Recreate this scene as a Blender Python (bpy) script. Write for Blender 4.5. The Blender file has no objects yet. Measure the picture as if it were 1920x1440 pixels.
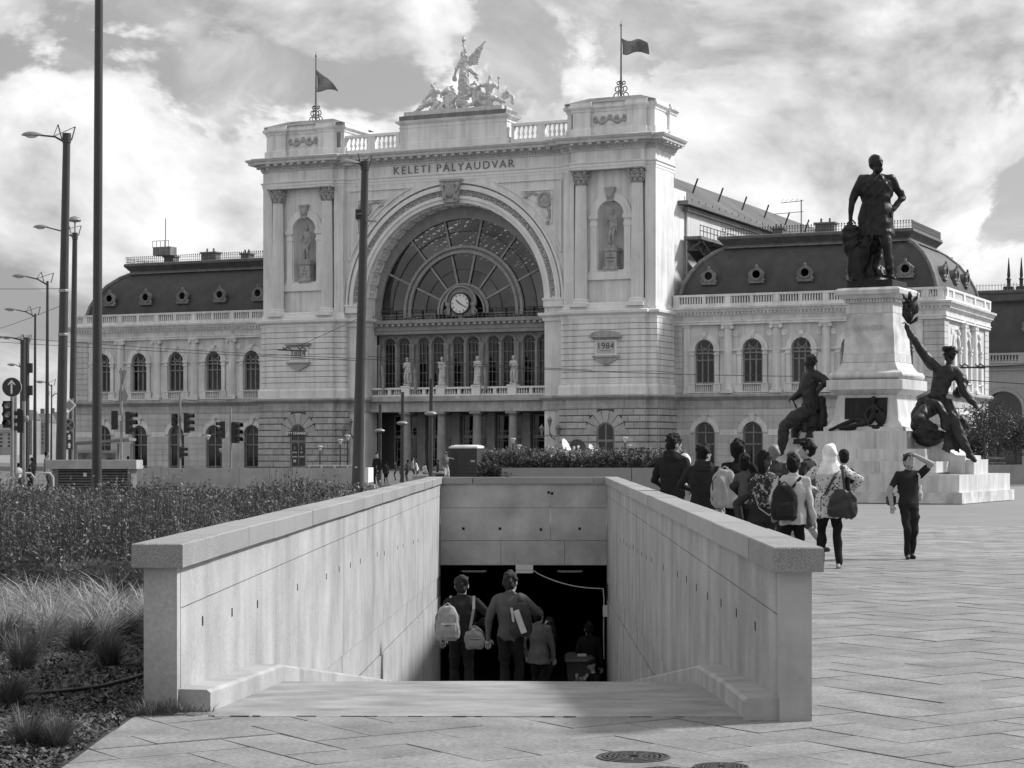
import bpy, bmesh, math, random
import numpy as np
from mathutils import Vector, Matrix
from mathutils.bvhtree import BVHTree
R = math.radians
random.seed(7); RNG = np.random.default_rng(7)
SC = bpy.context.scene; COL = SC.collection

# ------------------------------------------------------------ camera
FPX, HOR, CAMZ = 3800.0, 846.0, 1.7            # focal length and horizon in px of the 1920 px wide photograph, eye height in m
cam = bpy.data.cameras.new('camera'); co = bpy.data.objects.new('camera', cam); COL.objects.link(co)
co.location = (0, 0, CAMZ); co.rotation_euler = (R(90), 0, 0)
cam.sensor_width = 36; cam.lens = FPX / 1920 * 36; cam.shift_y = (HOR - 720) / 1920
cam.clip_start = 0.1; cam.clip_end = 3000
SC.camera = co
# ------------------------------------------------------------ sky and sun
CLOUD_W = 0.2
SUN = Vector((0.90, 0.31, 0.78)).normalized()
SUN_EL = math.asin(SUN.z); SUN_AZ = math.atan2(SUN.x, SUN.y)
wd = bpy.data.worlds.new('World'); SC.world = wd; wd.use_nodes = True
wd.cycles.sampling_method = 'MANUAL'; wd.cycles.sample_map_resolution = 512
nt = wd.node_tree; nt.nodes.clear()
def N(t, nt_=None, **k):
    n = (nt_ or nt).nodes.new(t)
    for a, b in k.items(): setattr(n, a, b)
    return n
def LK(a, b, nt_=None): (nt_ or nt).links.new(a, b)
sky = N('ShaderNodeTexSky', sky_type='NISHITA', sun_disc=False, sun_elevation=SUN_EL, sun_rotation=SUN_AZ)
bw = N('ShaderNodeRGBToBW'); LK(sky.outputs[0], bw.inputs[0])
tc = N('ShaderNodeTexCoord')
mp = N('ShaderNodeMapping'); mp.inputs['Scale'].default_value = (1.0, 1.0, 1.55); mp.inputs['Location'].default_value = (0.37, 0.0, 0.36)
LK(tc.outputs['Generated'], mp.inputs[0])
def noise(scale, detail, rough, dist=0.0, w=0.0):
    n = N('ShaderNodeTexNoise', noise_dimensions='4D'); n.inputs['W'].default_value = w
    n.inputs['Scale'].default_value = scale; n.inputs['Detail'].default_value = detail
    n.inputs['Roughness'].default_value = rough; n.inputs['Distortion'].default_value = dist
    LK(mp.outputs[0], n.inputs['Vector']); return n.outputs['Fac']
def math_(op, a, b=None, clamp=False):
    n = N('ShaderNodeMath', operation=op, use_clamp=clamp)
    for i, s in enumerate((a, b)):
        if s is None: continue
        if isinstance(s, (int, float)): n.inputs[i].default_value = s
        else: LK(s, n.inputs[i])
    return n.outputs[0]
def mrange(v, a, b, c, d, smooth=True):
    n = N('ShaderNodeMapRange', interpolation_type='SMOOTHSTEP' if smooth else 'LINEAR')
    for i, s in enumerate((v, a, b, c, d)):
        if i == 0: LK(s, n.inputs[0])
        else: n.inputs[i].default_value = s
    return n.outputs[0]
def fbm(vec, scale, detail, rough, dist, w):
    n = N('ShaderNodeTexNoise', noise_dimensions='4D'); n.inputs['W'].default_value = w; n.inputs['Scale'].default_value = scale
    n.inputs['Detail'].default_value = detail; n.inputs['Roughness'].default_value = rough; n.inputs['Distortion'].default_value = dist; LK(vec, n.inputs['Vector']); return n.outputs['Fac']
mp2 = N('ShaderNodeMapping'); mp2.inputs['Location'].default_value = (0.022, 0.0, 0.030); LK(mp.outputs[0], mp2.inputs[0])
big = fbm(mp.outputs[0], 7.0, 9, 0.56, 0.3, CLOUD_W)      # cumulus density
bigs = fbm(mp2.outputs[0], 7.0, 6, 0.56, 0.3, CLOUD_W)    # the same cloud a little towards the sun: the difference is its lit and shaded side
low = fbm(mp.outputs[0], 3.1, 2, 0.4, 0.0, 7.7)
mask = mrange(big, 0.408, 0.442, 0, 1)
rel_ = math_('MULTIPLY', math_('SUBTRACT', big, bigs), 17.0)
thin = math_('MULTIPLY', math_('SUBTRACT', 0.54, big), 4.2)  # thick cloud greys towards its middle
mid = fbm(mp.outputs[0], 17.0, 6, 0.58, 0.3, 2.1)
lit = math_('ADD', math_('ADD', math_('ADD', thin, rel_), mrange(low, 0.35, 0.65, -0.55, 0.15)), math_('MULTIPLY', math_('SUBTRACT', mid, 0.5), 3.4))
lit = mrange(lit, -1.85, 1.6, 2.0, 5.3, False)
skyv = math_('ADD', math_('ADD', math_('MULTIPLY', bw.outputs[0], 0.30), 1.1), mrange(fbm(mp.outputs[0], 9.0, 7, 0.6, 0.6, 3.3), 0.42, 0.75, 0.0, 1.8))
mx = N('ShaderNodeMix', data_type='FLOAT'); LK(mask, mx.inputs[0]); LK(skyv, mx.inputs[2]); LK(lit, mx.inputs[3])
bg = N('ShaderNodeBackground'); bg.inputs[1].default_value = 0.124; LK(mx.outputs[0], bg.inputs[0])
LK(bg.outputs[0], N('ShaderNodeOutputWorld').inputs[0])
sl = bpy.data.lights.new('sun', 'SUN'); sl.energy = 3.2; sl.angle = R(6)
so = bpy.data.objects.new('sun', sl); COL.objects.link(so); so.rotation_euler = SUN.to_track_quat('Z', 'Y').to_euler()
SC.view_settings.view_transform = 'Standard'; SC.view_settings.look = 'None'
SC.view_settings.exposure = 0.66; SC.view_settings.gamma = 1
SC.cycles.use_denoising = True; SC.cycles.max_bounces = 5; SC.cycles.diffuse_bounces = 2; SC.cycles.glossy_bounces = 2; SC.cycles.use_adaptive_sampling = True; SC.cycles.adaptive_threshold = 0.02; SC.cycles.transparent_max_bounces = 12

# ------------------------------------------------------------ helpers
def PX(x, y, Y):                                  # pixel of the photograph at depth Y -> point in metres (used to survey the place)
    return Vector(((x - 960) / FPX * Y, Y, CAMZ - (y - HOR) / FPX * Y))
def tag(o, label=None, cat=None, group=None, kind=None):
    if label: o['label'] = label
    if cat: o['category'] = cat
    if group: o['group'] = group
    if kind: o['kind'] = kind
    return o
def empty(name, loc=(0, 0, 0), rz=0, label=None, cat=None, group=None):
    o = bpy.data.objects.new(name, None); COL.objects.link(o); o.location = loc; o.rotation_euler = (0, 0, rz)
    o.empty_display_size = 0.3
    return tag(o, label, cat, group)
def link(name, me, mats, parent=None, loc=None, rz=None):
    o = bpy.data.objects.new(name, me); COL.objects.link(o)
    if mats is not None and not len(me.materials):
        for m in (mats if isinstance(mats, (list, tuple)) else [mats]): me.materials.append(m)
    if parent: o.parent = parent
    if loc is not None: o.location = loc
    if rz is not None: o.rotation_euler = (0, 0, rz)
    return o
def copy_tree(o, parent=None):
    c = o.copy(); COL.objects.link(c); c.parent = parent
    for ch in o.children: copy_tree(ch, c)
    return c
SCR = bpy.data.scenes.new('scratch')               # empty scene in which modifiers and text are turned into meshes, removed at the end
def bake(o):
    SCR.collection.objects.link(o); vl = SCR.view_layers[0]; vl.update(); dg = vl.depsgraph
    me = bpy.data.meshes.new_from_object(o.evaluated_get(dg)); bpy.data.objects.remove(o); return me
class MB:
    def __init__(s): s.v = []; s.f = []; s.m = []
    def add(s, vs, fs, m=0):
        n = len(s.v); s.v += [tuple(p) for p in vs]; s.f += [tuple(i + n for i in f) for f in fs]; s.m += [m] * len(fs); return s
    def box(s, x0, x1, y0, y1, z0, z1, m=0):
        return s.add([(x0,y0,z0),(x1,y0,z0),(x1,y1,z0),(x0,y1,z0),(x0,y0,z1),(x1,y0,z1),(x1,y1,z1),(x0,y1,z1)],
                     [(3,2,1,0),(4,5,6,7),(0,1,5,4),(1,2,6,5),(2,3,7,6),(3,0,4,7)], m)
    def rings(s, rs, closed=True, caps=True, m=0):
        n = len(rs[0]); b = len(s.v); s.v += [tuple(p) for r in rs for p in r]
        e = n if closed else n - 1
        for k in range(len(rs) - 1):
            for i in range(e):
                j = (i + 1) % n
                s.f.append((b+k*n+i, b+k*n+j, b+(k+1)*n+j, b+(k+1)*n+i)); s.m.append(m)
        if caps and closed:
            s.f.append(tuple(b + i for i in range(n))[::-1]); s.f.append(tuple(b + (len(rs)-1)*n + i for i in range(n))); s.m += [m, m]
        return s
    def ext(s, poly, vec, m=0):                    # prism: closed polygon of 3d points pushed along vec
        vec = Vector(vec); return s.rings([[Vector(p) for p in poly], [Vector(p) + vec for p in poly]], m=m)
    def stack(s, prof, cx=0, cy=0, m=0):           # rectangular mouldings: (half x, half y, z)
        return s.rings([[(cx-a,cy-b,z),(cx+a,cy-b,z),(cx+a,cy+b,z),(cx-a,cy+b,z)] for a, b, z in prof], m=m)
    def lathe(s, prof, cx=0, cy=0, n=16, m=0, flute=0, sx=1, sy=1, caps=True):
        rs = []
        for r, z in prof:
            rs.append([(cx + sx*r*(1 - (flute if (flute and i % 2) else 0))*math.cos(2*math.pi*i/n), cy + sy*r*(1 - (flute if (flute and i % 2) else 0))*math.sin(2*math.pi*i/n), z) for i in range(n)])
        return s.rings(rs, m=m, caps=caps)
    def tube(s, pts, r, n=8, m=0, caps=True):
        pts = [Vector(p) for p in pts]; rs = []
        r = r if isinstance(r, (list, tuple)) else [r] * len(pts)
        up = Vector((0, 0, 1)); pu = None
        for i, p in enumerate(pts):
            d = (pts[min(i+1, len(pts)-1)] - pts[max(i-1, 0)])
            d = d.normalized() if d.length > 1e-9 else up
            if pu is None: pu = d.orthogonal().normalized() if abs(d.z) > .95 else d.cross(up).normalized()
            a = (pu - d * pu.dot(d)); a = a.normalized() if a.length > 1e-6 else d.orthogonal().normalized()
            pu = a; b = d.cross(a)
            rs.append([p + (a*math.cos(2*math.pi*k/n + .4) + b*math.sin(2*math.pi*k/n + .4)) * r[i] for k in range(n)])
        return s.rings(rs, caps=caps, m=m)
    def bar(s, a, b, w, t, up=(0, 0, 1), m=0):     # rectangular bar from a to b, w across, t along up
        a, b = Vector(a), Vector(b); d = (b - a).normalized(); up = Vector(up); x = d.cross(up)
        x = (x.normalized() if x.length > 1e-6 else d.orthogonal().normalized()) * w / 2; u = x.cross(d).normalized() * t / 2
        return s.rings([[p-x-u, p+x-u, p+x+u, p-x+u] for p in (a, b)], m=m)
    def sweep(s, path, prof, closed=False, m=0):   # moulding: profile [(out, z)] along plan path; outward is to the right of travel
        n = len(path); rs = []
        P = [Vector((p[0], p[1])) for p in path]
        for i in range(n):
            a = P[i] - P[i-1] if (i > 0 or closed) else None
            b = P[(i+1) % n] - P[i] if (i < n-1 or closed) else None
            na = Vector((a.y, -a.x)).normalized() if a is not None else None
            nb = Vector((b.y, -b.x)).normalized() if b is not None else None
            if na is None: mt = nb
            elif nb is None: mt = na
            else: mt = (na + nb) / max(1e-3, 1 + na.dot(nb))
            rs.append([(P[i].x + mt.x*o, P[i].y + mt.y*o, z) for o, z in prof])
        if closed: rs.append(rs[0])
        return s.rings(rs, closed=True, caps=not closed, m=m)
    def blob(s, c, r, seg=10, ring=7, rot=None, m=0):
        c = Vector(c); r = r if isinstance(r, (list, tuple)) else (r, r, r); rs = []
        for k in range(1, ring):
            t = math.pi * k / ring - math.pi / 2
            row = [Vector((r[0]*math.cos(t)*math.cos(2*math.pi*i/seg), r[1]*math.cos(t)*math.sin(2*math.pi*i/seg), r[2]*math.sin(t))) for i in range(seg)]
            rs.append([c + (rot @ q if rot is not None else q) for q in row])
        return s.rings(rs, m=m)
    def build(s, name, mats, parent=None, smooth=False, loc=None, rz=None, fix=True, label=None, kind=None):
        me = bpy.data.meshes.new(name); me.from_pydata(s.v, [], s.f)
        ms = mats if isinstance(mats, (list, tuple)) else [mats]
        for m in ms: me.materials.append(m)
        if len(ms) > 1: me.polygons.foreach_set('material_index', s.m)
        if fix:
            bm = bmesh.new(); bm.from_mesh(me); bmesh.ops.recalc_face_normals(bm, faces=bm.faces); bm.to_mesh(me); bm.free()
        if smooth: auto_smooth(me, 42 if smooth is True else smooth)
        o = link(name, me, None, parent, loc, rz)
        return tag(o, label, None, None, kind)
def auto_smooth(me, deg):
    me.polygons.foreach_set('use_smooth', [True] * len(me.polygons))
    if deg < 180: me.set_sharp_from_angle(angle=R(deg))
def arr_mesh(name, V, F, mats, parent=None, smooth=False, mi=None):   # numpy verts (n,3) and faces (m,k)
    me = bpy.data.meshes.new(name); V = np.asarray(V, np.float32); F = np.asarray(F, np.int32); k = F.shape[1]
    me.vertices.add(len(V)); me.vertices.foreach_set('co', V.ravel())
    me.loops.add(F.size); me.loops.foreach_set('vertex_index', F.ravel())
    me.polygons.add(len(F)); me.polygons.foreach_set('loop_start', np.arange(0, F.size, k, dtype=np.int32))
    for m in (mats if isinstance(mats, (list, tuple)) else [mats]): me.materials.append(m)
    if mi is not None: me.polygons.foreach_set('material_index', np.asarray(mi, np.int32))
    if smooth: me.polygons.foreach_set('use_smooth', [True] * len(F))
    me.update(calc_edges=True); me.validate()
    return link(name, me, None, parent)
def text_mesh(name, s, size, mat, depth=0.02, bold=0.0, spacing=1.0, parent=None):
    cu = bpy.data.curves.new(name, 'FONT'); cu.body = s; cu.size = size; cu.align_x = 'CENTER'; cu.align_y = 'CENTER'
    cu.extrude = depth; cu.offset = bold; cu.space_character = spacing
    me = bake(bpy.data.objects.new(name, cu)); bpy.data.curves.remove(cu)
    me.materials.clear(); me.materials.append(mat); me.transform(Matrix.Rotation(R(90), 4, 'X'))
    return link(name, me, None, parent)

# ------------------------------------------------------------ materials (the photograph is black and white: every colour is a grey)
MATS = {}
def mat(name, base, rough=0.85, var=0.0, scale=2.0, bump=0.0, bscale=20.0, streak=0.0, spots=0.0, metal=0.0, spec=0.5, detail=6, sscale=1.0, objvar=0.0):
    if name in MATS: return MATS[name]
    m = bpy.data.materials.new(name); m.use_nodes = True; t = m.node_tree; p = t.nodes['Principled BSDF']
    p.inputs['Roughness'].default_value = rough; p.inputs['Metallic'].default_value = metal; p.inputs['Specular IOR Level'].default_value = spec
    def n(tp, **k): return N(tp, t, **k)
    def l(a, b): t.links.new(a, b)
    def val(op, a, b):
        q = n('ShaderNodeMath', operation=op)
        for i, s in enumerate((a, b)):
            if isinstance(s, (int, float)): q.inputs[i].default_value = s
            else: l(s, q.inputs[i])
        return q.outputs[0]
    c = n('ShaderNodeTexCoord'); g = None
    geo = n('ShaderNodeNewGeometry')
    cur = base
    def nz(sc, det, ro, vec=(1, 1, 1), dist=0):
        mpn = n('ShaderNodeMapping'); mpn.inputs['Scale'].default_value = vec; l(geo.outputs['Position'], mpn.inputs[0])
        q = n('ShaderNodeTexNoise'); q.inputs['Scale'].default_value = sc; q.inputs['Detail'].default_value = det; q.inputs['Roughness'].default_value = ro
        q.inputs['Distortion'].default_value = dist; l(mpn.outputs[0], q.inputs['Vector']); return q.outputs['Fac']
    if var:
        f = nz(scale, detail, .62); q = n('ShaderNodeMapRange'); l(f, q.inputs[0])
        for i, s in enumerate((.3, .7, 1 - var, 1 + var)): q.inputs[i+1].default_value = s
        cur = val('MULTIPLY', q.outputs[0], cur)
    if streak:
        f = nz(sscale, 5, .6, (3.0, 3.0, .18)); q = n('ShaderNodeMapRange'); l(f, q.inputs[0])
        for i, s in enumerate((.42, .72, 1, 1 - streak)): q.inputs[i+1].default_value = s
        cur = val('MULTIPLY', q.outputs[0], cur)
    if spots:
        f = nz(bscale * 1.3, 3, .6); q = n('ShaderNodeMapRange'); l(f, q.inputs[0])
        for i, s in enumerate((.35, .65, 1 - spots, 1 + spots)): q.inputs[i+1].default_value = s
        cur = val('MULTIPLY', q.outputs[0], cur)
    if objvar:
        oi = n('ShaderNodeObjectInfo'); q = n('ShaderNodeMapRange'); l(oi.outputs['Random'], q.inputs[0])
        for i, s in enumerate((0, 1, 1 - objvar, 1 + objvar)): q.inputs[i+1].default_value = s
        cur = val('MULTIPLY', q.outputs[0], cur)
    if isinstance(cur, (int, float)): p.inputs['Base Color'].default_value = (cur, cur, cur, 1)
    else:
        cc = n('ShaderNodeCombineColor'); [l(cur, cc.inputs[i]) for i in range(3)]; l(cc.outputs[0], p.inputs['Base Color'])
    if bump:
        f = nz(bscale, 6, .65); b = n('ShaderNodeBump'); b.inputs['Strength'].default_value = bump; b.inputs['Distance'].default_value = .02
        l(f, b.inputs['Height']); l(b.outputs[0], p.inputs['Normal'])
    MATS[name] = m; return m
def glass_mat(name, tint=0.35, refl=0.25):
    m = bpy.data.materials.new(name); m.use_nodes = True; t = m.node_tree; t.nodes.clear()
    tr = N('ShaderNodeBsdfTransparent', t); tr.inputs[0].default_value = (tint, tint, tint, 1)
    gl = N('ShaderNodeBsdfGlossy', t); gl.inputs['Roughness'].default_value = .03; gl.inputs[0].default_value = (.9, .9, .9, 1)
    fr = N('ShaderNodeFresnel', t); fr.inputs[0].default_value = 1.5
    nzn = N('ShaderNodeTexNoise', t); nzn.inputs['Scale'].default_value = .6; g = N('ShaderNodeNewGeometry', t); t.links.new(g.outputs['Position'], nzn.inputs['Vector'])
    b = N('ShaderNodeBump', t); b.inputs['Strength'].default_value = .08; t.links.new(nzn.outputs['Fac'], b.inputs['Height']); t.links.new(b.outputs[0], gl.inputs['Normal'])
    ad = N('ShaderNodeMath', t, operation='ADD', use_clamp=True); t.links.new(fr.outputs[0], ad.inputs[0]); ad.inputs[1].default_value = refl
    x = N('ShaderNodeMixShader', t); t.links.new(ad.outputs[0], x.inputs[0]); t.links.new(tr.outputs[0], x.inputs[1]); t.links.new(gl.outputs[0], x.inputs[2])
    t.links.new(x.outputs[0], N('ShaderNodeOutputMaterial', t).inputs[0]); MATS[name] = m; return m
STUCCO = mat('stucco', .78, .9, .12, .45, .15, 9, streak=.3, sscale=.5)
STUCCO2 = mat('wing stucco', .66, .9, .14, .5, .2, 9, streak=.34, sscale=.6)
TRIM = mat('painted trim', .79, .85, .08, .5, .12, 12, streak=.12)
CORN = mat('dirty shaded cornice', .60, .88, .14, .6, .15, 12, streak=.2)  # darker than the trim: dirt and shaded undersides both put into the colour
ORN = mat('ornament stone', .38, .9, .25, 3, .5, 14)
RUST = mat('rusticated stone', .45, .92, .16, 1.3, .5, 7, streak=.12, objvar=.10)
RUSTD = mat('joint mortar', .12, .95, .1, 2)
ROOF = mat('roof slate', .050, .6, .22, .7, .3, 5, streak=.30, sscale=.5)
ZINC = mat('zinc flashing', .18, .6, .3, 1.2, .2, 6, streak=.35)
LEAD = mat('dark iron', .03, .55, .2, 3)
FRAME = mat('window frame', .24, .7, .25, 2)
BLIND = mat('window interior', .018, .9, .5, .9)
DARK = mat('dark interior', .012, .95)
PANE = glass_mat('window glass', .40, .0)
WHITE = mat('white stone', .62, .8, .14, 2.5, .3, 10, streak=.2, sscale=2)
# ------------------------------------------------------------ ground, paving, stairwell
CONC = mat('concrete', .36, .85, .22, 1.1, .35, 26, streak=.26, sscale=.6, spots=.08)
CONC_D = mat('grey concrete', .36, .88, .28, 1.4, .25, 22, streak=.12)
GRAN = mat('granite', .27, .55, .06, 1.5, .12, 60, spots=.16, objvar=.10)
GRANE = mat('rough granite', .25, .8, .10, 4, .5, 70, spots=.3)
APR = mat('worn screed', .25, .8, .34, 2.1, .2, 40, spots=.08)
def paving():
    m = mat('paving slab', .215, .72, .30, 1.9, .5, 24, spots=.22, objvar=.11)
    t = m.node_tree; cc = [n for n in t.nodes if n.type == 'COMBINE_COLOR'][0]; src = cc.inputs[0].links[0].from_socket
    g = N('ShaderNodeNewGeometry', t); q = N('ShaderNodeMapRange', t); t.links.new(g.outputs['Random Per Island'], q.inputs[0])
    q.inputs[3].default_value = .84; q.inputs[4].default_value = 1.13
    mu = N('ShaderNodeMath', t, operation='MULTIPLY'); t.links.new(src, mu.inputs[0]); t.links.new(q.outputs[0], mu.inputs[1])
    for i in range(3): t.links.new(mu.outputs[0], cc.inputs[i])
    return m
PAVE = paving()
FARP = mat('far paving', .2, .8, .12, .5, .1, 3)
JOINT = mat('joint sand', .03, .95, .3, 8)
SOIL = mat('soil', .045, .95, .5, 5, .8, 30)
SA, SQ = -.01526, Vector((-.25, 13.0, 0))        # stairwell frame
def floor_z(y):                                  # walking level inside the stairwell, y from its mouth
    if y < .2: return 0.0
    if y < 3.9: return -.22 * (y - .2) / 3.7
    return -.22 - .124 * (y - 3.9)
def sw(x, y, z=0): return Vector((SQ.x + x * math.cos(SA) - y * math.sin(SA), SQ.y + x * math.sin(SA) + y * math.cos(SA), z))
XL, XR, YF = -1.94, 1.935, 34.1
b = MB(); o_ = 1600
hx0, hx1, hy0, hy1 = XL - .2, XR + .2, .25, YF + .2
P4 = [sw(hx0, hy0, -.02), sw(hx1, hy0, -.02), sw(hx1, hy1, -.02), sw(hx0, hy1, -.02)]
O4 = [(-o_, -60, -.02), (o_, -60, -.02), (o_, o_, -.02), (-o_, o_, -.02)]
b.add(P4 + [Vector(p) for p in O4], [(4, 5, 1, 0), (5, 6, 2, 1), (6, 7, 3, 2), (7, 4, 0, 3)])
g = b.build('ground', FARP); tag(g, kind='structure')
for i in range(2): pass
b = MB(); b.box(-300, 300, 100, 300, -.1, -.012); tag(b.build('road', mat('asphalt', .10, .9, .2, 2, .4, 30)), kind='structure')
b = MB(); b.box(-300, 300, 99.7, 100, -.1, .02); tag(b.build('kerb', CONC_D), kind='structure')
# joint bed below the slabs
b = MB(); b.add([(-2.42, 5, -.010), (20, 5, -.010), (20, 12.98, -.010), (-2.42, 12.98, -.010)], [(0, 1, 2, 3)])
p0, p1 = sw(XR + .25, 0, -.010), sw(XR + .25, 33, -.010)
b.add([(p0.x, 12.98, -.010), (20, 12.98, -.010), (20, 46, -.010), (p1.x, 46, -.010)], [(0, 1, 2, 3)])
pv = b.build('pavement', JOINT); tag(pv, kind='structure')
def clip(poly, a, bb, c):                         # keep a*x+b*y<=c
    out = []
    for i in range(len(poly)):
        p, q = poly[i-1], poly[i]; dp, dq = a*p[0]+bb*p[1]-c, a*q[0]+bb*q[1]-c
        if (dp <= 0) != (dq <= 0):
            t = dp / (dp - dq); out.append((p[0]+(q[0]-p[0])*t, p[1]+(q[1]-p[1])*t))
        if dq <= 0: out.append(q)
    return out
wr = (p1.x - p0.x) / (p1.y - p0.y)
tiles = []
ca, sa = math.cos(R(34)), math.sin(R(34)); TL, TW, GAP = .80, .40, .010
for i in range(-110, 120):
    for j in range(-110, 120):                    # herringbone: every cell class 0 starts a slab lying along u, class 3 one lying along v
        cl = (i - j) % 4
        if cl not in (0, 3): continue
        u0, v0 = i * TW, j * TW; du, dv = (TL, TW) if cl == 0 else (TW, TL)
        cx, cy = (u0 + du/2) * ca - (v0 + dv/2) * sa + 3, (u0 + du/2) * sa + (v0 + dv/2) * ca + 20
        if not (4.6 < cy < 46.5 and -3 < cx < 20.5): continue
        g1, g2, g3 = (GAP*random.choice((.12, .3, .6, .9, 1.2)) for _ in range(3))
        base = [(u * ca - v * sa + 3, u * sa + v * ca + 20) for u, v in ((u0+g1, v0+g2), (u0+du-g3, v0+g1), (u0+du-g2, v0+dv-g3), (u0+g3, v0+dv-g2))]
        for reg in (((-1, 0, 2.42), (0, 1, 12.98), (1, 0, 20), (0, -1, -5)), ((0, -1, -12.98), (-1, wr, -(p0.x - wr * p0.y)), (0, 1, 46), (1, 0, 20))):
            q = base
            for h in reg:
                q = clip(q, *h)
                if len(q) < 3: break
            if len(q) >= 3:
                ar = abs(sum(q[k-1][0]*q[k][1] - q[k][0]*q[k-1][1] for k in range(len(q)))) / 2
                if ar > .004: tiles.append((cy, q, ar))
tiles.sort(key=lambda t: t[0])
stuffb = MB(); nt_obj = 0
for cy, q, ar in tiles:
    dz = random.uniform(-.0025, .0025); tl = [random.uniform(-.0022, .0022) for _ in range(2)]
    mx_, my_ = sum(p[0] for p in q) / len(q), sum(p[1] for p in q) / len(q)
    top = [(p[0], p[1], dz + tl[0]*(p[0]-mx_)*2 + tl[1]*(p[1]-my_)*2) for p in q]; n = len(q)
    vs = [(p[0], p[1], -.03) for p in q] + top; fs = [tuple(range(n, 2*n))] + [(k, (k+1) % n, n+(k+1) % n, n+k) for k in range(n)]
    if nt_obj < 300 and cy > 10.4 and abs(mx_) < cy*.262:
        MB().add(vs, fs).build('paving_slab', PAVE, pv); nt_obj += 1
    else: stuffb.add(vs, fs)
stuffb.build('paving_slabs', PAVE, pv, kind='stuff')
# manhole covers
IRON = mat('cast iron', .05, .6, .3, 20, .3, 60)
def manhole(px, py, rad, lab):
    Y = CAMZ * FPX / (py - HOR); c = PX(px, py, Y); r = empty('manhole_cover', (c.x, c.y, 0), .4, lab, 'manhole cover', 'manhole covers in the paving')
    MB().lathe([(rad*1.0, -.02), (rad*1.0, .006), (rad*.93, .007), (rad*.93, -.02)], n=40).build('rim', IRON, r)
    d = MB(); d.lathe([(rad*.90, -.02), (rad*.90, .003), (.001, .003)], n=40)
    for k in range(5): d.lathe([(rad*(.84-.15*k), .003), (rad*(.84-.15*k), .008), (rad*(.77-.15*k), .008), (rad*(.77-.15*k), .003)], n=36)
    for k in range(12): a = k*math.pi/6; d.bar((rad*.25*math.cos(a), rad*.25*math.sin(a), .006), (rad*.86*math.cos(a), rad*.86*math.sin(a), .006), .012, .007)
    d.build('lid', IRON, r)
manhole(1188, 1420, .205, 'round iron manhole cover in the paving before the stairwell, the fully visible one')
manhole(1352, 1439, .15, 'small round iron cover cut by the lower picture edge, right of the larger one')
manhole(1245, 1446, .13, 'iron cover rim peeking up at the picture edge between the two others')

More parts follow.
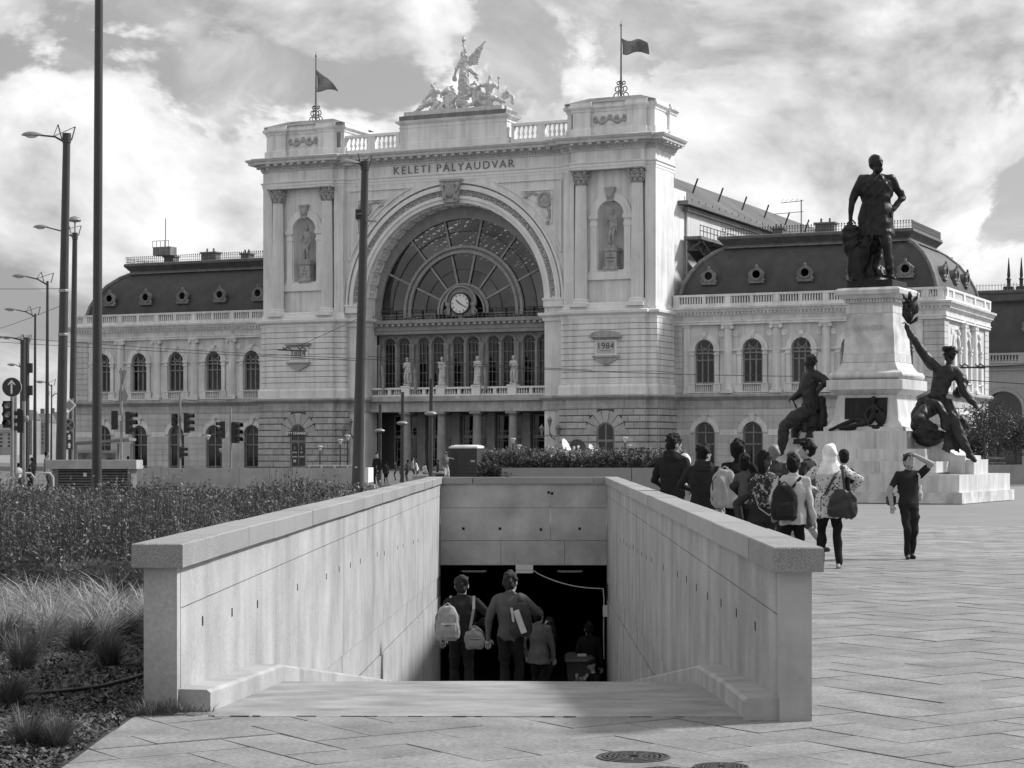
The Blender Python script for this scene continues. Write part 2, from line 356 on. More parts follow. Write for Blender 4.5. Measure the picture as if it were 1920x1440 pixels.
# ---- stairwell
st = empty('stairwell', SQ, SA, 'concrete subway stairwell with granite coping sunk into the square', 'stairwell')
def slab_yz(name, x0, x1, poly, m, par):           # polygon in (y,z) extruded across x
    return MB().ext([(x0, p[0], p[1]) for p in poly], (x1 - x0, 0, 0)).build(name, m, par)
for sgn, xin, y0, th, l1, l2 in ((-1, XL, .2, .23, (-.73, 9.65, -.020), (-1.24, 13.7, -.0195)), (1, XR, -.23, .215, (-.90, 10.1, -.0196), (-1.31, 14.1, -.0216))):
    xo = xin + sgn * th; xa, xb = min(xin, xo), max(xin, xo)
    L1 = lambda y: l1[0] + l1[2] * (y - l1[1]) ; L2 = lambda y: l2[0] + l2[2] * (y - l2[1])
    # end pier and panels, each panel cut into an upper band, field, rail band and foot
    slab_yz('end_pier', xa + (0 if sgn > 0 else .012), xb - (0 if sgn < 0 else .012), [(y0, -.4), (y0 + .12, -.4), (y0 + .12, .945), (y0, .945)], CONC_D if sgn > 0 else CONC, st)
    js = [y0 + .128, 11.3, 19.3, 27.5, YF - .01]
    for k in range(4):
        a, c = js[k] + .011, js[k+1] - .011
        slab_yz('wall_panel', xa, xb, [(a, .668), (c, .668), (c, .945), (a, .945)], CONC, st)
        zb = [(a, L1(a)), (c, L1(c))]
        slab_yz('wall_panel', xa, xb, [(a, L1(a) + .02), (c, L1(c) + .02), (c, .66), (a, .66)], CONC, st)
        rb = MB().ext([(xa + (.02 if sgn > 0 else 0), p[0], p[1]) for p in [(a, L2(a)), (c, L2(c)), (c, L1(c)), (a, L1(a))]], (xb - xa - .02, 0, 0)); rb.build('rail_band', CONC, st)
        slab_yz('wall_panel', xa, xb, [(a, -6), (c, -6), (c, L2(c) - .02), (a, L2(a) - .02)], CONC, st)
    MB().box(xa + .03, xb - .03, y0 + .1, YF, -6, .9).build('backing_wall', mat('joint shade', .05, .95), st)  # dark backing: shade of the panel joints put into its colour
    # tie holes
    for k in range(19):
        y = 1.2 + 1.36 * k + random.uniform(-.06, .06); z = .52 - .020 * y + random.uniform(-.02, .02)
        if random.random() < .2: continue
        MB().box(xin - .004, xin + .004, y - .02, y + .02, z - .035, z + .03).build('tie_hole', DARK, st)
    # coping stones
    n = 23; yc0 = y0 - .10; step = (YF + .35 - yc0) / n; xc0, xc1 = xin - sgn * .052, xo + sgn * .05
    for k in range(n):
        dz = random.uniform(-.003, .003); dx = random.uniform(-.003, .003); ya, yb = yc0 + k * step, yc0 + (k+1) * step - .004
        q = MB(); e = .008; x0_, x1_ = min(xc0, xc1) + dx, max(xc0, xc1) + dx
        q.rings([[(x0_, ya, .945+dz), (x1_, ya, .945+dz), (x1_, yb, .945+dz), (x0_, yb, .945+dz)], [(x0_, ya, 1.1-e+dz), (x1_, ya, 1.1-e+dz), (x1_, yb, 1.1-e+dz), (x0_, yb, 1.1-e+dz)],
                 [(x0_+e, ya+e, 1.1+dz), (x1_-e, ya+e, 1.1+dz), (x1_-e, yb-.001, 1.1+dz), (x0_+e, yb-.001, 1.1+dz)]])
        q.build('coping_stone', GRANE if k == 0 else GRAN, st)
    # kerb along the foot
    kx = xin - sgn * .215; kb = MB(); ys = [y0 + .05, 1.5, 3.2, 3.9, 8, 16, 26, YF]; fh = lambda y: floor_z(y) + .14
    rs = []
    for y in ys:
        wob = random.uniform(-.006, .006)
        rs.append([(xin, y, floor_z(y) - .3), (kx + wob, y, floor_z(y) - .3), (kx + wob, y, fh(y) - .02), (kx + wob + sgn*.025, y, fh(y)), (xin, y, fh(y) + .004)])
    kb.rings(rs); kb.build('kerb', CONC if sgn < 0 else CONC_D, st)
ap = MB(); N_ = 14
ap.rings([[(XL, y, floor_z(y) - .004 - .2), (XR, y, floor_z(y) - .004 - .2), (XR, y, floor_z(y) - .004), (0, y, floor_z(y) + .004), (XL, y, floor_z(y) - .004)] for y in [-.02 + i * 3.93 / N_ for i in range(N_ + 1)]])
ap.build('apron', APR, st, smooth=60)
rc = random.Random(4)
for k in range(26):                                # open joint between the apron and the slabs
    x = XL + .1 + 3.7*k/26; w_ = rc.uniform(.03, .15)
    if rc.random() < .5: MB().box(x, x + w_, -.042 + rc.uniform(-.012, .012), -.034 + rc.uniform(0, .01), -.02, .0055).build('crack', DARK, st)
for k in range(30):                                # shallow steps
    y = 3.92 + k * 1.2; MB().box(XL, XR, y, y + 1.199, -6, floor_z(y) - .149).build('step', CONC_D, st)
# head wall over the passage
HW = mat('head wall concrete', .43, .85, .26, 1.3, .3, 22, streak=.10)
for z0, z1, xs in ((-.945, -.38, [XL, -.53, .95, XR]), (-.372, .38, [XL, .62, XR]), (.388, .945, [XL, .62, XR])):
    for i in range(len(xs) - 1): MB().box(xs[i] + .004, xs[i+1] - .004, YF, YF + .4, z0, z1).build('head_panel', HW, st)
for z in (.18, .20): pass
for x, z in ((.58, .74), (.66, .72), (-1.4, -.1), (-.55, -.1), (.4, -.12), (1.3, -.1)): MB().box(x - .03, x + .03, YF - .004, YF + .02, z - .03, z + .03).build('tie_hole', DARK, st)
xs = [XL - .05, -1.15, 0.37, 1.65, XR + .05]; xs = [XL + .06, -1.18, .34, 1.62, XR - .06]
for i in range(4): MB().box(xs[i] + .012, xs[i+1] - .012, YF - .06, YF + .36, .945, 1.095).build('coping_stone', GRAN, st)
# passage behind
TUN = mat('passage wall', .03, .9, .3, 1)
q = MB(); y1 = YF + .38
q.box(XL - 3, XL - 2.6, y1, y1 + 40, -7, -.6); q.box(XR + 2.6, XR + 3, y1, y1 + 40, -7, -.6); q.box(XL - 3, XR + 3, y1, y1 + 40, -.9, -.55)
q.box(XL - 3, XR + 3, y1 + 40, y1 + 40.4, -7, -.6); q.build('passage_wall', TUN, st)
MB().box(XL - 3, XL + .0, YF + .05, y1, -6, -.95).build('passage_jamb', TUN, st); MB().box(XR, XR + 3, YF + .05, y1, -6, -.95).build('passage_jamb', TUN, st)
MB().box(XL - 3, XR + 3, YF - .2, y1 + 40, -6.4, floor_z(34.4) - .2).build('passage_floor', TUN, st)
def lamp_strip(name, x, y, z, w, lab):
    r = empty(name, sw(x, y, z), SA, lab, 'ceiling lamp', 'unlit lamps under the passage ceiling')
    m = mat('lamp plastic', .5, .6); MB().box(-w/2, w/2, -.07, .07, -.05, -.02).build('housing', m, r); [MB().tube([(dx, 0, -.02), (dx, 0, .2)], .006, 5).build('hanger', LEAD, r) for dx in (-w*.35, w*.35)]; MB().rings([[(-w/2+.02, -.06, -.05), (w/2-.02, -.06, -.05), (w/2-.02, .06, -.05), (-w/2+.02, .06, -.05)], [(-w/2+.05, -.03, -.07), (w/2-.05, -.03, -.07), (w/2-.05, .03, -.07), (-w/2+.05, .03, -.07)]]).build('diffuser', m, r)
lamp_strip('ceiling_lamp', -1.17, YF + .55, -1.08, .60, 'flat strip lamp below the passage lintel, left of the white box')
lamp_strip('ceiling_lamp', 1.08, YF + .55, -1.08, .60, 'flat strip lamp below the passage lintel, right of the white box')
lamp_strip('ceiling_lamp', -.95, YF + 4.6, -1.1, .45, 'dim strip lamp deeper in the passage on the left')
lamp_strip('ceiling_lamp', 1.15, YF + 4.6, -1.1, .45, 'dim strip lamp deeper in the passage on the right')
bx = empty('sign_box', sw(.02, YF - .15, -1.12), SA, 'blank white box hanging at the passage lintel', 'sign box')
MB().box(-.2, .2, -.07, .07, 0, .19).build('casing', mat('white plastic', .6, .5), bx); MB().box(-.2, .2, -.075, -.0705, .062, .075).build('seam', mat('grey plastic', .3, .6), bx)
cb = MB(); pts = [sw(.22, YF - .12, -1.06)] + [sw(.22 + 1.62*t, YF - .1 - .05*t, -1.08 - .40 * (1 - (1-t)**2.2)) for t in [i/14 for i in range(1, 15)]]
cb.tube(pts + [sw(1.86, YF - .25, -1.7), sw(1.85, YF - .25, -2.5), sw(1.86, YF - .25, -3.1)], .011, 6)
tag(cb.build('cable', mat('white cable', .55, .6), smooth=True), 'pale cable drooping from the white box to the stairwell wall', 'cable')
r = empty('socket_box', sw(1.885, YF - .25, -2.0), SA, 'small pale switch box on the right stairwell wall under the cable', 'switch box')
MB().box(-.05, .05, -.05, .05, -.12, .14).build('casing', mat('white plastic', .6, .5), r); MB().box(-.056, -.0505, -.02, .02, -.03, .05).build('switch', mat('grey plastic', .3, .6), r)
# ------------------------------------------------------------ railway station
SAL = R(24.5)
ST = empty('railway_station', (-5.97, 190, 0), -SAL, 'long pale railway station with a glazed central arch between two towers', 'station')
def stw(x, y, z=0):                                # station frame -> world
    return Vector((-5.97 + x*math.cos(SAL) + y*math.sin(SAL), 190 - x*math.sin(SAL) + y*math.cos(SAL), z))
def arc(cx, r, zc, n, a0=180, a1=0): return [(cx + r*math.cos(R(a0 + (a1-a0)*i/n)), zc + r*math.sin(R(a0 + (a1-a0)*i/n))) for i in range(n + 1)]
def wall_arch(b, x0, x1, z0, z1, ops, y, dep, n=14, m=0, side=None):
    """front sheet x0..x1, z0..z1 at y with arched openings (cx, half width, sill z, spring z) and reveals dep deep"""
    T = (lambda x, yy, z: (x, yy, z)) if side is None else (lambda x, yy, z: side(x, yy, z))
    def q(*p): b.add([T(*v) for v in p], [tuple(range(len(p)))], m)
    xs = x0
    for cx, hw, zb, zs in sorted(ops):
        q((xs, y, z0), (cx-hw, y, z0), (cx-hw, y, z1), (xs, y, z1))
        if zb > z0: q((cx-hw, y, z0), (cx+hw, y, z0), (cx+hw, y, zb), (cx-hw, y, zb)); q((cx-hw, y, zb), (cx+hw, y, zb), (cx+hw, y+dep, zb), (cx-hw, y+dep, zb))
        a = arc(cx, hw, zs, n)
        for i in range(n):
            p, r_ = a[i], a[i+1]
            q((p[0], y, p[1]), (r_[0], y, r_[1]), (r_[0], y, z1), (p[0], y, z1)); q((p[0], y, p[1]), (r_[0], y, r_[1]), (r_[0], y+dep, r_[1]), (p[0], y+dep, p[1]))
        for sx in (-1, 1): q((cx+sx*hw, y, zb), (cx+sx*hw, y, zs), (cx+sx*hw, y+dep, zs), (cx+sx*hw, y+dep, zb))
        xs = cx + hw
    q((xs, y, z0), (x1, y, z0), (x1, y, z1), (xs, y, z1)); return b
def ring2(b, cx, zc, r0, r1, y0, y1, n=20, a0=180, a1=0, m=0):   # flat arch ring standing in a facade plane
    A, B = arc(cx, r0, zc, n, a0, a1), arc(cx, r1, zc, n, a0, a1)
    return b.rings([[(A[i][0], y0, A[i][1]), (B[i][0], y0, B[i][1]), (B[i][0], y1, B[i][1]), (A[i][0], y1, A[i][1])] for i in range(n + 1)], m=m)
def pane_arch(b, cx, hw, zb, zs, y, n=12):
    b.add([(cx-hw, y, zb), (cx+hw, y, zb)] + [(p[0], y, p[1]) for p in arc(cx, hw, zs, n, 0, 180)], [tuple(range(n + 3))]); return b
# ---- plan paths (x right along the front, y into the building)
def sym(half): return [(-x, y) for x, y in half[::-1]] + half
UP = [(11.5, 1), (11.5, .5), (12.5, .5), (12.5, 0), (19.55, 0), (19.55, .5), (20.5, .5), (20.5, 5.4)]
def mir(path): return [(-x, y) for x, y in path[::-1]]
def off(path, o):                                   # plan path pushed outward
    b = MB().sweep(path, [(o, 0), (o, 1)]); return [(p[0], p[1]) for p in b.v[::2]]
# ---- towers
for sg in (1, -1):
    b = MB(); wall_arch(b, 12.3, 19.7, 14.5, 27.3, [(16.03, 1.25, 18.2, 23.2)], .95, .2); b.box(11.52, 12.55, .5, 1.6, 14.5, 27.3); b.box(19.5, 20.48, .5, 1.6, 14.5, 27.3)
    b.add([(20.5, .5, 14.5), (20.5, 5.3, 14.5), (20.5, 5.3, 27.3), (20.5, .5, 27.3)], [(0, 1, 2, 3)]); b.add([(11.5, .5, 14.5), (11.5, 5.3, 14.5), (11.5, 5.3, 27.3), (11.5, .5, 27.3)], [(0, 1, 2, 3)])
    b.box(11.9, 20.4, 2.75, 5.28, 14.5, 30.2)
    b.v = [(x*sg, y, z) for x, y, z in b.v]; b.build('tower', STUCCO, ST)
    MB().box(*sorted((sg*12, sg*20.25)), 5.35, 9.3, 0, 26).build('tower_back', STUCCO, ST)
    nb = MB(); rs = []                               # niche: half cylinder and quarter dome
    A = [R(180 - 180*i/14) for i in range(15)]
    for z in (18.2, 23.2): rs.append([(sg*(16.03 + 1.25*math.cos(a)), 1.14 + 1.05*math.sin(a), z) for a in A])
    for k in range(1, 6):
        t = R(90*k/6); rs.append([(sg*(16.03 + 1.25*math.cos(t)*math.cos(a)), 1.14 + 1.05*math.cos(t)*math.sin(a), 23.2 + 1.25*math.sin(t)) for a in A])
    nb.rings(rs, closed=False); nb.add([rs[0][i] for i in range(15)], [tuple(range(15))]); nb.build('niche', STUCCO, ST, smooth=60)
    fr = MB(); ring2(fr, sg*16.03, 23.2, 1.30, 1.62, .72, .95); ring2(fr, sg*16.03, 23.2, 1.62, 2.0, .78, .95)
    for s2 in (-1, 1):
        x = sg*16.03 + s2*1.66; fr.stack([(.36, .12, 17.95), (.36, .12, 18.3), (.3, .1, 18.35), (.3, .1, 22.1), (.38, .14, 22.2), (.38, .14, 22.45), (.3, .1, 22.5), (.3, .1, 22.75), (.42, .2, 22.85), (.46, .22, 23.1), (.46, .22, 23.22)], x, .86)
    fr.box(sg*16.03 - 2.35, sg*16.03 + 2.35, .68, .95, 17.3, 18.0); fr.build('niche_surround', TRIM, ST)
    ks = MB(); ks.ext([(sg*16.03 - .28, .55, 24.35), (sg*16.03 + .28, .55, 24.35), (sg*16.03 + .42, .55, 25.5), (sg*16.03 - .42, .55, 25.5)], (0, .4, 0)); ks.blob((sg*16.03, .52, 25.0), (.3, .16, .38), 8, 6); ks.box(sg*16.03 - .5, sg*16.03 + .5, .5, .95, 25.5, 25.68); ks.build('keystone', ORN, ST)
# columns with leafy capitals
def corinthian(r, z0, z1, zc, zt):
    root = MB().lathe([(r*1.0, z0), (r*1.02, z0 + (z1-z0)*.3), (r*.86, z1)], n=40, flute=.17).build('column', TRIM, ST)
    MB().stack([(r*1.5, r*1.5, z0 - .75), (r*1.5, r*1.5, z0 - .45)]).lathe([(r*1.42, z0 - .45), (r*1.46, z0 - .36), (r*1.36, z0 - .28), (r*1.2, z0 - .24), (r*1.28, z0 - .12), (r*1.12, z0)], n=24).build('base', TRIM, root, smooth=50)
    c = MB(); c.lathe([(r*.9, z1), (r*.98, z1 + .04), (r*.9, z1 + .1), (r*.88, z1 + .6), (r*1.15, zt - .15)], n=24)
    for ring_, (zz, rr, k, h) in enumerate(((z1 + .12, r*.95, 8, .5), (z1 + .45, r*1.0, 8, .5), (z1 + .75, r*1.08, 8, .35))):
        for i in range(k):
            a = 2*math.pi*(i + .5*(ring_ % 2))/k; d = Vector((math.cos(a), math.sin(a), 0)); t_ = Vector((-d.y, d.x, 0))
            p = d*rr + Vector((0, 0, zz)); c.rings([[p - t_*.17, p + t_*.17, p + t_*.17 + d*.05, p - t_*.17 + d*.05], [p - t_*.15 + d*.06 + Vector((0,0,h*.6)), p + t_*.15 + d*.06 + Vector((0,0,h*.6)), p + t_*.15 + d*.13 + Vector((0,0,h*.6)), p - t_*.15 + d*.13 + Vector((0,0,h*.6))], [p - t_*.05 + d*.22 + Vector((0,0,h)), p + t_*.05 + d*.22 + Vector((0,0,h)), p + t_*.05 + d*.26 + Vector((0,0,h*.8)), p - t_*.05 + d*.26 + Vector((0,0,h*.8))]])
    for i in range(4):
        a = math.pi/4 + i*math.pi/2; p = Vector((math.cos(a), math.sin(a), 0))*r*1.45; c.blob((p.x, p.y, zt - .27), (.15, .15, .17), 8, 5)
    c.stack([(r*1.35, r*1.35, zt - .13), (r*1.42, r*1.42, zt)]); c.build('capital', ORN, root)
    return root
c0 = corinthian(.58, 15.55, 25.9, 25.9, 27.25); xs = [13.28, 18.78, -13.28, -18.78]
for i, x in enumerate(xs): o = c0 if i == 0 else copy_tree(c0, ST); o.location = (x, .42, 0)
# pedestal course under the columns, plain bands, entablature, cornice, attic
def run(name, path, prof, m, par=None, **k): return MB().sweep(path, prof).build(name, m, par or ST, **k)
for half in (UP, mir(UP)):
    sg = 1 if half is UP else -1
    run('pedestal_course', half, [(-.6, 14.5), (.12, 14.5), (.12, 14.75), (.02, 14.85), (.0, 15.1), (-.1, 15.2), (-.6, 15.2)], TRIM)
    st2 = off(half, .22); cl = 11.5
    run('string_course', off(half, .1), [(-.7, 13.75), (.12, 13.75), (.15, 14.0), (.42, 14.2), (.45, 14.42), (.3, 14.5), (-.7, 14.52)], TRIM)
    run('wall_band', off(half, .2), [(-.6, 6.8), (.16, 6.8), (.16, 7.55), (.05, 7.8), (-.6, 7.8)], STUCCO)
    run('string_course', off(half, .35), [(-.9, 5.55), (.05, 5.55), (.08, 5.75), (.02, 5.8), (.02, 6.3), (.2, 6.45), (.42, 6.6), (.45, 6.75), (.3, 6.82), (-.9, 6.84)], mat('weathered band', .43, .9, .25, .8, .2, 8, streak=.25))
FULL = sym(UP)
run('architrave', FULL, [(-.5, 27.25), (.03, 27.25), (.03, 27.5), (.08, 27.52), (.08, 27.75), (.18, 27.85), (.18, 27.95), (0, 27.97), (-.5, 27.97)], TRIM)
run('frieze', FULL, [(-.5, 27.97), (.005, 27.97), (.005, 28.95), (-.5, 28.95)], STUCCO)
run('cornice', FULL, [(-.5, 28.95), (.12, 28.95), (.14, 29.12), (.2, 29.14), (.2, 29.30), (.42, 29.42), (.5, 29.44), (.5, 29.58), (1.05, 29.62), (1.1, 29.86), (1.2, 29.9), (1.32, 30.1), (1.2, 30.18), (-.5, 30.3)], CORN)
dent = MB(); modi = MB()
def along(path, step, fn):
    for i in range(len(path) - 1):
        p, q = Vector(path[i]), Vector(path[i+1]); L = (q - p).length; d = (q - p)/L; nrm = Vector((d.y, -d.x)); k = max(1, int(L/step))
        for j in range(k): fn(p + d*(L*(j + .5)/k), d, nrm)
def blk(b, w, o0, o1, z0, z1):
    def f(c, d, n):
        a, e = c - d*w/2, c + d*w/2
        b.ext([(*(a + n*o0), z0), (*(e + n*o0), z0), (*(e + n*o1), z0), (*(a + n*o1), z0)], (0, 0, z1 - z0))
    return f
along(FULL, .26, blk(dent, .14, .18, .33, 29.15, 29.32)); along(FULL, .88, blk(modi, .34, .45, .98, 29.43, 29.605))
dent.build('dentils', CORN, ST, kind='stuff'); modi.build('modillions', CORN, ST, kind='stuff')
# attic: tower blocks, balustrade, central block
for sg in (1, -1):
    A = [(11.7, 5.5), (11.7, 1.0), (12.5, 1.0), (12.5, .35), (14.2, .35), (14.2, .65), (17.9, .65), (17.9, .35), (19.6, .35), (19.6, .8), (20.3, .8), (20.3, 4.2), (20.5, 4.2), (20.5, 6)]
    pth = A if sg > 0 else mir(A)
    run('attic', pth, [(-.3, 30.2), (.14, 30.2), (.14, 31.0), (.02, 31.1), (0, 31.1), (0, 32.55), (.08, 32.6), (.1, 32.75), (.3, 32.95), (.3, 33.15), (.2, 33.2), (.2, 33.42), (-.3, 33.42)], STUCCO)
    cb_ = MB(); cb_.box(12.1, 20.1, 1.0, 7, 30.1, 33.2); cb_.rings([[(11.6, .3, 33.4), (20.4, .3, 33.4), (20.4, 7, 33.4), (11.6, 7, 33.4)], [(13.5, 2, 34.1), (18.5, 2, 34.1), (18.5, 6, 34.1), (13.5, 6, 34.1)]]); cb_.v = [(x*sg, y, z) for x, y, z in cb_.v]; cb_.build('attic_roof', ZINC, ST)
    gp = MB(); x0 = sg*16.05; gp.box(x0 - 1.75, x0 + 1.75, .6, .66, 31.35, 32.35); gp.build('relief_panel', STUCCO, ST)
    gl = MB()
    for s2 in (-1, 1):
        pts = [(x0 + s2*(.15 + 1.2*t), .55, 31.95 - .42*math.sin(math.pi*t)) for t in [i/10 for i in range(11)]]; gl.tube(pts, [.08 + .09*math.sin(math.pi*i/10) for i in range(11)], 6)
        for k, (dx, dz) in enumerate(((.62, 0), (1.4, .05), (1.42, -.35), (.66, -.3))): gl.blob((x0 + s2*dx, .56, 32.0 + dz), (.18, .14, .18), 7, 5)
        gl.tube([(x0 + s2*1.4, .56, 32.1), (x0 + s2*1.6, .56, 31.9), (x0 + s2*1.5, .56, 31.6)], .05, 5); gl.tube([(x0 + s2*.75, .56, 32.2), (x0 + s2*.9, .56, 31.85), (x0 + s2*.75, .56, 31.6)], .05, 5)
    gl.blob((x0, .54, 32.0), (.24, .1, .3), 9, 6); gl.build('garland', ORN, ST, smooth=70)
    # balustrade between tower and middle block
    bl = MB(); xa, xb = sorted((sg*5.9, sg*11.9)); bl.box(xa, xb, 1.3, 1.75, 30.2, 30.75); bl.box(xa, xb, 1.25, 1.8, 31.95, 32.2); xm = (xa + xb)/2; bl.box(xm - .4, xm + .4, 1.3, 1.75, 30.75, 31.95)
    for xx in (xa, xb - .3): bl.box(xx, xx + .3, 1.3, 1.75, 30.75, 31.95)
    bl.build('balustrade', TRIM, ST)
    for k in range(2):
        for j in range(5):
            bx_ = (xa + .72 if k == 0 else xm + .82) + j*.46
            MB().lathe([(.15, 30.75), (.15, 30.85), (.08, 30.92), (.15, 31.15), (.17, 31.25), (.08, 31.5), (.1, 31.6), (.07, 31.7), (.14, 31.85), (.15, 31.95)], bx_, 1.52, n=8).build('baluster', TRIM, ST, smooth=60)
cbk = MB(); cbk.stack([(5.75, 1.2, 30.15), (5.75, 1.2, 31.0), (5.62, 1.1, 31.05), (5.62, 1.1, 32.4), (5.68, 1.15, 32.42), (5.68, 1.15, 32.5), (5.62, 1.1, 32.52), (5.62, 1.1, 32.72), (5.9, 1.35, 32.9), (6.0, 1.45, 33.08), (5.8, 1.3, 33.12)], 0, 2.0); cbk.build('attic_block', STUCCO, ST)
MB().stack([(5.6, 1.25, 33.12), (5.6, 1.25, 33.56)], 0, 2.0).build('plinth', ZINC, ST); MB().stack([(5.15, 1.15, 33.56), (5.15, 1.15, 33.95)], 0, 2.0).build('plinth', WHITE, ST)
# ---- big arch
b = MB(); wall_arch(b, -11.5, 11.5, 0, 27.3, [(0, 9.4, 0, 15.7)], 1.0, 2.4, n=48); b.build('arch_wall', STUCCO, ST, smooth=30)
av = MB(); ring2(av, 0, 15.7, 9.4, 9.75, .86, 1.0, 56); ring2(av, 0, 15.7, 9.75, 10.05, .72, 1.0, 56); ring2(av, 0, 15.7, 10.62, 10.85, .66, 1.0, 56); ring2(av, 0, 15.7, 10.85, 11.05, .78, 1.0, 56); ring2(av, 0, 15.7, 11.22, 11.42, .72, 1.0, 56); av.build('archivolt', TRIM, ST, smooth=30)
lf = MB()
for i in range(118):
    a = R(2 + 176*(i + .5)/118)
    for rr in (10.2, 10.46):
        p = Vector((rr*math.cos(a), .95, 15.7 + rr*math.sin(a))); lf.blob(p + Vector((random.uniform(-.05, .05), 0, random.uniform(-.05, .05))), (.15, .12, .13), 6, 4, Matrix.Rotation(random.uniform(0, 3), 3, 'Y'))
for i in range(170):
    a = R(1 + 178*(i + .5)/170); p = Vector((11.14*math.cos(a), .95, 15.7 + 11.14*math.sin(a))); lf.blob(p, (.07, .08, .07), 5, 4)
lf.build('leaf_moulding', ORN, ST, kind='stuff')
for sx in (-1, 1):
    q = MB(); q.stack([(1.0, .5, 15.0), (1.0, .5, 15.6), (1.08, .58, 15.62), (1.08, .58, 15.8)], sx*10.42, 1.15); q.build('impost', TRIM, ST)
    q = MB(); q.sweep([(9.35, 3.3), (9.35, .9), (11.5, .9)] if sx > 0 else [(-11.5, .9), (-9.35, .9), (-9.35, 3.3)], [(-.2, 13.7), (.06, 13.7), (.1, 14.0), (.4, 14.2), (.42, 14.45), (-.2, 14.5)]); q.build('string_course', TRIM, ST)
    q = MB(); q.sweep([(9.35, 3.3), (9.35, .9), (11.5, .9)] if sx > 0 else [(-11.5, .9), (-9.35, .9), (-9.35, 3.3)], [(-.2, 5.5), (.1, 5.5), (.1, 5.75), (.05, 5.8), (.05, 6.3), (.35, 6.6), (.35, 6.8), (-.2, 6.84)]); q.build('string_course', mat('weathered band', .33), ST)
for i in range(22):                                 # coffers of the soffit
    a = R(4 + 172*(i + .5)/22); d = Vector((math.cos(a), 0, math.sin(a))); t_ = Vector((-d.z, 0, d.x)); q = MB(); c_ = d*9.38 + Vector((0, 0, 15.7))
    for yy0, yy1, ta, tb in ((1.45, 2.95, -.52, -.42), (1.45, 2.95, .42, .52), (1.45, 1.55, -.42, .42), (2.85, 2.95, -.42, .42)):
        q.rings([[c_ + t_*ta + Vector((0, yy0, 0)), c_ + t_*tb + Vector((0, yy0, 0)), c_ + t_*tb + Vector((0, yy1, 0)), c_ + t_*ta + Vector((0, yy1, 0))], [c_ - d*.12 + t_*ta + Vector((0, yy0, 0)), c_ - d*.12 + t_*tb + Vector((0, yy0, 0)), c_ - d*.12 + t_*tb + Vector((0, yy1, 0)), c_ - d*.12 + t_*ta + Vector((0, yy1, 0))]])
    q.rings([[c_ + t_*x_ + Vector((0, y_, 0)) for x_, y_ in ((-.2, 1.9), (.2, 1.9), (.2, 2.5), (-.2, 2.5))], [c_ - d*.1 + t_*x_ + Vector((0, y_, 0)) for x_, y_ in ((-.1, 2.0), (.1, 2.0), (.1, 2.4), (-.1, 2.4))]])
    q.build('coffer', TRIM, ST)
q = MB(); q.ext([(-.75, .35, 25.1), (.75, .35, 25.1), (1.0, .35, 27.1), (-1.0, .35, 27.1)], (0, .6, 0)); q.blob((0, .35, 26.2), (.6, .35, .75), 10, 7); q.box(-1.15, 1.15, .2, .95, 27.05, 27.26)
for sx in (-1, 1): q.blob((sx*.78, .35, 26.75), (.28, .22, .28), 8, 6); q.blob((sx*.6, .35, 25.6), (.22, .2, .3), 8, 6); q.tube([(sx*.9, .3, 26.6), (sx*.55, .2, 26.0), (sx*.35, .25, 25.3)], [.14, .12, .06], 6)
for k in range(5): q.tube([(-.32 + .16*k, .1, 25.75), (-.2 + .1*k, .02, 26.3), (-.4 + .2*k, .12, 26.8)], .06, 5)
q.build('cartouche', ORN, ST, smooth=60)
# spandrel panels with wreaths
for sx in (-1, 1):
    q = MB(); y = .93
    def tri(k):
        pts = []; zt, xe = 26.75 - k, 11.1 - k
        for i in range(17): a = R(52 - 3*k + (0 if k == 0 else -1) - i*0); 
        return zt, xe
    for k, w in ((.0, .10), (.95, .08)):
        zt, xe = 26.75 - k, 11.1 - k; rr = 11.9 + k*.45
        a0 = math.asin(min(1, (zt - 15.7)/rr)); a1 = math.acos(min(1, xe/rr)); pp = [(sx*rr*math.cos(a0 + (a1 - a0)*i/12), y, 15.7 + rr*math.sin(a0 + (a1 - a0)*i/12)) for i in range(13)]
        loop = pp + [(sx*xe, y, zt), pp[0]]
        for i in range(len(loop) - 1): q.bar(loop[i], loop[i+1], w, .16, (0, 1, 0))
    q.build('spandrel_frame', TRIM, ST)
    w = MB(); c = Vector((sx*9.45, .9, 24.9)); R0 = .62
    for i in range(22): a = 2*math.pi*i/22; w.blob(c + Vector((R0*math.cos(a), 0, R0*math.sin(a))), (.17, .12, .15), 6, 4)
    for k in range(26):
        t = random.random(); 
        if k < 13: p = c + Vector((-sx*(.9 + t*1.1), 0, .45 + .25*math.sin(5*t) + t*.1))
        else: p = c + Vector((sx*(.35 + .15*math.sin(6*t)), 0, -.9 - t*1.4))
        w.blob(p, (.15, .1, .13), 6, 4)
    w.tube([c + Vector((-sx*2, 0, .6)), c + Vector((-sx*1.2, 0, .7)), c + Vector((-sx*.6, 0, .5))], .07, 5); w.tube([c + Vector((sx*.3, 0, -.6)), c + Vector((sx*.55, 0, -1.5)), c + Vector((sx*.3, 0, -2.3))], .07, 5)
    w.lathe([(.36, -.05), (.36, .04), (.3, .05)], n=16); w.v[-48:] = [(c.x + v[0], .93 + v[2], c.z + v[1]) for v in w.v[-48:]]
    w.build('wreath', ORN, ST)
t = text_mesh('inscription', 'KELETI PÁLYAUDVAR', 1.08, mat('letter metal', .17, .6), .05, -.004, 1.3, ST); t.location = (0, .97, 28.42)
wt = max(v.co.x for v in t.data.vertices) - min(v.co.x for v in t.data.vertices); t.scale = (12.6/max(wt, .1), 1, .95); t['kind'] = 'stuff'
